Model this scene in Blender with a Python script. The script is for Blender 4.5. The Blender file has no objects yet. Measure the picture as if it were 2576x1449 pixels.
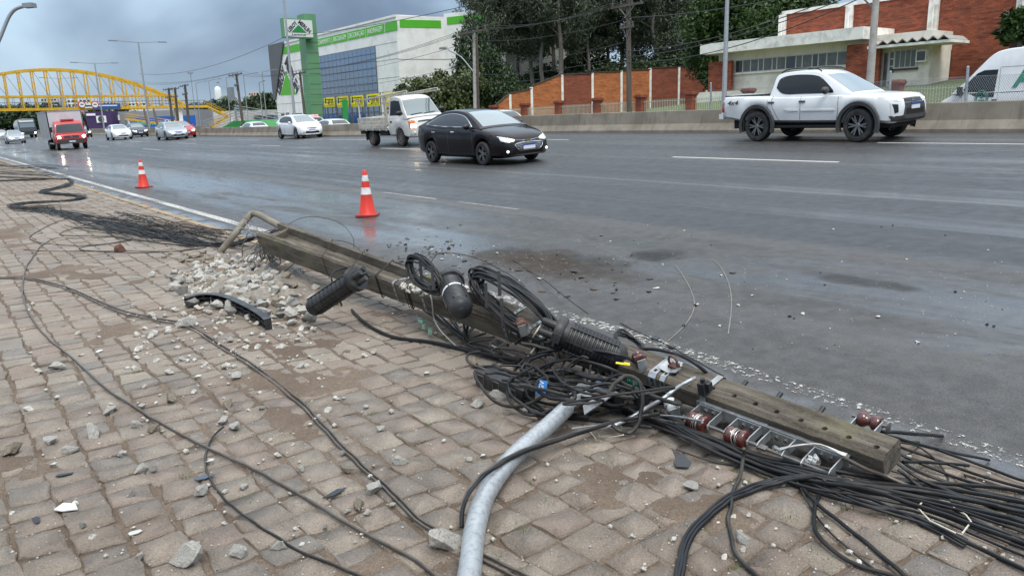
import bpy, bmesh, math, random
from math import sin, cos, pi, radians, sqrt, atan2
from mathutils import Vector, Matrix, noise as mnoise
from mathutils.geometry import tessellate_polygon
V = Vector
scene = bpy.context.scene
COL = scene.collection
rnd = random.Random(7)

# ------------------------------------------------------------------ camera
# world frame: X = metres across the carriageway from its painted edge line,
# Y = metres along the road (towards the footbridge), Z up.
PW, PH, FPX = 2576.0, 1449.0, 1900.0
CAM = V((-4.05, 0.0, 1.65))
PITCH, ROLL, YAW = radians(12.92), radians(1.8), radians(37.41)
_h = V((sin(YAW), cos(YAW), 0)); _r0 = V((cos(YAW), -sin(YAW), 0))
C_FWD = _h*cos(PITCH) + V((0, 0, -sin(PITCH)))
_u0 = _h*sin(PITCH) + V((0, 0, cos(PITCH)))
C_RT = _r0*cos(ROLL) - _u0*sin(ROLL)
C_UP = _r0*sin(ROLL) + _u0*cos(ROLL)
cd = bpy.data.cameras.new('camera'); co = bpy.data.objects.new('camera', cd); COL.objects.link(co)
cd.sensor_width = 36.0; cd.lens = FPX/PW*36.0; cd.clip_start = 0.05; cd.clip_end = 6000
co.matrix_world = Matrix(((C_RT.x, C_UP.x, -C_FWD.x, CAM.x), (C_RT.y, C_UP.y, -C_FWD.y, CAM.y),
                          (C_RT.z, C_UP.z, -C_FWD.z, CAM.z), (0, 0, 0, 1)))
scene.camera = co

# ------------------------------------------------------------------ world: heavy broken cloud
SUN_EL, SUN_AZ = radians(58), radians(200)      # azimuth measured from +Y towards +X
world = bpy.data.worlds.new('World'); scene.world = world; world.use_nodes = True
wn = world.node_tree.nodes; wl = world.node_tree.links; wn.clear()
def W(t, **k):
    n = wn.new(t)
    for a, b in k.items(): setattr(n, a, b)
    return n
wout = W('ShaderNodeOutputWorld'); wbg = W('ShaderNodeBackground'); wbg.inputs[1].default_value = 0.1
sky = W('ShaderNodeTexSky', sky_type='NISHITA', sun_disc=False, sun_elevation=SUN_EL, sun_rotation=SUN_AZ)
tc = W('ShaderNodeTexCoord'); sep = W('ShaderNodeSeparateXYZ'); wl.new(tc.outputs['Generated'], sep.inputs[0])
zz = W('ShaderNodeMath', operation='MAXIMUM'); wl.new(sep.outputs[2], zz.inputs[0]); zz.inputs[1].default_value = 0.0
za = W('ShaderNodeMath', operation='ADD'); wl.new(zz.outputs[0], za.inputs[0]); za.inputs[1].default_value = 0.42
dv = []
for i in (0, 1):
    m = W('ShaderNodeMath', operation='DIVIDE'); wl.new(sep.outputs[i], m.inputs[0]); wl.new(za.outputs[0], m.inputs[1]); dv.append(m)
cmb = W('ShaderNodeCombineXYZ'); wl.new(dv[0].outputs[0], cmb.inputs[0]); wl.new(dv[1].outputs[0], cmb.inputs[1])
SKY_OFF = (0.0, 2.5, 0.0)
def cloud(scale, det, rough, off, lo, hi, dist=0.0):
    mp = W('ShaderNodeMapping'); wl.new(cmb.outputs[0], mp.inputs[0]); mp.inputs['Location'].default_value = off
    mp.inputs['Rotation'].default_value = (0, 0, radians(-30)); mp.inputs['Scale'].default_value = (1.0, 0.75, 1.0)
    n = W('ShaderNodeTexNoise'); wl.new(mp.outputs[0], n.inputs['Vector']); n.inputs['Scale'].default_value = scale
    n.inputs['Detail'].default_value = det; n.inputs['Roughness'].default_value = rough; n.inputs['Distortion'].default_value = dist
    r = W('ShaderNodeMapRange', interpolation_type='SMOOTHSTEP'); wl.new(n.outputs[0], r.inputs[0])
    r.inputs[1].default_value = lo; r.inputs[2].default_value = hi
    return r
def wmix(f, a, b, fac=None):
    m = W('ShaderNodeMix', data_type='RGBA')
    if f is not None: wl.new(f, m.inputs[0])
    else: m.inputs[0].default_value = fac
    for i, s in ((6, a), (7, b)):
        if isinstance(s, tuple): m.inputs[i].default_value = (*s, 1)
        else: wl.new(s, m.inputs[i])
    return m.outputs[2]
c_big = cloud(0.95, 5, 0.48, SKY_OFF, 0.44, 0.62, 0.35)
c_fin = cloud(2.6, 6, 0.5, (3.1, 1.7, 0), 0.30, 0.70, 0.4)
haze_col = wmix(None, sky.outputs[0], (4.5, 5.85, 7.1), 0.8)      # thin bright cloud over the blue
mid = wmix(c_fin.outputs[0], haze_col, (3.3, 4.4, 5.6))
dark = wmix(c_fin.outputs[0], (1.75, 2.4, 3.35), (1.15, 1.6, 2.3))
hz_ = W('ShaderNodeMapRange', interpolation_type='SMOOTHSTEP'); wl.new(sep.outputs[2], hz_.inputs[0]); hz_.inputs[1].default_value = 0.0; hz_.inputs[2].default_value = 0.13; hz_.inputs[3].default_value = 0.2
bm_ = W('ShaderNodeMath', operation='MULTIPLY'); wl.new(c_big.outputs[0], bm_.inputs[0]); wl.new(hz_.outputs[0], bm_.inputs[1])
cl = wmix(bm_.outputs[0], mid, dark)
# an overcast dome is brighter towards the zenith
zr = W('ShaderNodeMapRange'); wl.new(sep.outputs[2], zr.inputs[0]); zr.inputs[1].default_value = 0.0; zr.inputs[2].default_value = 1.0
zr.inputs[3].default_value = 0.72; zr.inputs[4].default_value = 3.4
zg = W('ShaderNodeMapRange'); wl.new(sep.outputs[2], zg.inputs[0]); zg.inputs[1].default_value = 0.25; zg.inputs[2].default_value = 0.8; zg.inputs[4].default_value = 0.75
bw = W('ShaderNodeRGBToBW'); wl.new(cl, bw.inputs[0]); cl = wmix(zg.outputs[0], cl, bw.outputs[0])
vm = W('ShaderNodeVectorMath', operation='SCALE'); wl.new(cl, vm.inputs[0]); wl.new(zr.outputs[0], vm.inputs['Scale'])
wl.new(vm.outputs[0], wbg.inputs[0]); wl.new(wbg.outputs[0], wout.inputs[0])

# ------------------------------------------------------------------ sun behind cloud, exposure
sl = bpy.data.lights.new('sun', 'SUN'); sl.energy = 1.5; sl.angle = radians(25); sl.color = (1.0, 0.97, 0.92)
so = bpy.data.objects.new('sun', sl); COL.objects.link(so)
sd = V((sin(SUN_AZ)*cos(SUN_EL), cos(SUN_AZ)*cos(SUN_EL), sin(SUN_EL)))
so.rotation_euler = sd.to_track_quat('Z', 'Y').to_euler(); so.location = (0, 0, 60)
scene.view_settings.view_transform = 'Standard'; scene.view_settings.look = 'None'
scene.view_settings.exposure = 0.6; scene.view_settings.gamma = 1.0; scene.view_settings.use_curve_mapping = False
try:
    scene.cycles.max_bounces = 6; scene.cycles.transparent_max_bounces = 8; scene.cycles.caustics_reflective = False; scene.cycles.caustics_refractive = False
except Exception: pass

# ------------------------------------------------------------------ from a picture point to a place
def ray(x, y): return C_FWD + C_RT*((x-PW/2)/FPX) - C_UP*((y-PH/2)/FPX)
def pt(x, y, D): return CAM + ray(x, y)*D
def at(x, y, z=0.1):
    d = ray(x, y); return CAM + d*((z-CAM.z)/d.z)
def ss(a, b, x):
    t = max(0.0, min(1.0, (x-a)/(b-a))); return t*t*(3-2*t)
KERB0, KERB1 = -0.74, -0.58           # kerb from pavement side to road side
PAVE = 0.10
def road_z(s, a):
    k = 0.041 + (0.033-0.041)*ss(15, 70, a)
    z = k*s if s > 0 else 0.02*s
    return z + 0.16*ss(9, 14.5, s)*(1-ss(22, 50, a))
def gz(s, a): return PAVE if s < KERB1 else road_z(s, a)
def ground(x, y, up=0.0):
    d = ray(x, y); p = at(x, y, PAVE+up)
    if p.x < KERB1 and d.z < 0: return p
    lo, hi = 1.0, 400.0
    for _ in range(50):
        m = (lo+hi)/2; q = CAM + d*m
        if q.z > road_z(q.x, q.y)+up: lo = m
        else: hi = m
    return CAM + d*((lo+hi)/2)
def on_v(x, y, A, B):
    """where the sight line meets the upright plane through plan points A and B"""
    d = ray(x, y); t = V((B[0]-A[0], B[1]-A[1])); nx, ny = -t.y, t.x
    k = ((A[0]-CAM.x)*nx + (A[1]-CAM.y)*ny)/(d.x*nx + d.y*ny)
    return CAM + d*k
def on_x(x, y, X): return on_v(x, y, (X, 0), (X, 1))

# ------------------------------------------------------------------ mesh helper
class MB:
    def __init__(s): s.v = []; s.f = []; s.m = []; s.mi = 0
    def add(s, vs, fs):
        b = len(s.v); s.v += [tuple(p) for p in vs]; s.f += [tuple(b+i for i in f) for f in fs]; s.m += [s.mi]*len(fs); return s
    def box(s, c, d, M=None):
        x, y, z = d[0]/2, d[1]/2, d[2]/2
        vs = [V((a*x, b*y, e*z)) for a in (-1, 1) for b in (-1, 1) for e in (-1, 1)]
        if M is not None: vs = [M @ p for p in vs]
        vs = [p+V(c) for p in vs]
        return s.add(vs, [(0, 1, 3, 2), (4, 6, 7, 5), (0, 4, 5, 1), (2, 3, 7, 6), (0, 2, 6, 4), (1, 5, 7, 3)])
    def hexa(s, p):      # eight points: bottom loop of four, top loop of four
        return s.add(p, [(3, 2, 1, 0), (4, 5, 6, 7), (0, 1, 5, 4), (1, 2, 6, 5), (2, 3, 7, 6), (3, 0, 4, 7)])
    def bb(s, lo, hi): return s.box([(a+b)/2 for a, b in zip(lo, hi)], [abs(b-a) for a, b in zip(lo, hi)])
    def beam(s, p, q, w, h, up=V((0, 0, 1))):
        p, q = V(p), V(q); d = (q-p); L = d.length
        if L < 1e-6: return s
        d /= L; sx = d.cross(up)
        if sx.length < 1e-4: sx = d.cross(V((1, 0, 0)))
        sx.normalize(); uz = sx.cross(d)
        a, b = sx*w/2, uz*h/2
        return s.hexa([p-a-b, p+a-b, q+a-b, q-a-b, p-a+b, p+a+b, q+a+b, q-a+b])
    def tube(s, pts, r, n=6, cap=True, close=False):
        pts = [V(p) for p in pts]; N = len(pts)
        if N < 2: return s
        rs = r if isinstance(r, (list, tuple)) else [r]*N
        vs = []; prev = None
        for i, p in enumerate(pts):
            a = pts[(i-1) % N] if (close or i) else p; b = pts[(i+1) % N] if (close or i < N-1) else p
            t = b-a
            if t.length < 1e-9: t = V((0, 0, 1))
            t.normalize()
            if prev is None:
                q = t.cross(V((0, 0, 1)))
                if q.length < 1e-3: q = t.cross(V((1, 0, 0)))
            else: q = prev - t*prev.dot(t)
            if q.length < 1e-6: q = t.orthogonal()
            q.normalize(); prev = q; w = t.cross(q)
            vs += [p + (q*cos(2*pi*j/n) + w*sin(2*pi*j/n))*rs[i] for j in range(n)]
        fs = []
        for i in range(N if close else N-1):
            k = (i+1) % N
            fs += [(i*n+j, i*n+(j+1) % n, k*n+(j+1) % n, k*n+j) for j in range(n)]
        if cap and not close: fs += [tuple(range(n-1, -1, -1)), tuple((N-1)*n+j for j in range(n))]
        return s.add(vs, fs)
    def cyl(s, p, q, r, r2=None, n=10): return s.tube([p, q], [r, r if r2 is None else r2], n)
    def lathe(s, prof, o=(0, 0, 0), M=None, n=16, cap=True):
        """profile of (radius, height) turned about local Z, placed by M and o"""
        vs = []
        for r, h in prof:
            for j in range(n):
                p = V((r*cos(2*pi*j/n), r*sin(2*pi*j/n), h)); p = (M @ p) if M is not None else p; vs.append(p+V(o))
        fs = [(i*n+j, i*n+(j+1) % n, (i+1)*n+(j+1) % n, (i+1)*n+j) for i in range(len(prof)-1) for j in range(n)]
        if cap and prof[0][0] > 1e-5: fs.append(tuple(range(n-1, -1, -1)))
        if cap and prof[-1][0] > 1e-5: fs.append(tuple((len(prof)-1)*n+j for j in range(n)))
        return s.add(vs, fs)
    def prism(s, poly, d, F=None):
        """polygon of 3-D points pushed through by the vector d"""
        poly = [V(p) for p in poly]; d = V(d); n = len(poly)
        tri = tessellate_polygon([poly])
        fs = [tuple(t) for t in tri] + [tuple(n+i for i in reversed(t)) for t in tri]
        fs += [(i, (i+1) % n, n+(i+1) % n, n+i) for i in range(n)]
        return s.add(poly+[p+d for p in poly], fs)
    def grid(s, rows, close=False):
        n = len(rows[0]); vs = [p for r in rows for p in r]
        fs = [(i*n+j, i*n+j+1, (i+1)*n+j+1, (i+1)*n+j) for i in range(len(rows)-1) for j in range(n-1)]
        if close: fs += [(i*n+n-1, i*n, (i+1)*n, (i+1)*n+n-1) for i in range(len(rows)-1)]
        return s.add(vs, fs)
    def blob(s, c, r, seed, n=2, sq=(1, 1, 1), rough=0.35, flat=0.0):
        bm = bmesh.new(); bmesh.ops.create_icosphere(bm, subdivisions=n, radius=1.0)
        o = V((seed*3.17, seed*1.71, seed*0.37)); c = V(c); vs = []
        for v in bm.verts:
            p = v.co.copy(); k = 1 + rough*mnoise.noise(p*1.2+o)*1.6 + rough*0.5*mnoise.noise(p*3.1+o)
            p = V((p.x*sq[0], p.y*sq[1], p.z*sq[2]))*(r*k); vs.append(c+p)
        fs = [tuple(v.index for v in f.verts) for f in bm.faces]; bm.free()
        return s.add(vs, fs)
    def mesh(s, name, mats, smooth=None, fix=True):
        me = bpy.data.meshes.new(name); me.from_pydata(s.v, [], s.f)
        for m in (mats if isinstance(mats, (list, tuple)) else [mats]): me.materials.append(m)
        if len(set(s.m)) > 1 or s.mi: me.polygons.foreach_set('material_index', s.m)
        me.update()
        if fix or smooth:
            bm = bmesh.new(); bm.from_mesh(me)
            if fix: bmesh.ops.recalc_face_normals(bm, faces=bm.faces)
            if smooth:
                th = radians(smooth)
                for f in bm.faces: f.smooth = True
                for e in bm.edges: e.smooth = len(e.link_faces) == 2 and e.calc_face_angle(0) < th
            bm.to_mesh(me); bm.free()
        return me
    def build(s, name, mats, parent=None, smooth=None, fix=True):
        o = bpy.data.objects.new(name, s.mesh(name, mats, smooth, fix)); COL.objects.link(o)
        if parent is not None: o.parent = parent
        return o
def tag(o, label=None, cat=None, group=None, kind=None):
    if label: o['label'] = label
    if cat: o['category'] = cat
    if group: o['group'] = group
    if kind: o['kind'] = kind
    return o
def thing(name, label, cat, loc=(0, 0, 0), rz=0.0, group=None, M=None):
    o = bpy.data.objects.new(name, None); COL.objects.link(o); o.empty_display_size = 0.1
    if M is not None: o.matrix_world = M
    else: o.location = loc; o.rotation_euler = (0, 0, rz)
    return tag(o, label, cat, group)
def inst(me, name, parent=None, loc=(0, 0, 0), rot=(0, 0, 0), sc=(1, 1, 1)):
    o = bpy.data.objects.new(name, me); COL.objects.link(o); o.location = loc; o.rotation_euler = rot; o.scale = sc
    if parent is not None: o.parent = parent
    return o
def copy_tree(o, parent=None):
    c = o.copy(); COL.objects.link(c); c.parent = parent
    for ch in list(o.children): copy_tree(ch, c)
    return c
def text_mesh(txt, size=1.0, depth=0.01, bold=0.0, shear=0.0, sx=1.0):
    cu = bpy.data.curves.new('t', 'FONT'); cu.body = txt; cu.size = size; cu.extrude = depth; cu.offset = bold; cu.shear = shear
    cu.align_x = 'CENTER'; cu.align_y = 'CENTER'; cu.resolution_u = 2
    o = bpy.data.objects.new('t', cu); COL.objects.link(o); dg = bpy.context.evaluated_depsgraph_get()
    me = bpy.data.meshes.new_from_object(o.evaluated_get(dg)); bpy.data.objects.remove(o); bpy.data.curves.remove(cu)
    if sx != 1.0:
        for v in me.vertices: v.co.x *= sx
    return me
def frame(o, ex, ey, ez=None):
    ex = V(ex).normalized(); ez = ex.cross(V(ey)).normalized() if ez is None else V(ez).normalized(); ey = ez.cross(ex)
    return Matrix(((ex.x, ey.x, ez.x, o[0]), (ex.y, ey.y, ez.y, o[1]), (ex.z, ey.z, ez.z, o[2]), (0, 0, 0, 1)))
def put_text(txt, M, size, mat, name, parent, **k):
    me = text_mesh(txt, size, **k); me.materials.append(mat)
    o = bpy.data.objects.new(name, me); COL.objects.link(o)
    me.transform(M)
    o.parent = parent; return o
def spline(P, per=6):
    P = [V(p) for p in P]; out = []
    for i in range(len(P)-1):
        a = P[max(i-1, 0)]; b = P[i]; c = P[i+1]; d = P[min(i+2, len(P)-1)]
        for k in range(per):
            t = k/per; out.append(0.5*((2*b)+(c-a)*t+(2*a-5*b+4*c-d)*t*t+(3*b-a-3*c+d)*t**3))
    return out+[P[-1]]

# ------------------------------------------------------------------ materials
MATS = {}
def mat(name, col, rough=0.6, metal=0.0, var=0.0, vscale=6.0, bump=0.0, bscale=60.0, spec=0.5, coat=0.0, emit=None, es=0.0, dirt=None, dscale=3.0, damt=0.5, rvar=0.0, coord='Object', det=5, stretch=None):
    if name in MATS: return MATS[name]
    m = bpy.data.materials.new(name); m.use_nodes = True; nt = m.node_tree; b = nt.nodes['Principled BSDF']
    b.inputs['Base Color'].default_value = (*col, 1); b.inputs['Roughness'].default_value = rough; b.inputs['Metallic'].default_value = metal
    b.inputs['Specular IOR Level'].default_value = spec; b.inputs['Coat Weight'].default_value = coat; b.inputs['Coat Roughness'].default_value = 0.05
    if emit: b.inputs['Emission Color'].default_value = (*emit, 1); b.inputs['Emission Strength'].default_value = es
    if var or bump or dirt or rvar:
        tcn = nt.nodes.new('ShaderNodeTexCoord'); vec = tcn.outputs[coord]
        if stretch:
            mp = nt.nodes.new('ShaderNodeMapping'); mp.inputs['Scale'].default_value = stretch; nt.links.new(vec, mp.inputs[0]); vec = mp.outputs[0]
        def nz(sc, d=det):
            n = nt.nodes.new('ShaderNodeTexNoise'); n.inputs['Scale'].default_value = sc; n.inputs['Detail'].default_value = d; n.inputs['Roughness'].default_value = 0.6
            nt.links.new(vec, n.inputs['Vector']); return n.outputs[0]
        cur = None
        if var:
            r = nt.nodes.new('ShaderNodeMapRange'); nt.links.new(nz(vscale), r.inputs[0]); r.inputs[1].default_value = 0.25; r.inputs[2].default_value = 0.75
            r.inputs[3].default_value = 1-var; r.inputs[4].default_value = 1+var
            x = nt.nodes.new('ShaderNodeVectorMath'); x.operation = 'SCALE'; x.inputs[0].default_value = col; nt.links.new(r.outputs[0], x.inputs['Scale']); cur = x.outputs[0]
        if dirt:
            r = nt.nodes.new('ShaderNodeMapRange'); nt.links.new(nz(dscale, 8), r.inputs[0]); r.inputs[1].default_value = 0.48; r.inputs[2].default_value = 0.66; r.inputs[4].default_value = damt
            x = nt.nodes.new('ShaderNodeMix'); x.data_type = 'RGBA'; nt.links.new(r.outputs[0], x.inputs[0])
            if cur is None: x.inputs[6].default_value = (*col, 1)
            else: nt.links.new(cur, x.inputs[6])
            x.inputs[7].default_value = (*dirt, 1); cur = x.outputs[2]
        if cur is not None: nt.links.new(cur, b.inputs['Base Color'])
        if rvar:
            r = nt.nodes.new('ShaderNodeMapRange'); nt.links.new(nz(vscale*1.7), r.inputs[0]); r.inputs[1].default_value = 0.3; r.inputs[2].default_value = 0.7
            r.inputs[3].default_value = max(0.02, rough-rvar); r.inputs[4].default_value = min(1, rough+rvar); nt.links.new(r.outputs[0], b.inputs['Roughness'])
        if bump:
            bn = nt.nodes.new('ShaderNodeBump'); bn.inputs['Strength'].default_value = 1.0; bn.inputs['Distance'].default_value = bump
            nt.links.new(nz(bscale), bn.inputs['Height']); nt.links.new(bn.outputs[0], b.inputs['Normal'])
    MATS[name] = m; return m
def nodes(name):
    m = bpy.data.materials.new(name); m.use_nodes = True; MATS[name] = m
    return m, m.node_tree, m.node_tree.nodes['Principled BSDF']
class NT:
    """small node-tree writer"""
    def __init__(s, nt): s.t = nt; s.n = nt.nodes; s.l = nt.links
    def _in(s, sock, v):
        if hasattr(v, 'is_linked') or hasattr(v, 'links'): s.l.new(v, sock)
        elif isinstance(v, tuple): sock.default_value = (*v, 1) if len(v) == 3 and sock.type == 'RGBA' else v
        else: sock.default_value = v
    def co(s, k='Object', sc=None, loc=None, rot=None):
        o = s.n.new('ShaderNodeTexCoord').outputs[k]
        if sc or loc or rot:
            m = s.n.new('ShaderNodeMapping'); s.l.new(o, m.inputs[0])
            if sc: m.inputs['Scale'].default_value = sc
            if loc: m.inputs['Location'].default_value = loc
            if rot: m.inputs['Rotation'].default_value = rot
            o = m.outputs[0]
        return o
    def noise(s, vec, sc, det=5, rough=0.55, dist=0.0):
        n = s.n.new('ShaderNodeTexNoise'); s.l.new(vec, n.inputs['Vector']); n.inputs['Scale'].default_value = sc
        n.inputs['Detail'].default_value = det; n.inputs['Roughness'].default_value = rough; n.inputs['Distortion'].default_value = dist; return n.outputs[0]
    def vor(s, vec, sc, out='Distance'):
        n = s.n.new('ShaderNodeTexVoronoi'); s.l.new(vec, n.inputs['Vector']); n.inputs['Scale'].default_value = sc; return n.outputs[out]
    def rng(s, x, a, b, c=0.0, d=1.0, sm=True):
        n = s.n.new('ShaderNodeMapRange'); s._in(n.inputs[0], x)
        if sm: n.interpolation_type = 'SMOOTHSTEP'
        for i, v in zip((1, 2, 3, 4), (a, b, c, d)): n.inputs[i].default_value = v
        return n.outputs[0]
    def mix(s, f, a, b, bt='MIX'):
        n = s.n.new('ShaderNodeMix'); n.data_type = 'RGBA'; n.blend_type = bt
        s._in(n.inputs[0], f); s._in(n.inputs[6], a); s._in(n.inputs[7], b); return n.outputs[2]
    def mth(s, op, a, b=None, c=None):
        n = s.n.new('ShaderNodeMath'); n.operation = op; s._in(n.inputs[0], a)
        if b is not None: s._in(n.inputs[1], b)
        if c is not None: s._in(n.inputs[2], c)
        return n.outputs[0]
    def sep(s, v):
        n = s.n.new('ShaderNodeSeparateXYZ'); s.l.new(v, n.inputs[0]); return n.outputs
    def bump(s, h, dist, nrm=None):
        n = s.n.new('ShaderNodeBump'); n.inputs['Strength'].default_value = 1.0; n.inputs['Distance'].default_value = dist; s.l.new(h, n.inputs['Height']); 
        if nrm is not None: s.l.new(nrm, n.inputs['Normal'])
        return n.outputs[0]
    def rand(s): return s.n.new('ShaderNodeObjectInfo').outputs['Random']
# ================================================================== THE SETTING
def sheet(name, xs, ys, zf, m, kind='structure', parent=None, smooth=True):
    me = bpy.data.meshes.new(name); nx, ny = len(xs), len(ys)
    me.from_pydata([(x, y, zf(x, y)) for y in ys for x in xs], [], [(j*nx+i, j*nx+i+1, (j+1)*nx+i+1, (j+1)*nx+i) for j in range(ny-1) for i in range(nx-1)])
    me.materials.append(m)
    if smooth: me.polygons.foreach_set('use_smooth', [True]*len(me.polygons))
    o = bpy.data.objects.new(name, me); COL.objects.link(o)
    if parent is None: tag(o, kind=kind)
    else: o.parent = parent
    return o
def lin(a, b, n): return [a+(b-a)*i/n for i in range(n+1)]

# ---- asphalt: old grey lane beside the kerb, newer dark lanes beyond, damp, with a running film of water
m_road, _t, bs = nodes('wet_asphalt'); N = NT(_t)
P = N.co(); S = N.sep(P); sx, sy = S[0], S[1]
wob = N.noise(N.co(sc=(0.2, 0.5, 1)), 1.0, 4)
sw = N.mth('ADD', sx, N.mth('MULTIPLY', N.mth('SUBTRACT', wob, 0.5), 0.35))
newm = N.rng(sw, 3.52, 3.66)
fine = N.noise(P, 90, 3, 0.7); med = N.noise(P, 7, 5, 0.6); grit = N.vor(P, 160)
old = N.mix(N.rng(med, 0.3, 0.7), (0.054, 0.049, 0.044), (0.088, 0.080, 0.072))
new = N.mix(N.rng(med, 0.3, 0.7), (0.036, 0.036, 0.037), (0.058, 0.058, 0.059))
col = N.mix(newm, old, new)
streak = N.noise(N.co(sc=(1.6, 0.045, 1)), 1.0, 6, 0.6)
col = N.mix(N.rng(streak, 0.42, 0.72, 0, 0.55), col, (0.115, 0.108, 0.102))
for c0, w_ in ((7.15, 0.10), (10.6, 0.05), (5.1, 0.05)):        # paving joints between lanes
    jn = N.rng(N.mth('ABSOLUTE', N.mth('SUBTRACT', sw, c0)), 0.0, w_, 1.0, 0.0)
    col = N.mix(N.mth('MULTIPLY', jn, N.rng(streak, 0.3, 0.55)), col, (0.13, 0.128, 0.125))
# tyre-polished darker tracks
trk = N.noise(N.co(sc=(1.1, 0.02, 1), loc=(3, 0, 0)), 1.0, 3)
col = N.mix(N.rng(trk, 0.5, 0.7, 0, 0.45), col, (0.026, 0.027, 0.03))
# dark oily, muddy spill in the kerb lane
def spot(cx, cy, rx, ry, k=0.55):
    d = N.mth('ADD', N.mth('POWER', N.mth('DIVIDE', N.mth('SUBTRACT', sx, cx), rx), 2.0), N.mth('POWER', N.mth('DIVIDE', N.mth('SUBTRACT', sy, cy), ry), 2.0))
    d = N.mth('ADD', d, N.mth('MULTIPLY', N.mth('SUBTRACT', N.noise(P, 3.0, 6, 0.65), 0.5), 3.2))
    return N.rng(d, -0.3, 1.9, min(1.0, k*1.5), 0.0)
SP = []
for px_, py_, rx, ry, k in ((1390, 662, 0.55, 1.1, 0.8), (1290, 650, 0.3, 0.6, .7), (1660, 642, 0.30, 0.30, 0.75), (2160, 708, 0.16, 0.5, 0.5), (1500, 655, 0.22, 0.5, 0.35)):
    g = ground(px_, py_); SP.append(spot(g.x, g.y, rx, ry, k))
spm = SP[0]
for q in SP[1:]: spm = N.mth('MAXIMUM', spm, q)
for i, q in enumerate(SP): col = N.mix(q, col, (0.036, 0.023, 0.012) if i in (0, 1) else (0.014, 0.014, 0.014))
col = N.mix(N.rng(fine, 0.42, 0.72, 0, 0.65), col, (0.010, 0.010, 0.011)); col = N.mix(N.rng(N.vor(P, 55), 0.03, 0.16, 0.7, 0.0), col, (0.20, 0.19, 0.175)); col = N.mix(N.rng(N.noise(P, 28, 4, .7), .56, .68, 0, .45), col, (0.016, 0.015, 0.015))
_t.links.new(col, bs.inputs['Base Color'])
# water film: a long puddle along the kerb lane, thinner damp elsewhere
wn1 = N.noise(N.co(sc=(0.75, 0.10, 1)), 1.0, 5, 0.6, 0.4)
band = N.mth('MULTIPLY', N.rng(sx, 0.25, 1.0), N.rng(sw, 3.4, 2.2))
far = N.rng(sy, 3.5, 10.0)
film = N.mth('MULTIPLY', N.mth('MULTIPLY', band, far), N.rng(wn1, 0.36, 0.56, 0, 0.8))
gut = N.mth('MULTIPLY', N.rng(sx, -0.1, -0.32), N.rng(N.noise(P, 2.2, 5), 0.4, 0.6))
near = N.mth('MULTIPLY', N.mth('MULTIPLY', N.rng(sx, 0.7, 1.4), N.rng(sx, 3.4, 2.6)), N.rng(N.noise(N.co(sc=(1.1, 0.22, 1), loc=(4, 2, 0)), 1.0, 6, 0.62, 0.5), 0.50, 0.60, 0, 0.55))
lane = N.mth('MULTIPLY', newm, N.rng(streak, 0.50, 0.66, 0.0, 0.35))
far2 = N.rng(sy, 45, 110, 0.0, 0.15)
wet = N.mth('MAXIMUM', N.mth('MAXIMUM', N.mth('MAXIMUM', film, gut), N.mth('MAXIMUM', near, lane)), far2)
rg = N.rng(N.noise(P, 4.0, 5), 0.3, 0.7, 0.40, 0.56)
wet = N.mth('MULTIPLY', wet, N.rng(spm, 0.1, 0.5, 1.0, 0.25)); rgw = N.mth('ADD', N.mth('MULTIPLY_ADD', wet, -0.28, rg), N.mth('MULTIPLY', spm, 0.35))
_t.links.new(rgw, bs.inputs['Roughness'])
bs.inputs['Specular IOR Level'].default_value = 0.36
_t.links.new(N.mth('MULTIPLY', wet, 0.9), bs.inputs['Coat Weight']); bs.inputs['Coat Roughness'].default_value = 0.13; bs.inputs['Coat IOR'].default_value = 1.33
# oil film on the wet lane
oil = N.mth('MULTIPLY', N.mth('MULTIPLY', N.rng(sx, 0.5, 1.0), N.rng(sx, 3.2, 2.4)), N.rng(N.noise(N.co(sc=(1.2, 0.45, 1)), 0.9, 6, 0.65, 1.2), 0.50, 0.60))
thick = N.mth('MULTIPLY', oil, N.rng(N.noise(N.co(sc=(1.5, 0.5, 1)), 1.2, 7, 0.6, 1.5), 0.3, 0.7, 120, 620, False))
_t.links.new(thick, bs.inputs['Thin Film Thickness']); bs.inputs['Thin Film IOR'].default_value = 1.46
hgt = N.mth('ADD', N.mth('MULTIPLY', grit, 0.5), N.mth('MULTIPLY', fine, 0.5))
bmp = N.n.new('ShaderNodeBump'); bmp.inputs['Distance'].default_value = 0.004; _t.links.new(hgt, bmp.inputs['Height']); _t.links.new(N.rng(wet, 0.0, 0.9, 0.75, 0.12), bmp.inputs['Strength'])
_t.links.new(bmp.outputs[0], bs.inputs['Normal'])
rip = N.bump(N.noise(N.co(sc=(1, 0.6, 1)), 2.2, 3), 0.0025); _t.links.new(rip, bs.inputs['Coat Normal'])

# ---- big ground sheet, carriageway, service road
m_earth = mat('earth', (0.10, 0.095, 0.085), 0.9, var=0.3, vscale=0.05)
m_asph2 = mat('service_asphalt', (0.085, 0.083, 0.08), 0.55, var=0.25, vscale=0.8, bump=0.003, bscale=80, rvar=0.12)
sheet('ground', lin(-900, 3000, 6), lin(-600, 3500, 6), lambda x, y: -0.45, m_earth)
BX = 17.05                                    # road-side toe of the concrete barrier
xs = [KERB1+0.02, -0.3, 0, 0.5, 1.2, 2.4, 3.6, 5, 7, 9, 10, 11, 12, 13, 14, 15, 16.2, BX+0.2, BX+0.6]
ys = lin(-30, 0, 6)+lin(0, 60, 40)[1:]+lin(60, 200, 14)[1:]+lin(200, 520, 8)[1:]
sheet('road', xs, ys, road_z, m_road)
def serv0(x, y): return road_z(BX, y)+0.02+0.012*(x-BX)
def serv_z(x, y): return serv0(x, y)-0.42*ss(BX, BX+1.5, x)
sheet('service_road', [BX+0.62, 20, 23, 26, 28.4], ys, serv_z, m_asph2)

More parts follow.
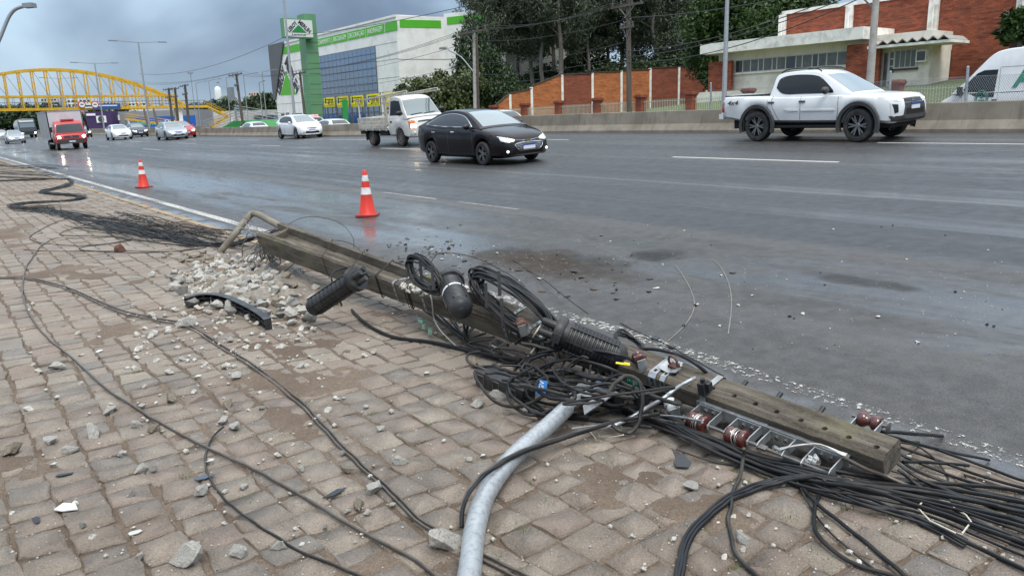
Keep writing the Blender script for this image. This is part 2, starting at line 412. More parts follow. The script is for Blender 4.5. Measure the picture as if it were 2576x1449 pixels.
# ---- painted lines
m_paint, _t, bs = nodes('road_paint'); N = NT(_t); P = N.co()
bs.inputs['Base Color'].default_value = (0.46, 0.44, 0.405, 1); bs.inputs['Roughness'].default_value = 0.6
tr = N.n.new('ShaderNodeBsdfTransparent'); mx = N.n.new('ShaderNodeMixShader'); outn = [n for n in N.n if n.type == 'OUTPUT_MATERIAL'][0]
yy = N.sep(P)[1]; xx = N.sep(P)[0]
wear = N.mth('ADD', N.noise(P, 26, 6, 0.75), N.mth('MULTIPLY', N.mth('SUBTRACT', N.noise(N.co(sc=(1, .35, 1)), 1.3, 3), 0.5), 0.35))
thr = N.mth('MULTIPLY', N.rng(yy, 3.0, 10, 0.555, 0.45), N.rng(xx, 3.0, 9.0, 1.0, 0.62))
fac = N.rng(N.mth('SUBTRACT', wear, thr), -0.02, 0.04)
_t.links.new(fac, mx.inputs[0]); _t.links.new(tr.outputs[0], mx.inputs[1]); _t.links.new(bs.outputs[0], mx.inputs[2]); _t.links.new(mx.outputs[0], outn.inputs[0])
m_paint.cycles.use_transparent_shadow = True if hasattr(m_paint, 'cycles') else None
def stripe(x, y0, y1, w=0.12):
    n = max(1, int((y1-y0)/1.5)); yy = lin(y0, y1, n)
    return sheet('lane_marking', [x-w/2, x+w/2], yy, lambda a, b: road_z(a, b)+0.004, m_paint)
def edge_x(y): return -.07*max(0.0, 4.0-y)
_n = lin(-8, 12, 40)+lin(12, 120, 60)[1:]; _me = bpy.data.meshes.new('edge_line'); _me.from_pydata([(edge_x(y)+dx, y, road_z(edge_x(y)+dx, y)+.004) for y in _n for dx in (-.075, .075)], [], [(2*i, 2*i+1, 2*i+3, 2*i+2) for i in range(len(_n)-1)]); _me.materials.append(m_paint); _o = bpy.data.objects.new('edge_line', _me); COL.objects.link(_o); tag(_o, kind='structure')
for p in ((960, 485, 1100, 501), (1160, 507, 1320, 525)):
    a, b = ground(p[0], p[1]), ground(p[2], p[3]); stripe(3.5, b.y, a.y, 0.04)
for x, y0 in ((10.85, 8.3), (13.95, 4.7)):
    for k in range(-1, 12): stripe(x, y0+15.3*k, y0+15.3*k+4.4, 0.11)
for k in range(3, 10): stripe(7.15, 2+15.3*k, 6.4+15.3*k, 0.10)

# ---- pavement: bedding sand, stones one by one, kerb stones
m_sand, _t, bs = nodes('bedding_sand'); N = NT(_t); P = N.co()
c = N.mix(N.rng(N.noise(P, 2.0, 5), 0.35, 0.65), (0.145, 0.102, 0.070), (0.225, 0.168, 0.12))
c = N.mix(N.rng(N.noise(P, 120, 3, 0.8), 0.35, 0.7, 0, 0.7), c, (0.08, 0.052, 0.036))
c = N.mix(N.rng(N.noise(P, 42, 5, .75), .45, .62, 0, .45), c, (0.085, 0.060, 0.042)); c = N.mix(N.rng(N.vor(P, 60), 0.04, 0.2, 0.7, 0.0), c, (0.36, 0.30, 0.23))
_t.links.new(c, bs.inputs['Base Color']); bs.inputs['Roughness'].default_value = 0.95
_t.links.new(N.bump(N.noise(P, 70, 5, 0.75), 0.012), bs.inputs['Normal'])

m_stone, _t, bs = nodes('paving_sandstone'); N = NT(_t); P = N.co('Object')
geo = N.n.new('ShaderNodeNewGeometry'); wpos = geo.outputs['Position']
rn = N.mth('FRACT', N.mth('ADD', N.mth('MULTIPLY', N.rand(), 7.31), N.mth('MULTIPLY', geo.outputs['Random Per Island'], 3.7)))
ramp = N.n.new('ShaderNodeValToRGB'); _t.links.new(rn, ramp.inputs[0]); e = ramp.color_ramp.elements
stops = [(0.0, (0.239, 0.208, 0.17)), (0.16, (0.324, 0.269, 0.207)), (0.32, (0.27, 0.205, 0.162)), (0.48, (0.351, 0.291, 0.224)), (0.62, (0.203, 0.186, 0.162)), (0.76, (0.31, 0.248, 0.191)), (0.9, (0.342, 0.299, 0.232)), (1.0, (0.257, 0.203, 0.158))]
e[0].position, e[0].color = stops[0][0], (*stops[0][1], 1); e[1].position, e[1].color = 1.0, (*stops[-1][1], 1)
for p_, c_ in stops[1:-1]:
    q = e.new(p_); q.color = (*c_, 1)
c = ramp.outputs[0]
c = N.mix(N.rng(N.noise(wpos, 5, 5), 0.3, 0.7, 0, 0.4), c, (0.20, 0.155, 0.125))
c = N.mix(N.rng(N.noise(wpos, 1.1, 5), 0.46, 0.68, 0, 0.45), c, (0.17, 0.118, 0.082))
c = N.mix(N.rng(N.noise(wpos, 150, 4, 0.8), 0.36, 0.66, 0, 0.75), c, (0.105, 0.085, 0.07))
c = N.mix(N.rng(N.vor(wpos, 70), 0.04, 0.17, 0.6, 0.0), c, (0.44, 0.39, 0.33))
c = N.mix(N.rng(N.noise(wpos, 22, 4, .7), 0.60, 0.70, 0, .55), c, (0.085, 0.068, 0.055))
_t.links.new(c, bs.inputs['Base Color'])
_t.links.new(N.rng(N.noise(wpos, 2.5, 4), 0.35, 0.7, 0.62, 0.9), bs.inputs['Roughness'])
b1 = N.bump(N.noise(wpos, 110, 5, 0.7), 0.0045); b2 = N.bump(N.noise(wpos, 24, 4, .6), 0.006, b1); _t.links.new(b2, bs.inputs['Normal'])

def stone_unit(seed):
    """a roughly split stone, one unit square on plan: worn rim, sunk sides"""
    r = random.Random(seed); pts = []
    cs = [(-.5, -.5), (.5, -.5), (.5, .5), (-.5, .5)]
    cs = [(x+r.uniform(-.085, .065), y+r.uniform(-.085, .065)) for x, y in cs]
    for i in range(4):
        a, b = cs[i], cs[(i+1) % 4]; 
        for t in (r.uniform(.02, .06), r.uniform(.28, .4), r.uniform(.6, .72), 1-r.uniform(.02, .06)):
            nx, ny = (b[1]-a[1]), -(b[0]-a[0]); o_ = r.uniform(-.05, .02) - (.0 if .2 < t < .8 else .012)
            pts.append((a[0]+(b[0]-a[0])*t+nx*o_, a[1]+(b[1]-a[1])*t+ny*o_))
    n = len(pts); inn = [(x*.94, y*.94) for x, y in pts]
    vs = [(x, y, -.045) for x, y in pts]+[(x, y, -.009+r.uniform(-.005, .003)) for x, y in pts]+[(x, y, r.uniform(-.003, .0015)) for x, y in inn]
    tl = r.uniform(-.008, .008), r.uniform(-.008, .008)
    vs = [(x, y, z+tl[0]*x+tl[1]*y) for x, y, z in vs]
    fs = [(i, (i+1) % n, n+(i+1) % n, n+i) for i in range(n)]+[(n+i, n+(i+1) % n, 2*n+(i+1) % n, 2*n+i) for i in range(n)]
    fs += [tuple(2*n+i for i in range(n))]
    return vs, fs
UN = [stone_unit(s) for s in range(16)]
UM = []
for i, (v_, f_) in enumerate(UN):
    mb = MB().add(v_, f_); UM.append(mb.mesh('paving_stone', m_stone, 34))
walk = MB().bb((-30, -12, -0.4), (KERB0-0.004, 130, PAVE-0.045)).build('sidewalk', m_sand); tag(walk, kind='structure')
stones = []
x = KERB0-0.012; r_ = random.Random(3)
while x > -5.6:
    w = r_.uniform(.165, .195); y = r_.uniform(0.05, 0.3) if x > -4.6 else 1.2
    while y < 42:
        L = r_.uniform(.135, .2); cx, cy = x-w/2, y+L/2
        v = V((cx, cy, PAVE))-CAM; D = v.dot(C_FWD)
        if D > 0.3:
            px = PW/2+FPX*v.dot(C_RT)/D; py = PH/2-FPX*v.dot(C_UP)/D
            if -500 < px < PW+400 and py < PH+330: stones.append((D, cx, cy, w, L, -60 < px < PW+60 and py < PH+60))
        y += L+.004
    x -= w+.004
stones.sort(key=lambda q: q[0])
pile = ground(560, 690)
vis = [q for q in stones if q[5]][:300]; key = set(id(q) for q in vis)
far_mb = MB()
for i, q in enumerate(stones):
    D, cx, cy, w, L, _ = q
    k = r_.randrange(16); rot = r_.choice((0, pi)); dz = r_.uniform(-.005, .004)+.006*mnoise.noise(V((cx*.8, cy*.8, 0))); rz = rot+r_.uniform(-.05, .05)
    g = .003
    if id(q) in key:
        inst(UM[k], 'paving_stone', walk, (cx, cy, PAVE+dz), (r_.uniform(-.012, .012), r_.uniform(-.012, .012), rz), (w-g, L-g, 1))
    else:
        v_, f_ = UN[k]; c_, s_ = cos(rz), sin(rz)
        far_mb.add([(cx+(a*(w-g))*c_-(b*(L-g))*s_, cy+(a*(w-g))*s_+(b*(L-g))*c_, PAVE+dz+z) for a, b, z in v_], f_)
fo = far_mb.build('paving_stones', m_stone, walk, fix=False); tag(fo, kind='stuff')
fo.data.polygons.foreach_set('use_smooth', [False]*len(fo.data.polygons))
# loose sand lying in the joints and drifted over some of the stones
def sand_z(x, y):
    d = mnoise.noise(V((x*.85+5.3, y*.6, 0)))+.5*mnoise.noise(V((x*2.3, y*2.1, 3.1)))+.25*mnoise.noise(V((x*6, y*6, 1)))
    return PAVE-.0125+.022*ss(.08, .62, d)+.0035*mnoise.noise(V((x*14, y*14, 0)))+.0035*mnoise.noise(V((x*31, y*31, 5)))
so_ = sheet('sand_drift', lin(-5.0, KERB0-.01, 250), lin(0.6, 8, 440)+lin(8, 16, 200)[1:], sand_z, m_sand, parent=walk); tag(so_, kind='stuff')
so2 = sheet('sand_drift', lin(-5.6, KERB0-.01, 30), lin(16.0, 44, 80), lambda x, y: sand_z(x, y)-.002, m_sand, parent=walk); tag(so2, kind='stuff')
m_kerb = mat('kerb_stone', (0.20, 0.16, 0.125), 0.85, var=0.3, vscale=5, bump=0.006, bscale=30, dirt=(0.10, 0.08, 0.06), dscale=2.3, damt=0.6); m_kerby = mat('painted_kerb_stone', (0.29, 0.215, 0.135), 0.85, var=0.25, vscale=5, bump=0.006, bscale=30, dirt=(0.16, 0.12, 0.08), dscale=2.3, damt=0.6)
kerb = MB().bb((KERB0+.02, -12, -.4), (KERB1-.02, 130, PAVE-.04)).build('kerb', m_sand); tag(kerb, kind='structure')
y = -2.0
while y < 60:
    L = r_.uniform(.75, 1.0); a = KERB0+.004; b = KERB1; z1 = PAVE+r_.uniform(-.012, .008); j = lambda: r_.uniform(-.006, .006); c_ = .02
    mb = MB(); yy0, yy1 = y+.006, y+L-.006
    prof = [(a, -.1), (b+.012, -.1), (b+.004, z1-c_*1.3), (b-c_, z1), (a+c_*.4, z1)]
    mb.grid([[(p+j(), q_, z+j()) for p, z in prof] for q_ in lin(yy0, yy1, 3)], close=True)
    mb.add([(p, yy0, z) for p, z in prof]+[(p, yy1, z) for p, z in prof], [tuple(range(5)), tuple(range(9, 4, -1))])
    mb.build('kerb_stone', m_kerb if y < 6 else m_kerby, kerb)
    y += L

# pale scrape marks on the kerb lane
m_scrape = mat('scrape_mark', (0.17, 0.155, 0.135), 0.8, var=0.5, vscale=60)
for pts_ in ([(1700, 668), (1722, 700), (1742, 740), (1746, 775), (1725, 815), (1680, 858)], [(1790, 650), (1815, 675), (1835, 720), (1840, 770), (1832, 840)]):
    q_ = spline([ground(*p, .005) for p in pts_], 6); r__ = []
    for i_, p in enumerate(q_):
        t_ = (q_[min(i_+1, len(q_)-1)]-q_[max(i_-1, 0)]).normalized(); n__ = V((-t_.y, t_.x, 0))*(.004+.004*abs(mnoise.noise(V((i_*.7, 0, 0))))); r__.append((p-n__, p+n__))
    mb = MB(); mb.grid([[a for a, b in r__], [b for a, b in r__]]); tag(mb.build('scrape_mark', m_scrape, fix=False), kind='structure')
# ================================================================== THE FALLEN POLE AND ITS FITTINGS
m_conc_old, _t, bs = nodes('weathered_concrete'); N = NT(_t); P = N.co(); 
c = N.mix(N.rng(N.noise(N.co(sc=(0.6, 3, 3)), 4, 6, 0.65), 0.3, 0.7), (0.070, 0.056, 0.040), (0.170, 0.142, 0.108))
c = N.mix(N.rng(N.noise(N.co(sc=(0.25, 4, 4)), 7, 6, 0.7), 0.44, 0.66, 0, 0.85), c, (0.032, 0.023, 0.015))
c = N.mix(N.rng(N.noise(P, 3.0, 6, 0.7), 0.54, 0.7, 0, 0.5), c, (0.17, 0.16, 0.075))
c = N.mix(N.rng(N.noise(P, 60, 4, 0.8), 0.5, 0.78, 0, 0.4), c, (0.25, 0.21, 0.155))
_t.links.new(c, bs.inputs['Base Color']); bs.inputs['Roughness'].default_value = 0.88
_t.links.new(N.bump(N.noise(P, 38, 6, 0.75), 0.012), bs.inputs['Normal'])
m_conc_new = mat('broken_concrete', (0.47, 0.445, 0.40), 0.95, var=0.4, vscale=14, bump=0.006, bscale=70, dirt=(0.22, 0.19, 0.15), dscale=9, damt=0.7)
m_conc_tan = mat('broken_concrete_brown', (0.22, 0.18, 0.13), 0.95, var=0.3, vscale=14, bump=0.006, bscale=70, dirt=(0.4, 0.37, 0.31), dscale=7, damt=0.7)
m_black = mat('black_plastic', (0.020, 0.0205, 0.022), 0.42, spec=.38, var=0.3, vscale=18, dirt=(0.10, 0.09, 0.08), dscale=6, damt=0.35, rvar=0.12)
m_cable = mat('cable_sheath', (0.011, 0.0112, 0.012), 0.45, var=0.3, vscale=9, dirt=(0.06, 0.052, 0.045), dscale=5, damt=0.35, spec=.3)
m_cable2 = mat('dusty_cable_sheath', (0.024, 0.023, 0.022), 0.55, var=0.3, vscale=7, dirt=(0.10, 0.088, 0.072), dscale=4, damt=0.45, spec=.3)
m_strand = mat('steel_strand', (0.13, 0.115, 0.10), 0.45, metal=0.6, var=0.3, vscale=30, dirt=(0.16, 0.10, 0.06), dscale=12, damt=0.5)
m_alu = mat('aluminium_wire', (0.55, 0.53, 0.5), 0.4, metal=0.7, var=0.2, vscale=30)
m_galv = mat('galvanised_steel', (0.42, 0.44, 0.45), 0.42, metal=0.75, var=0.22, vscale=22, dirt=(0.22, 0.20, 0.18), dscale=10, damt=0.5, rvar=0.12)
m_galv_dk = mat('dull_steel', (0.17, 0.165, 0.16), 0.5, metal=0.7, var=0.3, vscale=25, dirt=(0.13, 0.08, 0.05), dscale=10, damt=0.5)
m_dark = mat('dark_hole', (0.008, 0.008, 0.008), 0.9)
m_maroon = mat('maroon_porcelain', (0.075, 0.018, 0.013), 0.16, var=0.25, vscale=20, coat=0.5, dirt=(0.14, 0.09, 0.07), dscale=7, damt=0.35)
m_rust = mat('rusty_iron', (0.10, 0.035, 0.02), 0.75, var=0.4, vscale=25, dirt=(0.20, 0.16, 0.14), dscale=9, damt=0.4)
m_green = mat('green_plastic', (0.01, 0.12, 0.075), 0.4, var=0.15, vscale=20)
m_whitep = mat('white_plastic', (0.72, 0.72, 0.70), 0.5, var=0.1, vscale=20)
m_rebar = mat('torn_rebar_wire', (0.20, 0.19, 0.18), 0.6, metal=0.5, var=0.3, vscale=20)

pB, pT = at(692, 600, .46), at(2245, 1152, .205)
pL = (pT-pB).length; pex = (pT-pB).normalized(); _sd = pex.cross(V((0, 0, 1))).normalized(); _far = -_sd if _sd.x < 0 else _sd
_n = (_far.cross(pex)).normalized(); _n = _n if _n.z > 0 else -_n
rl = radians(17); pm = (_n*cos(rl)-_far*sin(rl)).normalized(); pc = (_far*cos(rl)+_n*sin(rl)).normalized()
# pole frame: x base to tip, y towards the camera side, z out of the upper face
MP = Matrix(((pex.x, -pc.x, pm.x, pB.x), (pex.y, -pc.y, pm.y, pB.y), (pex.z, -pc.z, pm.z, pB.z), (0, 0, 0, 1)))
MPR = MP @ Matrix.Diagonal((1, -1, 1, 1))      # right-handed frame of the object; fittings are mirrored into it below
MPI = MP.inverted()
def pw(x): return .148+(.076-.148)*x/pL          # half width
def ph(x): return .122+(.058-.122)*x/pL          # half height
def ploc(px, py, h=None):
    """pole-frame point where the sight line meets the plane lying h above the pole axis"""
    d = MPI.to_3x3() @ ray(px, py); o = MPI @ CAM; hh = h if h is not None else .08
    k = (hh-o.z)/d.z; return o+d*k
pole = thing('utility_pole', 'fallen weathered concrete utility pole lying along the kerb, snapped at its base', 'utility pole', M=MPR)
# body: double-T section with a trough in the upper face near the butt, solid towards the tip
mb = MB(); XE = 3.78; rows = []; ch = .02
def sect(x, dep):
    w, h = pw(x), ph(x); fl = .052; 
    j = lambda k: .004*mnoise.noise(V((x*5, k*3.1, 0)))+.0045*mnoise.noise(V((x*17, k*3.1, 4)))-.007*max(0, mnoise.noise(V((x*7, k*3.1, 8)))-.25)
    top = [(w-ch, h), (w-fl, h-.001), (w-fl-.014, h-dep), (-w+fl+.014, h-dep), (-w+fl, h-.001), (-w+ch, h)]
    pr = [(-w, h-ch), (-w, -h+ch), (-w+ch, -h), (w-ch, -h), (w, -h+ch), (w, h-ch)] + top
    return [(x, y+j(i), z+j(i+7)) for i, (y, z) in enumerate(pr)]
xsn = [0.0, .1, .1801, .1802, .24, .2401] + [q for q in lin(.3, XE-.18, 70)] + [XE, XE+.03] + lin(3.86, pL-.02, 60) + [pL]
for x in xsn:
    dep = .078 if (x < .1802 or .24 < x <= XE-.17) else (.018 if .18 < x <= .24 else .002)
    rows.append(sect(x, dep))
r0 = random.Random(5)
rows[0] = [(p[0]-r0.uniform(0, .07), p[1], p[2]) for p in rows[0]]
mb.grid(rows, close=True)
n_ = len(rows[0]); mb.add(rows[0]+rows[-1], [])
tri = tessellate_polygon([[V(p) for p in rows[0]]]); mb.add(rows[0], [tuple(t) for t in tri]); tri = tessellate_polygon([[V(p) for p in rows[-1]]]); mb.add(rows[-1], [tuple(t) for t in tri])
me = mb.mesh('shaft', m_conc_old, 30)
bm = bmesh.new(); bm.from_mesh(me); bmesh.ops.remove_doubles(bm, verts=bm.verts, dist=1e-5); bmesh.ops.recalc_face_normals(bm, faces=bm.faces); bm.to_mesh(me); bm.free()
shaft = bpy.data.objects.new('shaft', me); COL.objects.link(shaft)
cut = MB(); HOLES = []
for px, py in ((1685, 905+40), (1775, 985), (1827, 1006), (1881, 1024), (1936, 1042), (1998, 1063), (2056, 1086), (2116, 1109), (2184, 1137)):
    q = ploc(px, py); HOLES.append(q.x); hy = max(-.03, min(.03, q.y)); cut.cyl((q.x, hy, ph(q.x)-.05), (q.x, hy, ph(q.x)+.03), .013, n=12)
for x in (1.2, 1.75, 4.15, 4.5): cut.cyl((x, pw(x)-.05, .0), (x, pw(x)+.03, .0), .0095, n=10)
co_ = cut.build('cutter', m_dark); bo = shaft.modifiers.new('b', 'BOOLEAN'); bo.operation = 'DIFFERENCE'; bo.object = co_; bo.solver = 'EXACT'
dg = bpy.context.evaluated_depsgraph_get(); me2 = bpy.data.meshes.new_from_object(shaft.evaluated_get(dg)); shaft.modifiers.clear(); shaft.data = me2; bpy.data.objects.remove(co_)
if not me2.materials: me2.materials.append(m_conc_old)
shaft.parent = pole
# spalled patch of fresh concrete on the near flange
mb = MB()
q = ploc(1010, 745, .09)
for k in range(16):
    x = q.x+r0.uniform(-.17, .2); mb.blob((x, pw(x)-r0.uniform(.0, .035), ph(x)-r0.uniform(.0, .03)), r0.uniform(.018, .035), k, 1, (1.3, .8, .6), .5)
tag(mb.build('spalled_concrete', m_conc_new, pole), kind='stuff')
mb = MB()
for k in range(9):
    x = q.x+.25+r0.uniform(-.3, .25); mb.blob((x, -pw(x)+r0.uniform(.0, .03), ph(x)-r0.uniform(.0, .02)), r0.uniform(.015, .028), k+40, 1, (1.3, .8, .6), .5)
tag(mb.build('spalled_concrete', m_conc_new, pole), kind='stuff')

def band(x, wd, mtl=m_galv, name='steel_strap', off=.003, slots=True, skew=0.0, flag=True):
    """perforated strap round the shaft; tail flag left standing"""
    w, h = pw(x)+off, ph(x)+off; c = .02
    pr = [(-w, -h+c), (-w, h-c), (-w+c, h), (w-c, h), (w, h-c), (w, -h+c), (w-c, -h), (-w+c, -h)]
    mb = MB(); t = .0025; rows = [[], [], [], []]
    for i, (y, z) in enumerate(pr+[pr[0]]):
        sk = skew*(y/w)
        rows[0].append((x-wd/2+sk, y, z)); rows[1].append((x+wd/2+sk, y, z)); k = 1+t/w
        rows[2].append((x+wd/2+sk, y*k, z*k)); rows[3].append((x-wd/2+sk, y*k, z*k))
    mb.grid([rows[0], rows[1], rows[2], rows[3], rows[0]])
    o = mb.build(name, mtl, pole)
    if slots:
        for i in range(4):
            y = -w+c+.02+(2*w-2*c-.04)*i/3; MB().box((x+skew*(y/w), y, h*(1+t/w)+.0008), (wd*.32, .02, .0012)).build('slot', m_dark, o)
        for zz_ in (-.5, 0.0, .5): MB().box((x+skew, w*(1+t/w)+.0008, zz_*h), (wd*.32, .0012, .018)).build('slot', m_dark, o)
    return o
def wrap(x, r=.003, n=3, skew=.05, mtl=m_cable, name='tie_wire'):
    w, h = pw(x)+r, ph(x)+r; mb = MB()
    for k in range(n):
        dx = k*.012; rr = random.Random(int(x*100)+k); sk = skew*rr.uniform(.6, 1.3)
        pts = [(x+dx-sk, -w, -h), (x+dx-sk, -w, h), (x+dx+sk*.2, 0, h+rr.uniform(.002, .01)), (x+dx+sk, w, h), (x+dx+sk*.9, w, -h)]
        mb.tube(pts, r, 5, close=True)
    return mb.build(name, mtl, pole, 40)
for px, py, sk in ((1012, 712, -.10), (1085, 742, -.13), (1115, 770, .0)): q = ploc(px, py, .09); band(q.x, .026, skew=sk)
for px, py in ((1245, 825), (1345, 855), (1375, 868), (1308, 848)): q = ploc(px, py, .07); band(q.x, .028)
for px, py, wd in ((1640, 945, .05), (1662, 958, .03), (1690, 935, .032)): q = ploc(px, py, .06); band(q.x, wd)
q = ploc(1755, 1000, .06); band(q.x, .034, slots=False)
q = ploc(995, 718, .09); wrap(q.x, .003, 4, .1); q = ploc(940, 690, .09); wrap(q.x, .0035, 2, .06); q = ploc(880, 665, .09); wrap(q.x, .0025, 1, .09); q = ploc(800, 640, .09); wrap(q.x, .0025, 1, .12)
# step pins on the far side
for px, py in ((1862, 980), (1957, 1003), (2065, 1038)):
    q = ploc(px, py, .02); MB().cyl((q.x, -pw(q.x)+.01, .02), (q.x, -pw(q.x)-.05, .035), .012, n=8).build('step_pin', m_black, pole, 40)
# plate with lifting eye, drop tail of strap
q = ploc(1688, 925, .07); x = q.x
MB().box((x, -.005, ph(x)+.012), (.085, .10, .003), Matrix.Rotation(.25, 3, 'Y')).box((x+.05, .02, ph(x)+.018), (.05, .05, .003), Matrix.Rotation(-.3, 3, 'Y')).build('strap_plate', m_galv, pole)
ring = [(x+.02+.028*cos(t), -.01, ph(x)+.045+.034*sin(t)) for t in lin(0, 2*pi, 16)[:-1]]
MB().tube(ring, .0065, 8, close=True).build('lifting_eye', m_rust, pole, 40)
MB().box((x+.022, -.01, ph(x)+.018), (.05, .04, .02)).build('eye_nut', m_rust, pole)
# U clevis brackets hung on the near face
def clevis(px, py, h, sc=1.0, mtl=m_galv_dk):
    q = ploc(px, py, h); mb = MB(); a = .045*sc; y0 = q.y; z0 = h
    mb.box((q.x, y0-.035, z0), (2*a, .004, .05*sc))
    for s_ in (-1, 1):
        pl = [(q.x+s_*a, y0-.035, z0-.025*sc), (q.x+s_*a, y0+.02, z0-.025*sc), (q.x+s_*a, y0+.04, z0), (q.x+s_*a, y0+.02, z0+.025*sc), (q.x+s_*a, y0-.035, z0+.025*sc)]
        mb.prism(pl, (.004, 0, 0))
    o = mb.build('clevis', mtl, pole); MB().cyl((q.x-a-.014, y0+.018, z0), (q.x+a+.014, y0+.018, z0), .006, n=8).build('clevis_pin', m_galv, o, 40)
clevis(1252, 870, -.03); clevis(1300, 835, .02, .8)
def spool_prof(r, L): return [(.35*r, -L/2), (.85*r, -L/2), (r, -L*.42), (r, -L*.24), (.82*r, -L*.14), (.62*r, -L*.05), (.62*r, L*.05), (.82*r, L*.14), (r, L*.24), (r, L*.42), (.85*r, L/2), (.35*r, L/2)]
RX = Matrix.Rotation(pi/2, 3, 'Y')
def spool(parent, c, r=.046, L=.10, mtl=m_maroon, M=RX, wire=True, tilt=0.0):
    o = MB().lathe(spool_prof(r, L), c, Matrix.Rotation(tilt, 3, 'Z') @ M, 20).build('insulator_spool', mtl, parent, 50)
    if wire:
        w_ = MB(); rr = random.Random(int(c[0]*1000))
        for k in range(5):
            dx = rr.uniform(-.02, .02); sl = rr.uniform(-.012, .012); R_ = r*.78+rr.uniform(0, .006)
            w_.tube([(c[0]+dx+sl*sin(t), c[1]+R_*cos(t), c[2]+R_*sin(t)) for t in lin(0, 2*pi, 14)[:-1]], .0022, 5, close=True)
        w_.build('binding_wire', m_alu, o, 40)
    return o
def rack(x, spools, y0, z0, wirecol=True, K=1.28):
    """secondary rack: channel against the shaft, U forks, long pin, porcelain spools"""
    L = .27*K; root = MB(); y0 += .004
    root.box((x, y0, z0), (L+.05, .004, .055)).box((x, y0-.008, z0+.027), (L+.05, .02, .004)).box((x, y0-.008, z0-.027), (L+.05, .02, .004))
    ch_ = root.build('rack_channel', m_galv, pole)
    for k, sx_ in enumerate((-.085*K, .085*K)):
        f = MB(); a = .060; xx = x+sx_
        for s_ in (-1, 1):
            f.prism([(xx+s_*a, y0, z0-.022), (xx+s_*a, y0+.10, z0-.022), (xx+s_*a, y0+.12, z0-.013), (xx+s_*a, y0+.125, z0), (xx+s_*a, y0+.12, z0+.013), (xx+s_*a, y0+.10, z0+.022), (xx+s_*a, y0, z0+.022)], (.005*s_, 0, 0))
        f.box((xx, y0+.0055, z0), (2*a, .004, .044)); fo_ = f.build('rack_fork', m_galv, ch_)
        for bx_ in (-.025, .02): MB().cyl((xx+bx_, y0+.006, z0), (xx+bx_, y0+.022, z0), .011, n=6).build('bolt', m_galv_dk, ch_)
        if spools[k]: spool(pole, (xx, y0+.105, z0), tilt=.06*(-1)**k)
    MB().cyl((x-.16*K, y0+.105, z0), (x+.17*K, y0+.105, z0), .009, n=8).build('rack_pin', m_galv_dk, ch_, 40)
    MB().box((x+.19*K, y0+.105, z0), (.04, .028, .01)).build('pin_head', m_galv_dk, ch_)
q = ploc(1828, 1062, -.02); rack(q.x, (1, 1), pw(q.x)+.012, -.015)
q = ploc(2015, 1140, -.03); rack(q.x, (0, 0), pw(q.x)+.012, -.02)
# torn bits of porcelain and bundled aluminium wire on the empty rack
mb = MB(); yv = pw(q.x)+.1
for k in range(6): mb.blob((q.x+.07+r0.uniform(-.025, .025), yv+r0.uniform(-.02, .01), -.01+r0.uniform(-.02, .03)), r0.uniform(.01, .017), k+60, 1, (1, .35, 1), .5)
mb.build('broken_porcelain', m_whitep, pole)
mb = MB()
for k in range(8):
    o_ = r0.uniform(-.012, .012); p2 = r0.uniform(-.01, .01)
    mb.tube(spline([(q.x-.1+o_, yv+.02+p2, -.02), (q.x-.06, yv+o_, .0), (q.x+.0, yv-.03+p2, .025+o_*.3), (q.x+.08, yv-.07, .03+p2), (q.x+.19, yv-.08+o_, .02)], 4), .0024, 5)
    mb.tube([(q.x-.085+.014*cos(t)+o_, yv+.01+p2, -.015+.018*sin(t)) for t in lin(0, 2*pi, 10)[:-1]], .0022, 5, close=True)
    mb.tube([(q.x+.085+o_, yv-.012+.022*cos(t), -.02+.022*sin(t)) for t in lin(0, 2*pi, 10)[:-1]], .0022, 5, close=True)
mb.build('binding_wire', m_alu, pole, 40)
# single spool on the far side near the tip
q = ploc(2178, 1062, .035); y0 = -pw(q.x)-.004
f = MB()
for s_ in (-1, 1): f.prism([(q.x+s_*.052, y0+.004, .0), (q.x+s_*.052, y0-.085, .0), (q.x+s_*.052, y0-.10, .016), (q.x+s_*.052, y0-.085, .034), (q.x+s_*.052, y0+.004, .034)], (.005, 0, 0))
f.box((q.x, y0, .017), (.11, .005, .036)); f.build('rack_fork', m_galv, pole)
spool(pole, (q.x, y0-.075, .018), .037, .095, wire=False); MB().cyl((q.x-.08, y0-.075, .018), (q.x+.085, y0-.075, .018), .008, n=8).build('rack_pin', m_galv_dk, pole, 40); MB().lathe([(0, 0), (.02, .0), (.022, .005), (.0, .01)], (q.x+.08, y0-.075, .018), RX, 10).build('pin_head', m_galv_dk, pole)
# pulley-like spools in the middle of the pole
for px, py, h, mt in ((1312, 815, .13, m_rust), (1608, 900, .12, m_maroon), (1690, 1020, .0, m_whitep)):
    q = ploc(px, py, h); 
    spool(pole, (q.x, q.y, h), .034, .06, mt, wire=False, tilt=.5)
    MB().box((q.x, q.y+.005, h-.02), (.005, .05, .075), Matrix.Rotation(.5, 3, 'Z')).box((q.x+.045, q.y+.03, h-.02), (.005, .05, .075), Matrix.Rotation(.5, 3, 'Z')).build('spool_cheek', m_galv, pole)
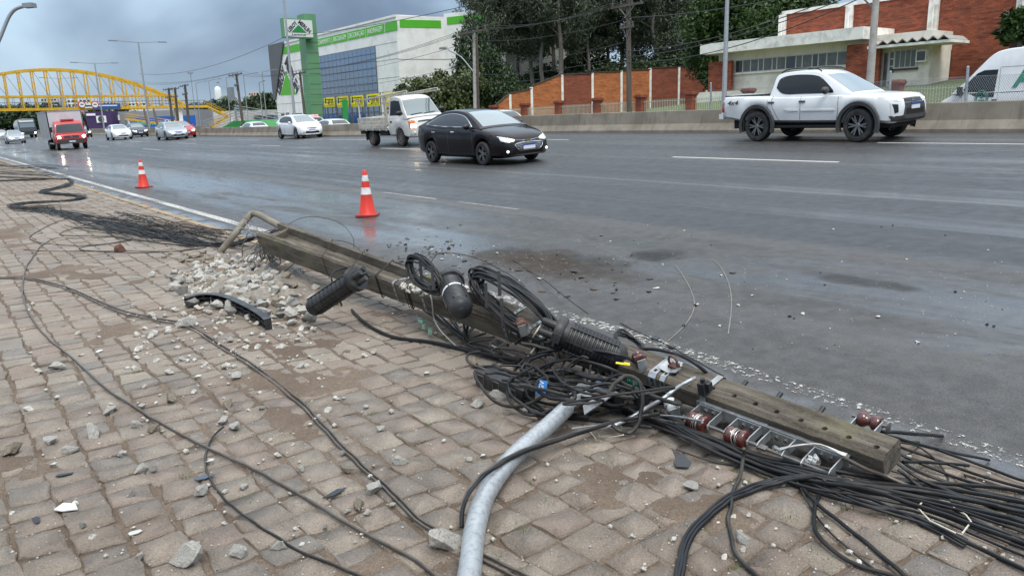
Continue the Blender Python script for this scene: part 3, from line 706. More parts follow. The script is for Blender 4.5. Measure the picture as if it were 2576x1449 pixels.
# green finned insulator, dark clamps
q = ploc(1592, 958, .05); prof = []
for k in range(6): prof += [(.012, k*.014), (.021, k*.014+.003), (.021, k*.014+.007), (.012, k*.014+.010)]
MB().lathe([(0, 0)]+prof+[(0, .09)], (q.x-.04, q.y, .05), RX, 14).build('finned_insulator', m_green, pole, 50)
q = ploc(1770, 975, .09); MB().box((q.x, q.y, .09), (.035, .05, .07)).box((q.x+.022, q.y-.01, .1), (.03, .03, .045)).cyl((q.x, q.y, .12), (q.x, q.y, .145), .012, n=8).build('cable_clamp', m_black, pole)
for px, py in ((1550, 992), (1610, 1000), (1440, 850)):
    q = ploc(px, py, .03); MB().box((q.x, q.y, .03), (.075, .06, .06), Matrix.Rotation(.4, 3, 'Z')).box((q.x+.01, q.y, .065), (.055, .04, .012), Matrix.Rotation(.4, 3, 'Z')).build('connector_block', m_black, pole)
# rebar torn out of the butt
mb = MB(); rr = random.Random(11)
for k in range(44):
    y = rr.uniform(-.1, .1); z = rr.uniform(-.09, .06); p = V((rr.uniform(-.02, .05), y, z)); pts = [p]; d = V((-1, rr.uniform(-.3, .9), rr.uniform(-.3, .5)))
    for j in range(rr.randint(4, 8)):
        d = (d+V((rr.uniform(-.8, .5), rr.uniform(-.7, .9), rr.uniform(-.9, .45)))).normalized(); p = p+d*rr.uniform(.05, .10)
        wz = (MP @ p).z
        if wz < .16: p = p+V((0, 0, .2-wz)); d.z = abs(d.z)
        pts.append(p)
    mb.tube(spline(pts, 4), .0055, 5)
mb.build('torn_rebar', m_rebar, pole, 50)

for o in pole.children_recursive:
    o.data.transform(Matrix.Diagonal((1, -1, 1, 1))); o.data.flip_normals()

# ---- cable splice closures (ribbed domes) lying on the pole
def closure(a, b, r, label, n_rib, ports=4, white_tie=False):
    a, b = V(a), V(b); ax = b-a; L = ax.length; ez = ax.normalized(); ex_ = ez.cross(V((0, 0, 1))).normalized(); M = frame(a, ex_, ez.cross(ex_), ez)
    t = thing('splice_closure', label, 'splice closure', M=M)
    pr = [(0, -.005), (r*.92, -.005), (r*.92, .05)]; z = .05; body = L-.05-r*.75; k = body/n_rib
    for i in range(n_rib): pr += [(r*.93, z+k*.1), (r, z+k*.3), (r, z+k*.7), (r*.93, z+k*.9)]; z += k
    pr += [(r*.93, z), (r*.90, z+r*.25), (r*.78, z+r*.5), (r*.5, z+r*.7), (r*.22, z+r*.76), (r*.2, z+r*.80), (0, z+r*.80)]
    MB().lathe(pr, n=28).build('dome', m_black, t, 40)
    MB().lathe([(r*.9, -.03), (r*1.16, -.03), (r*1.2, -.022), (r*1.2, .012), (r*1.12, .022), (r*.95, .024)], n=28).build('clamp_ring', m_black, t, 40)
    MB().box((r*1.22, 0, -.005), (r*.3, .05, .05)).cyl((r*1.3, -.03, -.005), (r*1.3, .05, -.005), .008, n=8).build('latch', m_black, t)
    for i in range(6):
        th = 2*pi*i/6; MB().box((cos(th)*r*.985, sin(th)*r*.985, .05+body/2), (.012, .007, body), Matrix.Rotation(th, 3, 'Z')).build('rib', m_black, t)
    for i in range(ports):
        th = 2*pi*i/ports+.4; c_ = (cos(th)*r*.5, sin(th)*r*.5); MB().lathe([(.019, -.115), (.021, -.11), (.024, -.03), (.026, -.005)], (c_[0], c_[1], 0), n=10).build('cable_port', m_black, t, 40)
    if white_tie: MB().lathe([(r*1.005, .05+body*.42), (r*1.015, .05+body*.42), (r*1.015, .05+body*.47), (r*1.005, .05+body*.47)], n=24).build('tie_band', m_whitep, t, 40)
    return t, M
cl1, M1 = closure(at(893, 704, .50), at(781, 778, .235), .078, 'black ribbed splice closure hanging over the near flange, left of the others', 9)
cl2, M2 = closure(pt(1132, 712, 5.28), pt(1162, 782, 4.84), .086, 'stout black ribbed splice closure standing across the pole with its dome to the camera', 11, white_tie=True)
cl3, M3 = closure(at(1408, 838, .44), at(1575, 905, .30), .082, 'long black ribbed splice closure lying along the pole above the tangle', 13)

# ---- street-light arm: bent galvanised tube
m_tube = mat('galvanised_tube', (0.40, 0.415, 0.42), 0.42, metal=0.45, var=0.12, vscale=14, dirt=(0.19, 0.195, 0.20), dscale=45, damt=0.6, rvar=0.1)
arm_pts = [at(1155, 1560, .155), at(1180, 1449, .15), at(1195, 1330, .155), at(1225, 1238, .16), at(1288, 1152, .17), at(1370, 1078, .19), at(1430, 1022, .20), at(1476, 972, .20)]
arm = thing('light_arm', 'bent galvanised steel lamp arm reaching from the tangle to the lower edge', 'lamp arm', loc=(0, 0, 0))
MB().tube(spline(arm_pts, 8), .041, 18).build('tube', m_tube, arm, 40)
e0 = arm_pts[-1]; d0 = (arm_pts[-1]-arm_pts[-2]).normalized()
MB().tube([e0-d0*.12, e0-d0*.11, e0-d0*.02, e0-d0*.015], [.042, .0445, .0445, .042], 18).build('collar', m_tube, arm, 40)
pA = at(1495, 985, .22); MB().prism([at(1460, 985, .22), at(1520, 950, .30), at(1560, 985, .24), at(1470, 1045, .16)], (0.0, 0.0, .006)).build('mounting_plate', m_galv, arm)
# ---- bent pipe stub behind the butt
m_pipe = mat('dirty_pipe', (0.17, 0.145, 0.11), 0.8, var=0.3, vscale=10, bump=0.003, bscale=60, dirt=(0.27, 0.24, 0.19), dscale=6, damt=0.6)
bp = [at(556, 632, .13), at(590, 590, .32), at(626, 545, .50), at(636, 538, .53), at(650, 540, .54), at(680, 556, .52), at(722, 578, .47)]
tag(MB().tube(spline(bp, 5), .040, 12).build('bent_pipe', m_pipe, None, 40), 'bent brown-grey pipe propped up like an elbow behind the pole butt', 'pipe')

# ---- fibre terminal box in the tangle
q0, q1 = at(1212, 925, .20), at(1330, 975, .17); ax = (q1-q0); L = ax.length; ez = V((0, 0, 1))
tb = thing('terminal_box', 'flat black cable terminal box with a blue tag lying at the foot of the pole', 'terminal box', M=frame(q0-V((0, 0, .05)), ax, V((0, 0, 1)).cross(ax), None))
MB().bb((0, -.05, -.045), (L, .05, .045)).build('case', m_black, tb); MB().bb((-.008, -.058, .02), (L+.008, .058, .05)).build('lid', m_black, tb)
for x in (.12*L, .45*L, .8*L): MB().tube([(x-.02, -.061, -.025), (x+.03, -.061, -.025), (x+.03, -.061, .035), (x-.02, -.061, .035)], .003, 5, close=True).build('clasp', m_galv_dk, tb)
m_blue = mat('blue_label', (0.03, 0.16, 0.42), 0.35, var=0.1, vscale=20)
bt = at(1362, 975, .25); Mb = frame(bt, C_RT*.75+V((0, -.35, -.1)), V((.2, .3, .9)))
bl = thing('cable_tag', 'small blue plastic cable tag with white letters among black loops', 'tag', M=Mb)
MB().box((0, 0, 0), (.055, .08, .004)).build('plate', m_blue, bl); put_text('GV', Matrix.Translation((0, .012, .0035)) @ Matrix.Rotation(pi/2, 4, 'Z'), .035, m_whitep, 'lettering', bl, depth=.0006)
yt = at(1567, 915, .34); yl = MB().box((0, 0, 0), (.075, .016, .003)).box((.02, .004, .004), (.03, .012, .003)); o = yl.build('yellow_tag', mat('yellow_tag', (0.75, 0.62, 0.02), .4)); o.location = yt; o.rotation_euler = (.2, .1, -.9); tag(o, 'bright yellow cable tag beside the long splice closure', 'tag')

# ================================================================== CABLES
def gpt(p, r):
    x, y = p[0], p[1]; up = p[2] if len(p) > 2 else 0.0
    return ground(x, y, r+.002+up)
def cable(pts, r, label, group=None, m=m_cable, per=6, px=True, n=6, name='cable', cat='cable'):
    P_ = [gpt(p, r) for p in pts] if px else [V(p) for p in pts]
    S__ = spline(P_, per); sd_ = len(bpy.data.objects)*.37
    if px: S__ = [p+V((mnoise.noise(p*9+V((sd_, 0, 0))), mnoise.noise(p*9+V((0, sd_, 0))), 0))*.006 for p in S__]
    o = MB().tube(S__, r, n).build(name, m, None, 60, fix=False); tag(o, label, cat, group); return o
cable([(-60, 698), (0, 698), (75, 700), (175, 725), (290, 775), (390, 800), (470, 815), (560, 870), (638, 917), (755, 1007), (840, 1096), (910, 1166), (976, 1224), (1057, 1305), (1123, 1340), (1200, 1387), (1328, 1449), (1450, 1520)], .0065, 'upper of two dark strands running from the left edge to the lamp arm', 'paired strands', m_strand)
cable([(-60, 702), (0, 701), (75, 704), (175, 731), (290, 782), (390, 806), (470, 823), (560, 879), (634, 924), (748, 1013), (834, 1102), (904, 1172), (969, 1231), (1050, 1312), (1117, 1348), (1190, 1397), (1290, 1449), (1400, 1520)], .006, 'lower of two dark strands running from the left edge to the lamp arm', 'paired strands', m_strand)
cable([(95, 628, .01), (70, 665), (58, 705), (58, 745), (74, 790), (115, 845), (175, 895), (267, 976), (330, 1018), (401, 1062), (517, 1124), (638, 1179), (793, 1268), (921, 1344), (1026, 1398), (1100, 1449), (1180, 1510)], .0075, 'twisted steel strand curving down the left of the pavement', None, m_strand)
cable([(562, 1073, .02), (535, 1100), (518, 1145), (520, 1185), (540, 1225), (600, 1285), (680, 1340), (745, 1380), (820, 1412), (910, 1449), (1010, 1490)], .0055, 'thin black wire hooking across the pavement in the lower left', None, m_cable2)
cable([(1660, 1040, .09), (1600, 1050, .08), (1529, 1067, .05), (1410, 1105, .06), (1314, 1138, .09), (1231, 1185, .11), (1185, 1235, .10), (1165, 1284, .06), (1161, 1326, .02)], .009, 'black cable arching over the bent lamp arm', None, m_cable)
cable([(1640, 1046, .07), (1520, 1066, .05), (1400, 1103, .065), (1305, 1135, .10), (1225, 1182, .12), (1180, 1230, .105), (1163, 1280, .062), (1160, 1326, .02)], .006, 'grey steel strand arching over the lamp arm beside the black cable', None, m_strand)
for k, (r, off) in enumerate(((.009, 0), (.009, 7), (.008, 15))):
    cable([(2050, 1195+off*.3, .04), (1983, 1200+off*.5, .02), (1907, 1216+off), (1844, 1240+off), (1810+off*.4, 1262+off), (1741+off, 1326+off*.3), (1714+off, 1381), (1702+off, 1449), (1700+off, 1530)], r, 'black cable of three sweeping down together to the lower edge below the racks', 'three cables below the racks')
cable([(1873, 1128, .1), (1872, 1150, .05), (1862, 1195), (1844, 1238), (1838, 1275), (1833, 1315), (1845, 1372), (1863, 1408), (1904, 1449), (1960, 1500)], .008, 'black tail of cable hanging from the spool rack and curling to the lower edge', None, m_cable2)
cable([(2075, 1205, .04), (2068, 1225), (2052, 1276), (2048, 1320), (2064, 1355), (2111, 1395), (2174, 1427), (2253, 1449), (2380, 1490)], .0085, 'black cable hooking in a C shape left of the bundle')
cable([(1990, 1195, .03), (2003, 1209), (2049, 1260), (2111, 1311), (2190, 1373), (2278, 1449), (2340, 1510)], .0085, 'straight black cable crossing the C shaped one')
cable([(1996, 1200, .03), (2015, 1230), (2040, 1275), (2080, 1330), (2160, 1400), (2220, 1449), (2280, 1500)], .004, 'thin dark wire trailing past the C shaped cable', None, m_cable2)
cable([(1700, 1130, .05), (1790, 1160), (1900, 1178), (2002, 1204), (2127, 1219), (2220, 1226), (2300, 1227), (2350, 1224), (2376, 1217), (2382, 1196), (2354, 1157, .02), (2310, 1123, .05), (2262, 1112, .09)], .0045, 'thin grey wire looping round the tip of the pole', None, m_cable2)
# main bundle that leaves under the tip towards the lower right
rb = random.Random(21)
for k in range(17):
    f = k/16.0; ex_y = 1245+f*195; j = lambda a=9: rb.uniform(-a, a)
    pts = [(1640+j(30), 1040+f*14+j(), .03), (1760+j(), 1090+f*26+j(4), .03+rb.uniform(0, .03)), (1900+j(), 1142+f*40+j(7), rb.uniform(.0, .03)), (2040+j(), 1176+f*50+j(), rb.uniform(0, .03)), (2180+j(), 1192+f*78+j(12), rb.uniform(0, .03)), (2320+j(20), 1216+f*90+j(7), rb.uniform(.0, .03)), (2576, ex_y+j(9), .005), (2760, ex_y+62+j(12), .005)]
    if k in (12, 14, 15): pts = pts[:5]+[(2330, 1307+(k-12)*6, .0), (2440+j(16), 1358+(k-12)*6, .0)]
    cable(pts, rb.choice((.0075, .009, .005, .0085, .006)), 'black cable in the thick bundle running out from under the pole tip', 'bundle under the pole tip')
for a, b, c_, lab in (((2215, 1084, .13), (2290, 1090, .06), (2370, 1097), 'stubby cut cable end lying furthest up the road by the tip'), ((2215, 1090, .12), (2340, 1125, .03), (2489, 1157), 'thin cut cable end pointing right over wet asphalt'), ((2270, 1160, .06), (2350, 1163, .02), (2438, 1171), 'short cut cable end lying right of the pole end'), ((2250, 1112, .09), (2290, 1112, .05), (2312, 1113), 'shortest bare-ended cable beside the pole end')):
    cable([a, b, c_], .009 if 'stubby' in lab else .007, lab)
for k in range(6): cable([(2240+k*4, 1100+k*16, .07), (2330, 1125+k*22+rb.uniform(-5, 5), .02), (2450, 1170+k*22+rb.uniform(-9, 9)), (2580, 1200+k*24+rb.uniform(-12, 12)), (2700, 1235+k*26)], .0065, 'loose black cable fanning out over the asphalt right of the tip', 'cables fanned right of the tip')
cable([(2120, 1150, .10), (2180, 1180, .06), (2237, 1200, .03), (2310, 1233, .01), (2388, 1273), (2480, 1318), (2576, 1366), (2680, 1415)], .0085, 'braided grey steel messenger strand leaving the lower rack', None, m_strand)
# wire hoops
m_hoop = mat('cream_wire', (0.55, 0.50, 0.40), 0.5, var=0.2, vscale=30)
for pts, lab in (([(1472, 1070), (1500, 1105), (1568, 1094), (1560, 1062), (1535, 1058)], 'small bent cream wire hoop lying behind the lamp arm'), ([(2390, 1263), (2330, 1252), (2308, 1276), (2340, 1310), (2405, 1341), (2420, 1342), (2443, 1312), (2430, 1295), (2398, 1276)], 'larger cream wire hoop lying on the cable bundle at the right')):
    Q = [ground(*p, .02) for p in pts]; o = MB().tube(Q, .0035, 6, close=len(pts) == 5).build('wire_hoop', m_hoop, None, 60, fix=False); tag(o, lab, 'wire hoop')

# tangle in the middle: loops thrown over the pole
rt = random.Random(33)
def loop(c, a, b, r, label, group, m=m_cable, th0=0.0, th1=2*pi, jit=.012, n=22):
    c, a, b = V(c), V(a), V(b); ph_ = rt.uniform(0, 6); P_ = []
    for t in lin(th0, th1, n):
        k = 1+.10*sin(2*t+ph_)+.06*sin(3*t+ph_*2); p = c+(a*cos(t)+b*sin(t))*k+V((rt.uniform(-jit, jit), rt.uniform(-jit, jit), rt.uniform(-jit, jit)))
        if p.z < gz(p.x, p.y)+r+.004: p.z = gz(p.x, p.y)+r+.004
        P_.append(p)
    return cable(P_, r, label, group, m, 3, px=False, n=6)
# two hanks of cable standing on the pole
def hank(c, a, b, w, n, r, lab, grp):
    for k in range(n):
        o = V(w)*rt.uniform(-1, 1); s_ = 1+rt.uniform(-.13, .05)
        loop(V(c)+o, V(a)*s_, V(b)*s_, r, lab, grp, jit=.004)
c1 = at(1066, 690, .58); hank(c1, at(1112, 722, .52)-c1, V((.02, .02, .085)), (.035, .02, .01), 11, .0075, 'black cable turn in the smaller hank behind the pole', 'smaller hank of cable')
c2 = at(1290, 765, .46); hank(c2, at(1400, 832, .36)-c2, V((.03, .05, .115)), (.05, .03, .012), 17, .0085, 'black cable turn in the larger hank behind the pole', 'larger hank of cable')
c3 = at(1585, 872, .30); hank(c3, at(1625, 892, .27)-c3, V((.09, .10, .03)), (.006, .006, .015), 8, .0065, 'black cable turn in the round hank right of the long closure', 'round hank of cable')
for c_, d_ in ((c1, (1058, 672, .64)), (c1, (1088, 690, .62)), (c2, (1222, 735, .54)), (c2, (1262, 775, .50)), (c2, (1255, 705, .62))):
    p = at(*d_); o = MB().beam(p-V((.01, .02, .10)), p+V((0, .0, .06)), .022, .004).build('hank_bracket', m_black); tag(o, 'flat dark steel bracket sticking out of a cable hank', 'bracket', 'hank brackets')
for k in range(46):
    px = rt.uniform(1270, 1650); f = (px-1270)/380; py = 905+f*80+rt.uniform(-30, 62); z = rt.uniform(.02, .20)
    c_ = at(px, py, PAVE+z); R_ = rt.uniform(.09, .27); th = rt.uniform(-.6, .6)+radians(-66); a = V((cos(th), sin(th), rt.uniform(-.12, .12)))*R_; b = V((-sin(th), cos(th), 0))*R_*rt.uniform(.30, .62)+V((0, 0, rt.uniform(-.05, .13)))
    t0 = rt.uniform(0, 6.28); loop(c_, a, b, rt.choice((.0065, .0075, .009, .0105)), 'black cable loop in the tangle round the middle of the pole', 'tangle at mid pole', rt.choice((m_cable, m_cable, m_cable2)), t0, t0+rt.uniform(3.0, 6.2), .003, 16)
for k, (P4, r) in enumerate((([(1300, 960, .02), (1330, 905, .12), (1400, 880, .22), (1500, 882, .26), (1590, 905, .22), (1640, 960, .10)], .010), ([(1290, 985, .0), (1340, 1040, .0), (1420, 1040, .06), (1490, 1000, .14), (1560, 975, .18)], .010), ([(1370, 1080, .0), (1385, 1040, .05), (1430, 1000, .12), (1520, 965, .2), (1600, 985, .16), (1680, 1010, .1)], .009), ([(1330, 1000, .0), (1330, 950, .08), (1380, 915, .18), (1450, 905, .22), (1530, 925, .2), (1600, 960, .12), (1690, 1000, .08)], .009), ([(1250, 935, .02), (1300, 990, .0), (1400, 1045, .0), (1520, 1060, .03), (1640, 1075, .03)], .010), ([(1320, 905, .1), (1290, 945, .04), (1310, 1000, .0), (1380, 1040, .0), (1480, 1050, .04)], .010))):
    cable(P4, r, ['thick black cable arching over the terminal box', 'black cable bowing below the blue tag', 'black cable arching over the lamp arm top', 'black cable crossing the middle of the tangle', 'black cable along the front edge of the tangle', 'black cable curling round the left of the tangle'][k])
for k in range(16):
    x0 = rt.uniform(1040, 1250); j = lambda a=8: rt.uniform(-a, a); f = rt.uniform(0, 1)
    pts = [(x0, 760+(x0-1040)*.42+j(), .02+.1*f), (1180+j(), 862+j(), .02+.05*f), (1290+j(), 905+j(), .03*f), (1400+j(), 960+j(14), .04*f), (1500+j(), 1000+j(14), .05*f), (1620+j(), 1040+j(12), .05*f), (1720+j(), 1075+j(10), .04*f)]
    cable(pts, rt.choice((.006, .008, .010)), 'black cable running along the near foot of the pole', 'cables along the foot of the pole', rt.choice((m_cable, m_cable2)))
cable([(886, 780), (910, 806), (950, 832), (1000, 850), (1080, 860), (1150, 875), (1230, 893, .02), (1310, 905, .05)], .013, 'thick black cable with a cut end left of the terminal box')
cable([(1790, 965, .12), (1775, 935, .22), (1735, 905, .28), (1680, 885, .27), (1620, 878, .22), (1570, 888, .17)], .0095, 'thick black cable arched high over the pole beside the painted line')
cable([(1800, 990, .10), (1790, 962, .16), (1740, 925, .20), (1680, 905, .2), (1610, 905, .16)], .008, 'second black cable arched low over the pole beside the painted line')
for pts, lab in (([(889, 630, .0), (888, 600, .12), (862, 566, .25), (815, 548, .30), (760, 548, .30), (708, 575, .28)], 'wire arching high above the trough of the pole butt'), ([(905, 628, .05), (880, 612, .12), (840, 605, .2), (800, 620, .26), (750, 655, .18), (700, 695, .10), (640, 730, .07)], 'wire crossing the pole butt towards the rubble'), ([(1320, 720, .02), (1280, 690, .1), (1200, 650, .2), (1140, 638, .22), (1100, 640, .12), (1085, 660, .0)], 'thin wire arching over the road behind the pole'), ([(1480, 790, .03), (1420, 745, .08), (1370, 705, .05), (1330, 680, .0), (1290, 655, .0)], 'thin wire lying across the oily patch'), ([(1560, 812, .0), (1620, 842, .01), (1680, 868, .02), (1745, 905, .03), (1820, 945, .02)], 'straight black wire along the painted line')):
    cable(pts, .0042, lab, None, m_cable2)
cable([(860, 770, .05), (835, 690, .30), (905, 668, .3), (960, 660, .32), (1010, 665, .34), (1075, 712, .38), (1110, 740, .36)], .008, 'black cable leaving the left splice closure along the pole')
# white twisted pair and green clips on the near face
P_ = [ploc(*p) for p in ((1090, 770, .09),)]
cable([(1078, 716, .36), (1086, 760, .26), (1092, 800, .12), (1108, 830, .05), (1128, 852, .02), (1150, 872, .0)], .005, 'white twisted pair dangling over the near face of the pole', None, m_hoop)
cable([(1335, 860, .16), (1352, 830, .25), (1372, 808, .28), (1350, 868, .14), (1322, 905, .05)], .006, 'grey and white twisted lead hanging below the long closure', None, m_hoop)
for px, py, z in ((1066, 822, .06), (1082, 835, .05), (1060, 808, .08)):
    o = MB().box((0, 0, 0), (.022, .07, .022)).box((0, .03, .012), (.03, .02, .012)).build('wire_clip', mat('pale_green_plastic', (.16, .30, .22), .45)); o.location = at(px, py, PAVE+z); o.rotation_euler = (rt.uniform(-.4, .4), rt.uniform(-.4, .4), rt.uniform(-.6, .9)); tag(o, 'pale green plastic wire clip dangling at the near face of the pole', 'wire clip', 'green wire clips')
# twisted steel strand crossing the pole near the racks
cable([(1500, 1078, .03), (1560, 1064, .05), (1620, 1030, .10), (1670, 1000, .16), (1715, 968, .20), (1748, 950, .22)], .010, 'braided bright steel guy strand crossing the pole above the white spool', None, m_galv)
cable([(1440, 1078, .02), (1560, 1062, .04), (1660, 1045, .05), (1750, 1056, .10), (1765, 1062, .12)], .006, 'bright steel wire tied to the upper spool rack', None, m_galv)
# ---- long heap of cables on the left of the pavement
rl_ = random.Random(8)
Z = [(0, 456), (110, 453), (172, 452), (182, 458), (160, 470), (116, 481), (112, 487), (165, 491), (202, 495), (203, 501), (150, 506), (72, 511), (38, 518), (48, 524), (95, 526), (150, 534), (225, 550), (330, 580), (450, 603), (560, 618), (640, 600, .1), (705, 582, .34)]
ZP = [ground(p[0], p[1], .012+(p[2] if len(p) > 2 else 0)) for p in Z]
for k in range(20):
    sp = rl_.uniform(0, 50); wd = .24; pts = []
    for i, p in enumerate(ZP):
        g = (.35 if i < 4 else 1.0)*(1.0 if i < 14 else 2.3 if i < 19 else .5)
        pts.append(p+V((wd*g*mnoise.noise(V((sp, i*.55, 0))), wd*g*2*mnoise.noise(V((sp, i*.55, 9))), max(0, .05*mnoise.noise(V((sp, i*.4, 4)))+.012*rl_.random()))))
    cable(pts, rl_.choice((.0055, .007, .0085)), 'black cable folded back and forth in the heap on the far pavement', 'folded cable heap', rl_.choice((m_cable, m_cable2)), 4, px=False)
for k in range(30):
    a = ground(rl_.uniform(150, 420), 0+rl_.uniform(535, 580)); pts = []
    x0, y0 = rl_.uniform(150, 330), rl_.uniform(532, 575); x1, y1 = rl_.uniform(430, 640), rl_.uniform(580, 632); n = 6
    for i in range(n+1):
        t = i/n; pts.append((x0+(x1-x0)*t+rl_.uniform(-6, 6), y0+(y1-y0)*t+rl_.uniform(-5, 5)-12*sin(pi*t)*rl_.uniform(-.6, 1), rl_.uniform(0, .07)*sin(pi*t)))
    cable(pts, rl_.choice((.004, .0055, .007)), 'black cable strand in the spread-out tangle between kerb and butt', 'spread cable tangle', rl_.choice((m_cable, m_cable2)), 5)
for k in range(12):
    px, py = rl_.uniform(330, 600), 0; py = 560+(px-330)*.14+rl_.uniform(-8, 18); c_ = ground(px, py, .03); R_ = rl_.uniform(.25, .6); th = rl_.uniform(0, 3)
    a = V((cos(th)*.5, sin(th), 0))*R_; b = V((-sin(th)*.5, cos(th)*.6, rl_.uniform(.0, .25)))*R_
    loop(c_, a, b, .0045, 'thin black wire loop standing up in the spread-out tangle', 'loops in the spread tangle', m_cable2, 0, rl_.uniform(3.5, 6), .02)
for k in range(16):
    y0 = rl_.uniform(410, 452); cable([(-30, y0+rl_.uniform(-4, 4)), (40, y0+4+rl_.uniform(-4, 4), .02), (110, y0+6+rl_.uniform(-4, 4), .02), (150+rl_.uniform(-40, 30), y0+8)], .009, 'black cable in the farthest heap at the left edge', 'farthest cable heap', m_cable2, 4)
for pts, lab in (([(95, 628), (110, 615), (140, 600), (200, 600), (280, 597), (330, 602), (300, 610), (200, 618), (110, 612), (75, 600), (90, 585), (140, 560), (190, 545)], 'thin wire lying in a wide loop on the left pavement'), ([(60, 628), (120, 632), (200, 632), (320, 632), (450, 632), (520, 622)], 'thin wire stretched straight across the left pavement'), ([(520, 622), (440, 632), (330, 636), (215, 630), (205, 622), (260, 615), (330, 602), (320, 596), (230, 594), (160, 592), (155, 585), (200, 570), (240, 560)], 'thin wire looping round the dark lump on the pavement')):
    cable(pts, .005, lab, None, m_cable2)
# ================================================================== RUBBLE, DEBRIS, CONES
def hull_mesh(seed, m, n=16, sq=(1, 1, .7)):
    r = random.Random(seed); bm = bmesh.new()
    for k in range(n):
        v = V((r.gauss(0, 1), r.gauss(0, 1), r.gauss(0, 1))).normalized()*r.uniform(.72, 1.05); bm.verts.new((v.x*sq[0], v.y*sq[1], v.z*sq[2]))
    res = bmesh.ops.convex_hull(bm, input=bm.verts); bmesh.ops.delete(bm, geom=list({g for g in res['geom_interior']+res['geom_unused'] if isinstance(g, bmesh.types.BMVert)}), context='VERTS')
    bmesh.ops.recalc_face_normals(bm, faces=bm.faces)
    # break the facets up a little so that they read as torn concrete
    bmesh.ops.subdivide_edges(bm, edges=bm.edges, cuts=1, use_grid_fill=True)
    for v in bm.verts: v.co += v.co.normalized()*.16*mnoise.noise(v.co*2.3+V((seed, 0, 0)))
    me = bpy.data.meshes.new('concrete_chunk'); bm.to_mesh(me); bm.free(); me.materials.append(m); return me
CH = [hull_mesh(s, m_conc_new, 14, (1, r0.uniform(.6, 1), r0.uniform(.5, .85))) for s in range(10)]
CHT = [hull_mesh(s+50, m_conc_tan, 12, (1, r0.uniform(.6, 1), r0.uniform(.45, .8))) for s in range(5)]
m_conc_gry = mat('broken_concrete_grey', (0.26, 0.25, 0.23), 0.95, var=0.4, vscale=14, bump=0.006, bscale=70, dirt=(0.13, 0.11, 0.09), dscale=9, damt=0.7)
CHG = [hull_mesh(s+80, m_conc_gry, 12, (1, r0.uniform(.5, 1), r0.uniform(.4, .8))) for s in range(6)]
rc = random.Random(17)
def chunk(p, r, me, label, group=None, name='concrete_chunk', el=1.0, sink=.75):
    o = inst(me, name, None, (p[0], p[1], p[2]+r*.5*sink), (rc.uniform(-.5, .5), rc.uniform(-.5, .5), rc.uniform(0, 6.28)), (r*el, r, r)); tag(o, label, 'rubble', group); return o
NOTE = [((1129, 1375), .062, 0, 'largest pale concrete block, jammed against the lamp arm near the bottom'), ((745, 690), .10, 0, 'big concrete block wedged under the trough of the pole'), ((468, 1408), .052, 0, 'tall pale concrete lump near the lower edge, left of centre'), ((602, 1396), .038, 0, 'rounded pale lump near the lower edge'), ((507, 1240), .036, 0, 'pale lump beside the thin hooked wire'), ((357, 1184), .03, 0, 'grey lump lying on a dark paving stone'), ((590, 1080), .036, 0, 'pale lump right of the thin wire end'), ((560, 1064), .03, 0, 'jagged lump touching the thin wire end'), ((387, 1082), .036, 1, 'half brown concrete lump beside the steel strand'), ((344, 1072), .03, 0, 'crumbled pale lump above the steel strand'), ((235, 1094), .044, 0, 'long flat pale chunk in the lower left'), ((127, 1114), .036, 0, 'pale lump left of the long flat chunk'), ((178, 1136), .03, 0, 'smooth white lump below the long flat chunk'), ((30, 1142), .045, 1, 'brown weathered chunk at the left edge'), ((281, 1036), .036, 0, 'white layered chunk touching the steel strand'), ((429, 1010), .042, 1, 'brown sided chunk right of the steel strand'), ((143, 930), .045, 0, 'wide pale chunk on the left, below the strand bend'), ((595, 954), .036, 0, 'pale chunk lying under the paired strands'), ((470, 820), .07, 0, 'large flat slab of concrete below the broken bumper strip'), ((941, 1235), .04, 0, 'rounded pale chunk right of the steel strand'), ((906, 1276), .034, 1, 'dark faced chunk with a pale rim'), ((1007, 1167), .036, 0, 'smooth pale chunk between strands and lamp arm'), ((1255, 1002), .04, 0, 'long torn pale chunk below the terminal box'), ((1200, 1021), .026, 0, 'small white chunk left of the long torn one'), ((1322, 1037), .026, 0, 'knobbly white chunk left of the lamp arm top'), ((1195, 922), .05, 1, 'tan chunk leaning on the terminal box'), ((704, 1380), .03, 0, 'pale chunk on the black wire at the bottom'), ((1737, 1230), .03, 0, 'white chunk below the dark plastic claw'), ((1868, 1361), .03, 0, 'grey chunk at the curl of the hanging cable'), ((577, 1021), .03, 1, 'tan block lying above the thin wire end')]
for p, r, t, lab in NOTE: chunk(ground(*p), r*1.2, rc.choice(CHT if t else CH), lab, el=1.6 if 'long' in lab or 'tall' in lab else 1.15)
chunk(ground(883, 1183), .03, CHT[2], 'thin tan splinter between the two strand lines', el=1.6, sink=.3)
# the heap below the butt: bigger pieces one by one, crumbs as one mass
pc0 = ground(600, 722); cand = []
for k in range(700):
    t = rc.random(); px = 600+rc.gauss(0, 75); py = 722+rc.gauss(0, 42)+(px-600)*.18
    if py < 640+max(0, (600-px))*.25: continue
    p = ground(px, py); hgt = .13*math.exp(-(((p.x+1.75)/.45)**2+((p.y-7.0)/.75)**2)); r = .018+.072*rc.random()**2.4
    cand.append((p, hgt*rc.uniform(.2, 1.0), r, 0))
for k in range(520):
    px = rc.uniform(20, 1250); py = rc.uniform(760, 1420); d = abs(px-560)/600
    if rc.random() < d*.55 or (px > 1000 and rc.random() < .5) or py-760 > 760*rc.random()**.8: continue
    cand.append((ground(px, py), 0, .007+.022*rc.random()**2.4, 1))
for k in range(70): cand.append((ground(rc.uniform(1150, 2560), rc.uniform(1120, 1440)), 0, .005+.009*rc.random(), 2))
for k in range(160): cand.append((ground(rc.uniform(320, 800), rc.uniform(770, 930)), 0, .008+.03*rc.random()**2, 1))
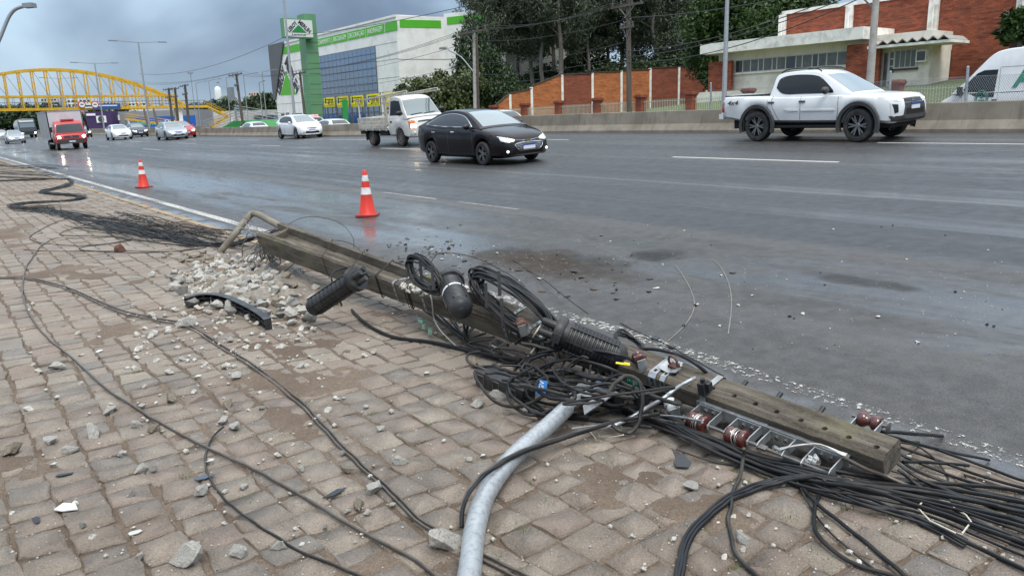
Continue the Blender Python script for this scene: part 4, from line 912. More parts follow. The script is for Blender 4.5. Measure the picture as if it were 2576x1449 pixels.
cand.sort(key=lambda q: -q[2]/((q[0]-CAM).length))
crumbs = MB()
LBL = {0: ('pale broken concrete piece in the heap below the pole butt', 'heap of broken concrete'), 1: ('small concrete piece scattered over the pavement left of the lamp arm', 'scattered concrete pieces'), 2: ('tiny concrete chip lying on paving right of the lamp arm', 'chips right of the lamp arm')}
tmpl = [MB().blob((0, 0, 0), 1, s, 1, (1, .85, .7), .5) for s in range(6)]
for i, (p, h, r, zn) in enumerate(cand):
    if i < 265: chunk((p.x, p.y, p.z+h), r, rc.choice(CH if rc.random() < .62 else CHG if rc.random() < .6 else CHT), LBL[zn][0], LBL[zn][1])
    else:
        t = rc.choice(tmpl); crumbs.add([(p.x+a*r, p.y+b*r, p.z+h+r*.4+c*r) for a, b, c in t.v], t.f)
# dust-fine chips all over the near pavement
for k in range(1500):
    px, py = rc.uniform(0, 2576), rc.uniform(680, 1449); p = ground(px, py)
    if p.x > KERB0: continue
    r = .0022+.0035*rc.random(); crumbs.add([(p.x-r, p.y, p.z+.001), (p.x+r*.6, p.y-r, p.z+.001), (p.x+r*.7, p.y+r, p.z+.001), (p.x, p.y, p.z+r*1.2)], [(0, 1, 3), (1, 2, 3), (2, 0, 3)])
tag(crumbs.build('concrete_crumbs', m_conc_new, fix=False), 'pale concrete crumbs and grit strewn over the paving', 'grit', kind='stuff')
# fine rubble bed under the heap
m_dust = mat('rubble_dust', (0.23, 0.20, 0.165), 0.95, var=0.4, vscale=30, bump=0.012, bscale=55, dirt=(0.13, 0.085, 0.055), dscale=5, damt=0.8)
def heap_z(x, y):
    g = math.exp(-(((x+1.75)/.52)**2+((y-7.0)/.85)**2)**1.4); return PAVE-.02+.135*g+.05*g*mnoise.noise(V((x*6, y*6, 0)))+.03*g*mnoise.noise(V((x*17, y*17, 0)))
tag(sheet('rubble_bed', lin(-2.7, -.85, 60), lin(5.3, 8.8, 100), heap_z, m_dust), 'heap of crushed concrete and soil under the pole butt', 'rubble', kind='stuff')
m_soil = mat('turned_soil', (0.11, 0.065, 0.04), 0.98, var=0.4, vscale=20, bump=0.02, bscale=40)
for k in range(26):
    p = ground(470+rc.gauss(60, 55), 648+rc.gauss(0, 9)); 
    if p.x > KERB0-.05: continue
    r = rc.uniform(.03, .075); o = inst(CHT[k % 5], 'soil_clod', None, (p.x, p.y, p.z+r*.2), (rc.uniform(-1, 1), 0, rc.uniform(0, 6)), (r, r, r*.7)); o.data = CHT[k % 5]
    tag(o, 'brown clod of earth thrown up behind the rubble heap', 'earth clod', 'earth clods')
o = chunk(ground(304, 632), .085, hull_mesh(91, m_rust, 14, (1, .8, .9)), 'dark brown lump standing alone on the left pavement', name='dark_lump')
# broken bumper strip
bpx = [(468, 752, .04), (510, 742, .05), (560, 748, .06), (610, 770, .055), (645, 790, .04), (664, 806, .03)]
top = spline([ground(p[0], p[1], p[2]+.05) for p in bpx], 5); n = len(top); bump = thing('bumper_strip', 'curved black ribbed plastic strip from a car bumper on the rubble', 'bumper strip', loc=(0, 0, 0))
def brow(dz, dn): 
    out = []
    for i, p in enumerate(top):
        t = (top[min(i+1, n-1)]-top[max(i-1, 0)]).normalized(); s_ = -t.cross(V((0, 0, 1))).normalized(); w = .6+.4*sin(pi*min(1, i/(n*.25))/2); out.append(p+V((0, 0, dz*w))+s_*dn*w)
    return out
for nm, a, b in (('upper_shelf', brow(0, 0), brow(.004, .055)), ('lower_shelf', brow(-.075, .005), brow(-.07, .055)), ('middle_shelf', brow(-.038, .003), brow(-.036, .05)), ('spine', brow(0, .055), brow(-.075, .055))):
    MB().grid([a, b, [p+V((0, 0, .005)) for p in b], [p+V((0, 0, .005)) for p in a], a]).build(nm, m_black, bump)
A_, B_, C_ = brow(0, 0), brow(-.075, .005), brow(-.075, .055); D_ = brow(0, .055)
for i in range(1, n, 2):
    t = (top[min(i+1, n-1)]-top[max(i-1, 0)]).normalized()*.004; MB().hexa([A_[i], B_[i], C_[i], D_[i], A_[i]+t, B_[i]+t, C_[i]+t, D_[i]+t]).build('rib', m_black, bump)
# plastic shards
m_shard = mat('dark_shard', (0.022, 0.024, 0.027), 0.45, var=0.2, vscale=20)
def shard(p, r, m, label, group=None, el=1.6, name='plastic_shard', up=.006):
    q = random.Random(int(p[0]*31+p[1]*17)); n = q.randint(5, 7); pts = []
    for k in range(n):
        th = 2*pi*k/n+q.uniform(-.3, .3); R_ = r*q.uniform(.5, 1.1); pts.append(V((cos(th)*R_*el, sin(th)*R_, q.uniform(-.08, .08)*r)))
    o = MB().prism(pts, (0, 0, max(.0025, r*.12))).build(name, m); g = ground(p[0], p[1], up); o.location = g; o.rotation_euler = (q.uniform(-.12, .12), q.uniform(-.12, .12), q.uniform(0, 6)); tag(o, label, 'shard', group); return o
claw = MB().prism([V((0, 0, 0)), V((.05, -.01, .0)), V((.075, .02, 0)), V((.06, .06, .0)), V((.07, .11, .01)), V((.055, .085, .006)), V((.045, .075, .004)), V((.03, .088, .006)), V((.012, .112, .01)), V((.015, .06, 0)), V((-.005, .03, 0))], (0, 0, .006)).build('plastic_shard', m_shard); claw.location = ground(1702, 1176, .01); claw.rotation_euler = (.25, 0, -.55); tag(claw, 'dark claw shaped plastic fragment on the paving below the racks', 'shard')
shard((164, 1278), .045, m_whitep, 'flat white plastic shard in the lower left', el=1.7); shard((507, 1202), .03, mat('slate_shard', (.06, .075, .1), .4), 'flat slate blue shard beside the thin wire', el=1.8)
shard((160, 1195), .028, m_shard, 'small black shard left of the white one'); shard((90, 1307), .022, m_shard, 'crumpled black shard at the lower left'); shard((338, 1340), .02, mat('clear_shard', (.45, .45, .4), .3), 'translucent beige shard near the bottom'); shard((250, 883), .022, m_whitep, 'thin white shard under the steel strand', el=2); shard((840, 1240), .025, m_shard, 'narrow dark shard in a joint between stones', el=2.2)
m_brown = mat('brown_debris', (0.075, 0.055, 0.04), 0.85, var=0.4, vscale=30); m_glass_bit = mat('pale_debris', (0.5, 0.48, 0.44), 0.5, var=0.3, vscale=30)
fr = random.Random(77); bits = MB()
for k in range(300):
    if k < 150: px, py = 1090+fr.gauss(0, 85), 640+fr.gauss(0, 27)+0; py += (px-1090)*.12
    elif k < 215: px, py = 1400+fr.gauss(0, 190), 690+fr.gauss(0, 45)
    else: px, py = fr.uniform(1500, 2560), fr.uniform(560, 900)
    g = ground(px, py)
    if g.x < .15: continue
    r = .008+.028*fr.random()**2.2
    mt = fr.choice((m_shard, m_shard, m_brown, m_brown, m_glass_bit)) if k < 215 else fr.choice((m_shard, m_glass_bit))
    if k < 215 and r > .012:
        if fr.random() < .5: shard((px, py), r*1.15, mt, 'small broken fragment strewn on the wet road behind the pole', 'fragments on the road', el=fr.uniform(1, 2), name='road_fragment', up=.004)
        else:
            o = inst(hull_mesh(300+k, mt, 9), 'road_fragment', None, (g.x, g.y, g.z+r*.3), (fr.uniform(-1, 1), 0, fr.uniform(0, 6)), (r, r*.8, r*.7)); tag(o, 'small broken fragment strewn on the wet road behind the pole', 'shard', 'fragments on the road')
    else: bits.mi = 0 if mt is m_shard else (1 if mt is m_brown else 2); bits.blob((g.x, g.y, g.z+r*.2), r*.55, k, 1, (1, .8, .6), .4)
for k in range(900):
    px, py = (1340+fr.gauss(0, 110), 655+fr.gauss(0, 26)) if k < 600 else (fr.uniform(950, 2560), fr.uniform(600, 880)); g = ground(px, py)
    if g.x < .2: continue
    r = .002+.004*fr.random(); bits.mi = 1 if k < 520 else 2; bits.add([(g.x-r, g.y, g.z+.002), (g.x+r, g.y-r, g.z+.002), (g.x+r, g.y+r, g.z+.002), (g.x, g.y, g.z+r*1.4)], [(0, 1, 3), (1, 2, 3), (2, 0, 3)])
tag(bits.build('road_grit', [m_shard, m_brown, m_glass_bit], fix=False), 'fine dark grit and crumbs scattered over the kerb lane', 'grit', kind='stuff')
for p, lab in (((1125, 607), 'long black plastic splinter lying on the road above the fragments'), ((1690, 873), 'torn black plastic flap beside the painted line'), ((1650, 850), 'small black fragment above the torn flap'), ((1550, 752), 'black shard lying alone on the road right of the stain')): shard(p, .035, m_shard, lab, el=2.0 if 'long' in lab else 1.2, up=.005)
# grass tufts in the joints
m_grass = mat('joint_grass', (0.075, 0.12, 0.02), 0.7, var=0.3, vscale=20); gr = MB(); gg = random.Random(4)
for k in range(70):
    px, py = gg.uniform(1200, 2560), gg.uniform(1150, 1440)
    if k < 18: px, py = gg.uniform(300, 1200), gg.uniform(900, 1400)
    g = ground(px, py); 
    if g.x > KERB0: continue
    for j in range(gg.randint(8, 26)):
        p = V((g.x+gg.gauss(0, .016), g.y+gg.gauss(0, .016), g.z-.012)); d = V((gg.uniform(-1, 1), gg.uniform(-1, 1), gg.uniform(.3, 1.2))).normalized()*gg.uniform(.010, .028); s_ = V((-d.y, d.x, 0)).normalized()*.0018
        gr.add([p-s_, p+s_, p+d+V((0, 0, .006))], [(0, 1, 2)])
tag(gr.build('joint_grass', m_grass, fix=False), 'tiny grass tufts growing in the paving joints', 'grass', kind='stuff')
# ---- traffic cones
m_orange = mat('orange_cone', (0.66, 0.03, 0.013), 0.45, var=0.12, vscale=12, dirt=(0.10, 0.03, 0.02), dscale=6, damt=0.5)
m_reflect = mat('cone_white', (0.72, 0.70, 0.68), 0.45, var=0.1, vscale=12, dirt=(0.35, 0.30, 0.27), dscale=10, damt=0.7)
m_rubber = mat('dirty_rubber', (0.30, 0.02, 0.015), 0.6, var=0.2, vscale=10, dirt=(0.03, 0.025, 0.022), dscale=8, damt=0.9)
def cone(px, py, rz, label, H=.76):
    g = ground(px, py); t = thing('traffic_cone', label, 'traffic cone', (g.x, g.y, g.z), rz, 'traffic cones in the kerb lane')
    b = .185; ri = []
    for z, k in ((.004, 1.0), (.028, 1.0), (.034, .965)):
        c_ = .05; w = b*k; ri.append([V((x, y, z)) for x, y in ((-w+c_, -w), (w-c_, -w), (w, -w+c_), (w, w-c_), (w-c_, w), (-w+c_, w), (-w, w-c_), (-w, -w+c_))])
    MB().grid(ri, close=True).add(ri[0], [tuple(range(8))]).add(ri[-1], [tuple(range(8))]).build('base', m_rubber, t)
    R_ = lambda z: .135+(.032-.135)*(z-.03)/(H-.03)
    zs = [.03, .40, .405, .53, .535, .585+.02, .61, .70, .705, H]
    MB().lathe([(R_(.03)+.012, .03), (R_(.05), .05), (R_(.36), .36)], n=24).build('body', m_orange, t, 50)
    MB().lathe([(R_(.36)+.002, .36), (R_(.475)+.002, .475)], n=24).build('white_band', m_reflect, t, 50)
    MB().lathe([(R_(.475), .475), (R_(.575), .575)], n=24).build('body_middle', m_orange, t, 50)
    MB().lathe([(R_(.575)+.002, .575), (R_(.675)+.002, .675)], n=24).build('white_band', m_reflect, t, 50)
    MB().lathe([(R_(.675), .675), (R_(H), H-.004), (R_(H)-.004, H), (R_(H)-.012, H), (R_(H)-.016, H-.04)], n=24).build('body_top', m_orange, t, 50)
cone(362, 472, .5, 'farther orange and white traffic cone standing near the edge line'); cone(925, 543, .95, 'nearer orange and white traffic cone mirrored in the wet road')
# ================================================================== VEHICLES
from mathutils.bvhtree import BVHTree
def paint(name, col, rough=.28, coat=.6, dirt=None): return mat(name, col, rough, var=.04, vscale=3, coat=coat, dirt=dirt or tuple(c*.55+.03 for c in col), dscale=2.0, damt=.22)
m_white = paint('white_paint', (.70, .71, .71)); m_blackp = mat('black_paint', (.008, .0055, .0065), .3, spec=.04, coat=.6); m_silver = mat('silver_paint', (.42, .44, .46), .3, metal=.5, coat=.6, var=.05, vscale=3)
m_redp = paint('red_paint', (.45, .018, .016)); m_darkp = paint('graphite_paint', (.03, .035, .042)); m_offw = paint('dusty_white_paint', (.62, .61, .57), .4, .3, (.30, .26, .2))
m_trim = mat('grey_trim', (.045, .044, .043), .55, var=.1, vscale=10); m_blk = mat('gloss_black_trim', (.008, .008, .009), .3); m_under = mat('underbody', (.012, .012, .012), .8)
m_chrome = mat('chrome', (.75, .76, .78), .12, metal=1.0); m_tyre = mat('tyre_rubber', (.018, .018, .018), .75, var=.2, vscale=12, dirt=(.07, .06, .05), dscale=6, damt=.4); m_alloy = mat('dark_alloy', (.20, .20, .205), .35, metal=.7); m_alloy2 = mat('silver_alloy', (.35, .36, .37), .35, metal=.7); m_steelw = mat('steel_wheel', (.22, .20, .18), .5, metal=.5)
m_wind = mat('windscreen', (.115, .15, .155), .06, spec=1.0, coat=1.0); m_tint = mat('tinted_glass', (.006, .007, .009), .04, spec=.4); m_glass = mat('car_glass', (.03, .04, .045), .05, spec=.6, coat=.2)  # windscreen base colour is lightened to stand in for reflected sky
m_lamp = mat('headlamp', (.8, .8, .78), .15, emit=(1.0, .93, .78), es=3.0); m_lampw = mat('headlamp_warm', (.8, .75, .6), .15, emit=(1.0, .80, .48), es=14.0); m_lampb = mat('headlamp_bright', (.9, .9, .85), .15, emit=(1.0, .93, .72), es=22.0); m_lampoff = mat('clear_lamp', (.55, .57, .58), .12, coat=.8)
m_tail = mat('tail_lamp', (.32, .008, .012), .15, coat=.8); m_tail_on = mat('lit_tail_lamp', (.6, .02, .02), .2, emit=(1.0, .06, .05), es=4.0); m_amber = mat('amber_lens', (.62, .16, .04), .15, coat=.8)
m_plate = mat('plate_white', (.68, .69, .70), .4); m_plblue = mat('plate_blue', (.02, .06, .35), .4); m_ink = mat('plate_ink', (.05, .05, .06), .6)

def interp(T, x):
    if x <= T[0][0]: return T[0][1]
    for (a, b), (c, d) in zip(T, T[1:]):
        if x <= c:
            t = (x-a)/(c-a) if c > a else 0; return b+(d-b)*t
    return T[-1][1]
def smooth_t(T, n=4):
    P_ = spline([V((a, b, 0)) for a, b in T], n); return sorted([(p.x, p.y) for p in P_])
class Body:
    """car shell lofted from a side line, a plan line and a cabin; patches are laid on it by casting"""
    def __init__(s, root, top, bot, plan, wheels, R, paint_m, cabin=None, belt=None, name='body', arch=1.13, crown=.03):
        s.root = root; top = smooth_t(top); plan = smooth_t(plan); x0, x1 = plan[0][0], plan[-1][0]
        xs_ = set(lin(x0, x1, 44))
        for wx in wheels:
            for t in lin(0, pi, 12): xs_.add(wx+R*arch*cos(t))
            xs_.add(wx+R*arch+.004); xs_.add(wx-R*arch-.004)
        xs_ = sorted(x for x in xs_ if x0 <= x <= x1); rows = []
        for x in xs_:
            w, zt, zb = interp(plan, x), interp(top, x), interp(bot, x)
            for wx in wheels:
                if abs(x-wx) < R*arch: zb = max(zb, R+sqrt(max(0, (R*arch)**2-(x-wx)**2)))
            zb = min(zb, zt-.08); hh = zt-zb
            half = [(0, zb), (w*.86, zb), (w*.965, zb+min(.07, hh*.2)), (w*.995, zb+hh*.38), (w, zb+hh*.58), (w*.985, zt-min(.13, hh*.22)), (w*.95, zt-min(.045, hh*.1)), (w*.86, zt), (w*.45, zt+crown*.8), (0, zt+crown)]
            rows.append([V((x, -y, z)) for y, z in half]+[V((x, y, z)) for y, z in reversed(half[1:-1])])
        mb = MB(); mb.grid(rows, close=True); mb.add(rows[0], [tuple(range(len(rows[0])))]); mb.add(rows[-1], [tuple(range(len(rows[-1])))])
        s.low = mb.build(name, paint_m, root, 38)
        s.v = list(mb.v); s.f = list(mb.f)
        if cabin:
            sil, hb, hr, zr, tint = cabin; sil = sorted(sil); b_ = belt
            rows = []; S_ = smooth_t(sil, 5)
            for x, zt in S_:
                zb = interp(b_, x); zt = max(zt, zb+.004); k = (zt-zb)/(zr-zb); ht = hb+(hr-hb)*k
                r_ = min(.05, (zt-zb)*.3); half = [(hb+.01, zb-.03), (hb, zb), (hb+(ht-hb)*.5, zb+(zt-zb)*.5), (ht+.004, zt-r_), (ht-.012, zt-r_*.35), (ht-.05, zt), (ht*.5, zt+.012), (0, zt+.018)]
                rows.append([V((x, -y, z)) for y, z in half]+[V((x, y, z)) for y, z in reversed(half[:-1])])
            cb = MB(); cb.grid(rows); cb.add(rows[0], [tuple(range(len(rows[0])))]); cb.add(rows[-1], [tuple(range(len(rows[-1])))])
            cb.build('cabin', paint_m, root, 38); o = len(s.v); s.v += cb.v; s.f += [tuple(o+i for i in f) for f in cb.f]
        s.bvh = BVHTree.FromPolygons([V(p) for p in s.v], s.f)
    DIR = {'F': V((-1, 0, 0)), 'R': V((1, 0, 0)), 'L': V((0, -1, 0)), 'S': V((0, 1, 0)), 'T': V((0, 0, -1))}
    def hit(s, ax, a, b):
        d = s.DIR[ax]; o = {'F': V((9, a, b)), 'R': V((-9, a, b)), 'L': V((a, 9, b)), 'S': V((a, -9, b)), 'T': V((a, b, 9))}[ax]
        h = s.bvh.ray_cast(o, d)
        return h[0] if h[0] is not None else None
    def patch(s, ax, top, bot, m, name, n=4, k=3, off=.005, th=.01, parent=None):
        """sheet between two polylines, drawn in the view along ax and laid on the shell"""
        d = s.DIR[ax]; rows = []; seg = len(top)-1
        for j in range(k+1):
            row = []
            for i in range(seg):
                for q in range(n + (1 if i == seg-1 else 0)):
                    t = q/n; a = V(top[i]).lerp(V(top[i+1]), t); b = V(bot[i]).lerp(V(bot[i+1]), t); c = a.lerp(b, j/k); h = s.hit(ax, c.x, c.y); row.append(h)
            rows.append(row)
        flat = [h for r in rows for h in r if h is not None]
        if not flat: return None
        kx = {'F': 0, 'R': 0, 'L': 1, 'S': 1, 'T': 2}[ax]; avg = sum(h[kx] for h in flat)/len(flat)
        for j, r in enumerate(rows):
            for i, h in enumerate(r):
                if h is None:
                    near = [g for g in r if g is not None] or flat; r[i] = min(near, key=lambda g: 0) .copy()
        out = [[p-d*off for p in r] for r in rows]; inn = [[p+d*th for p in r] for r in rows]
        mb = MB(); mb.grid(out); mb.grid(inn)
        rim = lambda G: [p for p in G[0]]+[r[-1] for r in G[1:]]+[p for p in reversed(G[-1][:-1])]+[r[0] for r in reversed(G[1:-1])]
        mb.grid([rim(out), rim(inn)], close=True)
        return mb.build(name, m, parent or s.root, 40)
    def line(s, ax, pts, r, m, name, n=5, off=.003, close=False, parent=None):
        P_ = []
        pp = [V((p[0], p[1], 0)) for p in pts]; pp = spline(pp, n)
        for p in pp:
            h = s.hit(ax, p.x, p.y)
            if h is not None: P_.append(h-s.DIR[ax]*off)
        return MB().tube(P_, r, 6, close=close).build(name, m, parent or s.root, 60)
def wheel(root, x, y, R, w, rim_m, spokes=5, dbl=True, side=1):
    """tyre with its rim; side +1 = left"""
    M = Matrix.Rotation(-pi/2*side, 3, 'X'); z = R; c = V((x, y, z))
    pr = [(R*.62, -w*.46), (R*.80, -w*.5), (R*.94, -w*.46), (R*.995, -w*.34), (R, 0), (R*.995, w*.34), (R*.94, w*.46), (R*.80, w*.5), (R*.66, w*.44), (R*.64, w*.30)]
    t = MB().lathe(pr, c, M, 30, False).build('wheel', m_tyre, root, 35)
    rm = MB(); rm.lathe([(R*.65, w*.42), (R*.62, w*.45), (R*.60, w*.34), (R*.58, w*.10)], c, M, 30, False); rm.lathe([(0, w*.12), (R*.58, w*.06)], c, M, 20)
    rim = rm.build('rim', rim_m if not dbl else m_blk, t, 35)
    sp = MB()
    for k in range(spokes):
        for dth in ((-.13, .13) if dbl else (0,)):
            th = 2*pi*k/spokes+dth; a = V((cos(th-dth*.5)*R*.12, sin(th-dth*.5)*R*.12, w*.34)); b = V((cos(th+dth*.3)*R*.62, sin(th+dth*.3)*R*.62, w*.38)); sp.beam(M @ a+c, M @ b+c, R*.085, .02, M @ V((0, 0, 1)))
    sp.lathe([(0, w*.40), (R*.13, w*.40), (R*.16, w*.36), (R*.16, w*.2)], c, M, 14); o = sp.build('spokes', rim_m, t); tag(o, kind='stuff') if False else None
    return t
def vframe(X, Y, heading=-1, yaw=0.0, dz=0.0):
    """frame of a vehicle standing on the road; heading -1 drives towards the camera end"""
    h = V((sin(yaw), heading*cos(yaw), 0)); lf = V((-h.y, h.x, 0)); z = road_z(X, Y) if X < BX else serv_z(X, Y); e = .6
    zf = (lambda a, b: road_z(a, b)) if X < BX else serv_z
    sl = (zf(X+lf.x*e, Y+lf.y*e)-zf(X-lf.x*e, Y-lf.y*e))/(2*e); lf = (lf+V((0, 0, sl))).normalized()
    return frame((X, Y, z+dz), h, lf)
def plate(B, ax, y0, z0, w=.40, h=.13, off=.016):
    p = B.patch(ax, [(y0-w/2, z0+h/2), (y0+w/2, z0+h/2)], [(y0-w/2, z0-h/2), (y0+w/2, z0-h/2)], m_plate, 'number_plate', 3, 1, off, .01)
    B.patch(ax, [(y0-w/2, z0+h/2), (y0+w/2, z0+h/2)], [(y0-w/2, z0+h*.2), (y0+w/2, z0+h*.2)], m_plblue, 'plate_strip', 3, 1, off+.003, .001, parent=p)
def mirror(root, x, y, z, m, s, sc=1.0):
    mb = MB().blob((x, y+s*.10*sc, z), .105*sc, 3, 2, (.62, 1.05, .72), .08); o = mb.build('mirror', m, root, 60)
    MB().beam((x+.02, y-s*.01, z-.04), (x+.02, y+s*.06*sc, z-.04), .05, .03).build('mirror_arm', m_blk, o)

def sedan(label, name, X, Y, pm, lamp, wl=m_alloy2, detail=1, yaw=0.0, sc=(1, 1, 1), hatch=False, group=None, heading=-1, tint=m_glass, rear_on=False, seed=0):
    root = thing(name, label, 'car', M=vframe(X, Y, heading, yaw) @ Matrix.Diagonal((*sc, 1)), group=group)
    R = .315; fx, rx = 1.32, -1.32
    if hatch:
        top = [(2.02, .52), (1.98, .64), (1.80, .78), (1.45, .90), (1.0, .985), (.2, 1.0), (-.8, 1.03), (-1.5, 1.06), (-1.86, 1.02), (-1.95, .7)]
        plan = [(2.06, .50), (1.98, .70), (1.75, .82), (1.3, .865), (0, .875), (-1.2, .865), (-1.7, .80), (-1.96, .62)]; bot = [(-1.96, .36), (-1.6, .26), (0, .2), (1.6, .2), (2.06, .24)]
        sil = [(1.32, .97), (.72, 1.27), (.35, 1.42), (-.2, 1.49), (-.8, 1.485), (-1.35, 1.42), (-1.72, 1.2), (-1.88, 1.04)]; zr, hb, hr = 1.49, .80, .58
        dlo = ([(.85, 1.03), (.50, 1.26), (.22, 1.37), (-.4, 1.405), (-.95, 1.385), (-1.35, 1.27)], [(.86, 1.02), (.5, 1.02), (.2, 1.025), (-.4, 1.04), (-.95, 1.055), (-1.3, 1.10)]); split = -.28
        ws = (1.24, .34); rg = (-1.40, -1.80)
    else:
        top = [(2.24, .50), (2.20, .62), (2.05, .74), (1.7, .86), (1.2, .955), (.9, .985), (0, .99), (-1.2, 1.03), (-1.7, 1.085), (-2.15, 1.07), (-2.32, 1.0), (-2.40, .7)]
        plan = [(2.28, .48), (2.22, .66), (2.0, .81), (1.5, .885), (.6, .90), (-.8, .90), (-1.6, .885), (-2.1, .80), (-2.40, .62)]; bot = [(-2.40, .36), (-2.0, .27), (-1.6, .22), (0, .19), (1.7, .19), (2.28, .23)]
        sil = [(1.22, .97), (.75, 1.20), (.28, 1.385), (-.15, 1.455), (-.6, 1.47), (-1.0, 1.43), (-1.5, 1.27), (-2.02, 1.08)]; zr, hb, hr = 1.47, .81, .56
        dlo = ([(.78, 1.03), (.45, 1.22), (.15, 1.325), (-.35, 1.375), (-.9, 1.34), (-1.35, 1.20), (-1.58, 1.105)], [(.80, 1.02), (.45, 1.015), (.15, 1.02), (-.35, 1.03), (-.9, 1.05), (-1.35, 1.075), (-1.58, 1.095)]); split = -.42
        ws = (1.14, .24); rg = (-1.12, -1.92)
    belt = [(-2.4, 1.06), (-1.2, 1.02), (0, .98), (1.4, .955)]
    B = Body(root, top, bot, plan, (fx, rx), R, pm, (sil, hb, hr, zr, 0), belt)
    MB().bb((-1.9, -.62, .17), (1.8, .62, .5)).build('underbody', m_under, root)
    for x in (fx, rx):
        for s_ in (-1, 1): wheel(root, x, s_*(.80 if not hatch else .765), R, .20, wl, 5, detail > 0, s_)
    S_ = smooth_t(sil, 5)
    def glass_strip(x0, x1, name, m, fr=.84):
        T = []
        for x in lin(x0, x1, 6):
            zt = interp(S_, x); zb = interp(belt, x); k_ = (zt-zb)/(zr-zb); T.append((x, (hb+(hr-hb)*max(0, k_))*fr))
        B.patch('T', [(x, y) for x, y in T], [(x, -y) for x, y in T], m, name, 2, 6, .006, .008)
    glass_strip(ws[0], ws[1], 'windscreen', m_wind); glass_strip(rg[0], rg[1], 'rear_window', tint)
    for ax, s_ in (('S', -1), ('L', 1)):
        i = next(j for j, p in enumerate(dlo[0]) if p[0] <= split)
        w1 = B.patch(ax, dlo[0][:i+1], dlo[1][:i+1], tint, 'side_window', 3, 4, .005, .008); w2 = B.patch(ax, dlo[0][i:], dlo[1][i:], tint, 'side_window', 3, 4, .005, .008)
        if detail: B.line(ax, dlo[0]+list(reversed(dlo[1])), .015 if detail > 1 else .011, m_chrome if detail > 1 else m_blk, 'window_trim', 4, .006, True)
        mirror(root, .72, s_*(hb+.02), 1.03, pm if not detail > 1 else m_blk, s_)
        if detail:
            for hx in (.02, -.98): B.patch(ax, [(hx, .905), (hx-.17, .912)], [(hx, .885), (hx-.17, .885)], m_chrome if detail > 1 else pm, 'door_handle', 3, 1, .022, .004)
            for pts in ([(.86, .94), (.90, .6), (.84, .28)], [(-.36, .98), (-.33, .6), (-.36, .26)], [(-1.2, .98), (-1.02, .72), (-.9, .4)]): B.line(ax, pts, .006, m_blk if pm is not m_blackp else m_trim, 'door_seam', 4, .0)
            B.patch(ax, [(1.0, .25), (-1.0, .27)], [(1.0, .2), (-1.0, .21)], m_trim, 'sill', 5, 1, .006, .004)
    fxn = 1
    for s_ in (-1, 1):
        if hatch: T = [(s_*.42, .71), (s_*.60, .745), (s_*.78, .77)]; Bt = [(s_*.44, .655), (s_*.62, .64), (s_*.77, .66)]
        else: T = [(s_*.43, .665), (s_*.62, .72), (s_*.78, .77)]; Bt = [(s_*.45, .615), (s_*.63, .595), (s_*.77, .64)]
        h = B.patch('F', T, Bt, m_lampoff, 'headlamp', 4, 2, .012, .02)
        B.patch('F', [(a_*.98, b_-.012) for a_, b_ in T[:2]], [(a_*.98, b_+.012) for a_, b_ in Bt[:2]], lamp, 'lamp_lens', 3, 1, .018, .001, parent=h)
        rt_ = B.patch('R', [(s_*.45, .90), (s_*.72, .93)], [(s_*.5, .78), (s_*.72, .74)], m_tail_on if rear_on else m_tail, 'tail_lamp', 3, 2, .012, .02)
        if detail > 1:
            ax = 'S' if s_ < 0 else 'L'; B.patch(ax, [(-2.02, .96), (-2.30, .95)], [(-2.05, .84), (-2.3, .76)], m_tail, 'tail_lamp', 3, 1, .008, .01)
            fg = B.hit('F', s_*.66, .36); MB().lathe([(0, .026), (.026, .022), (.034, .0)], fg, Matrix.Rotation(pi/2, 3, 'Y'), 14).build('fog_lamp', m_lamp, root, 60)
            B.patch('F', [(s_*.52, .42), (s_*.78, .46)], [(s_*.56, .33), (s_*.74, .33)], m_blk, 'fog_recess', 3, 1, .004, .01)
    if detail > 1:      # split grille with chrome surround
        B.patch('F', [(-.42, .655), (0, .64), (.42, .655)], [(-.40, .63), (0, .59), (.40, .63)], m_blk, 'upper_grille', 4, 1, .006, .01); B.line('F', [(-.42, .648), (-.2, .622), (0, .612), (.2, .622), (.42, .648)], .009, m_chrome, 'grille_bar', 4, .012)
        B.patch('F', [(-.46, .53), (-.3, .555), (.3, .555), (.46, .53)], [(-.46, .52), (-.34, .385), (.34, .385), (.46, .52)], m_blk, 'lower_grille', 4, 3, .006, .01)
        B.line('F', [(-.47, .527), (-.31, .565), (0, .57), (.31, .565), (.47, .527), (.35, .378), (0, .372), (-.35, .378), (-.47, .527)], .011, m_chrome, 'grille_frame', 5, .012)
        for z in (.42, .46, .50, .535): B.line('F', [(-.40, z), (0, z), (.40, z)], .005, m_chrome, 'grille_slat', 5, .010)
        e = B.hit('F', 0, .615); MB().prism([e+V((.022, y, z)) for y, z in ((-.085, .016), (-.03, .016), (-.03, .03), (.03, .03), (.03, .016), (.085, .016), (.07, -.016), (.03, -.016), (.03, -.03), (-.03, -.03), (-.03, -.016), (-.07, -.016))], (.008, 0, 0)).build('emblem', mat('gold_emblem', (.55, .36, .09), .25, metal=.8), root)
        B.patch('F', [(-.72, .265), (0, .27), (.72, .265)], [(-.7, .24), (0, .24), (.7, .24)], m_trim, 'chin', 5, 1, .008, .004)
        MB().tube([(.98, -.5, 1.035), (.70, -.1, 1.195)], .008, 6).build('wiper', m_blk, root); MB().tube([(1.0, .1, 1.055), (.80, .5, 1.155)], .008, 6).build('wiper', m_blk, root)
        plate(B, 'F', 0, .46)
    else:
        B.patch('F', [(-.34, .66), (0, .67), (.34, .66)], [(-.32, .615), (0, .6), (.32, .615)], m_blk, 'upper_grille', 4, 1, .007, .01); B.patch('F', [(-.55, .44), (0, .46), (.55, .44)], [(-.62, .33), (0, .31), (.62, .33)], m_blk, 'lower_grille', 4, 2, .006, .01)
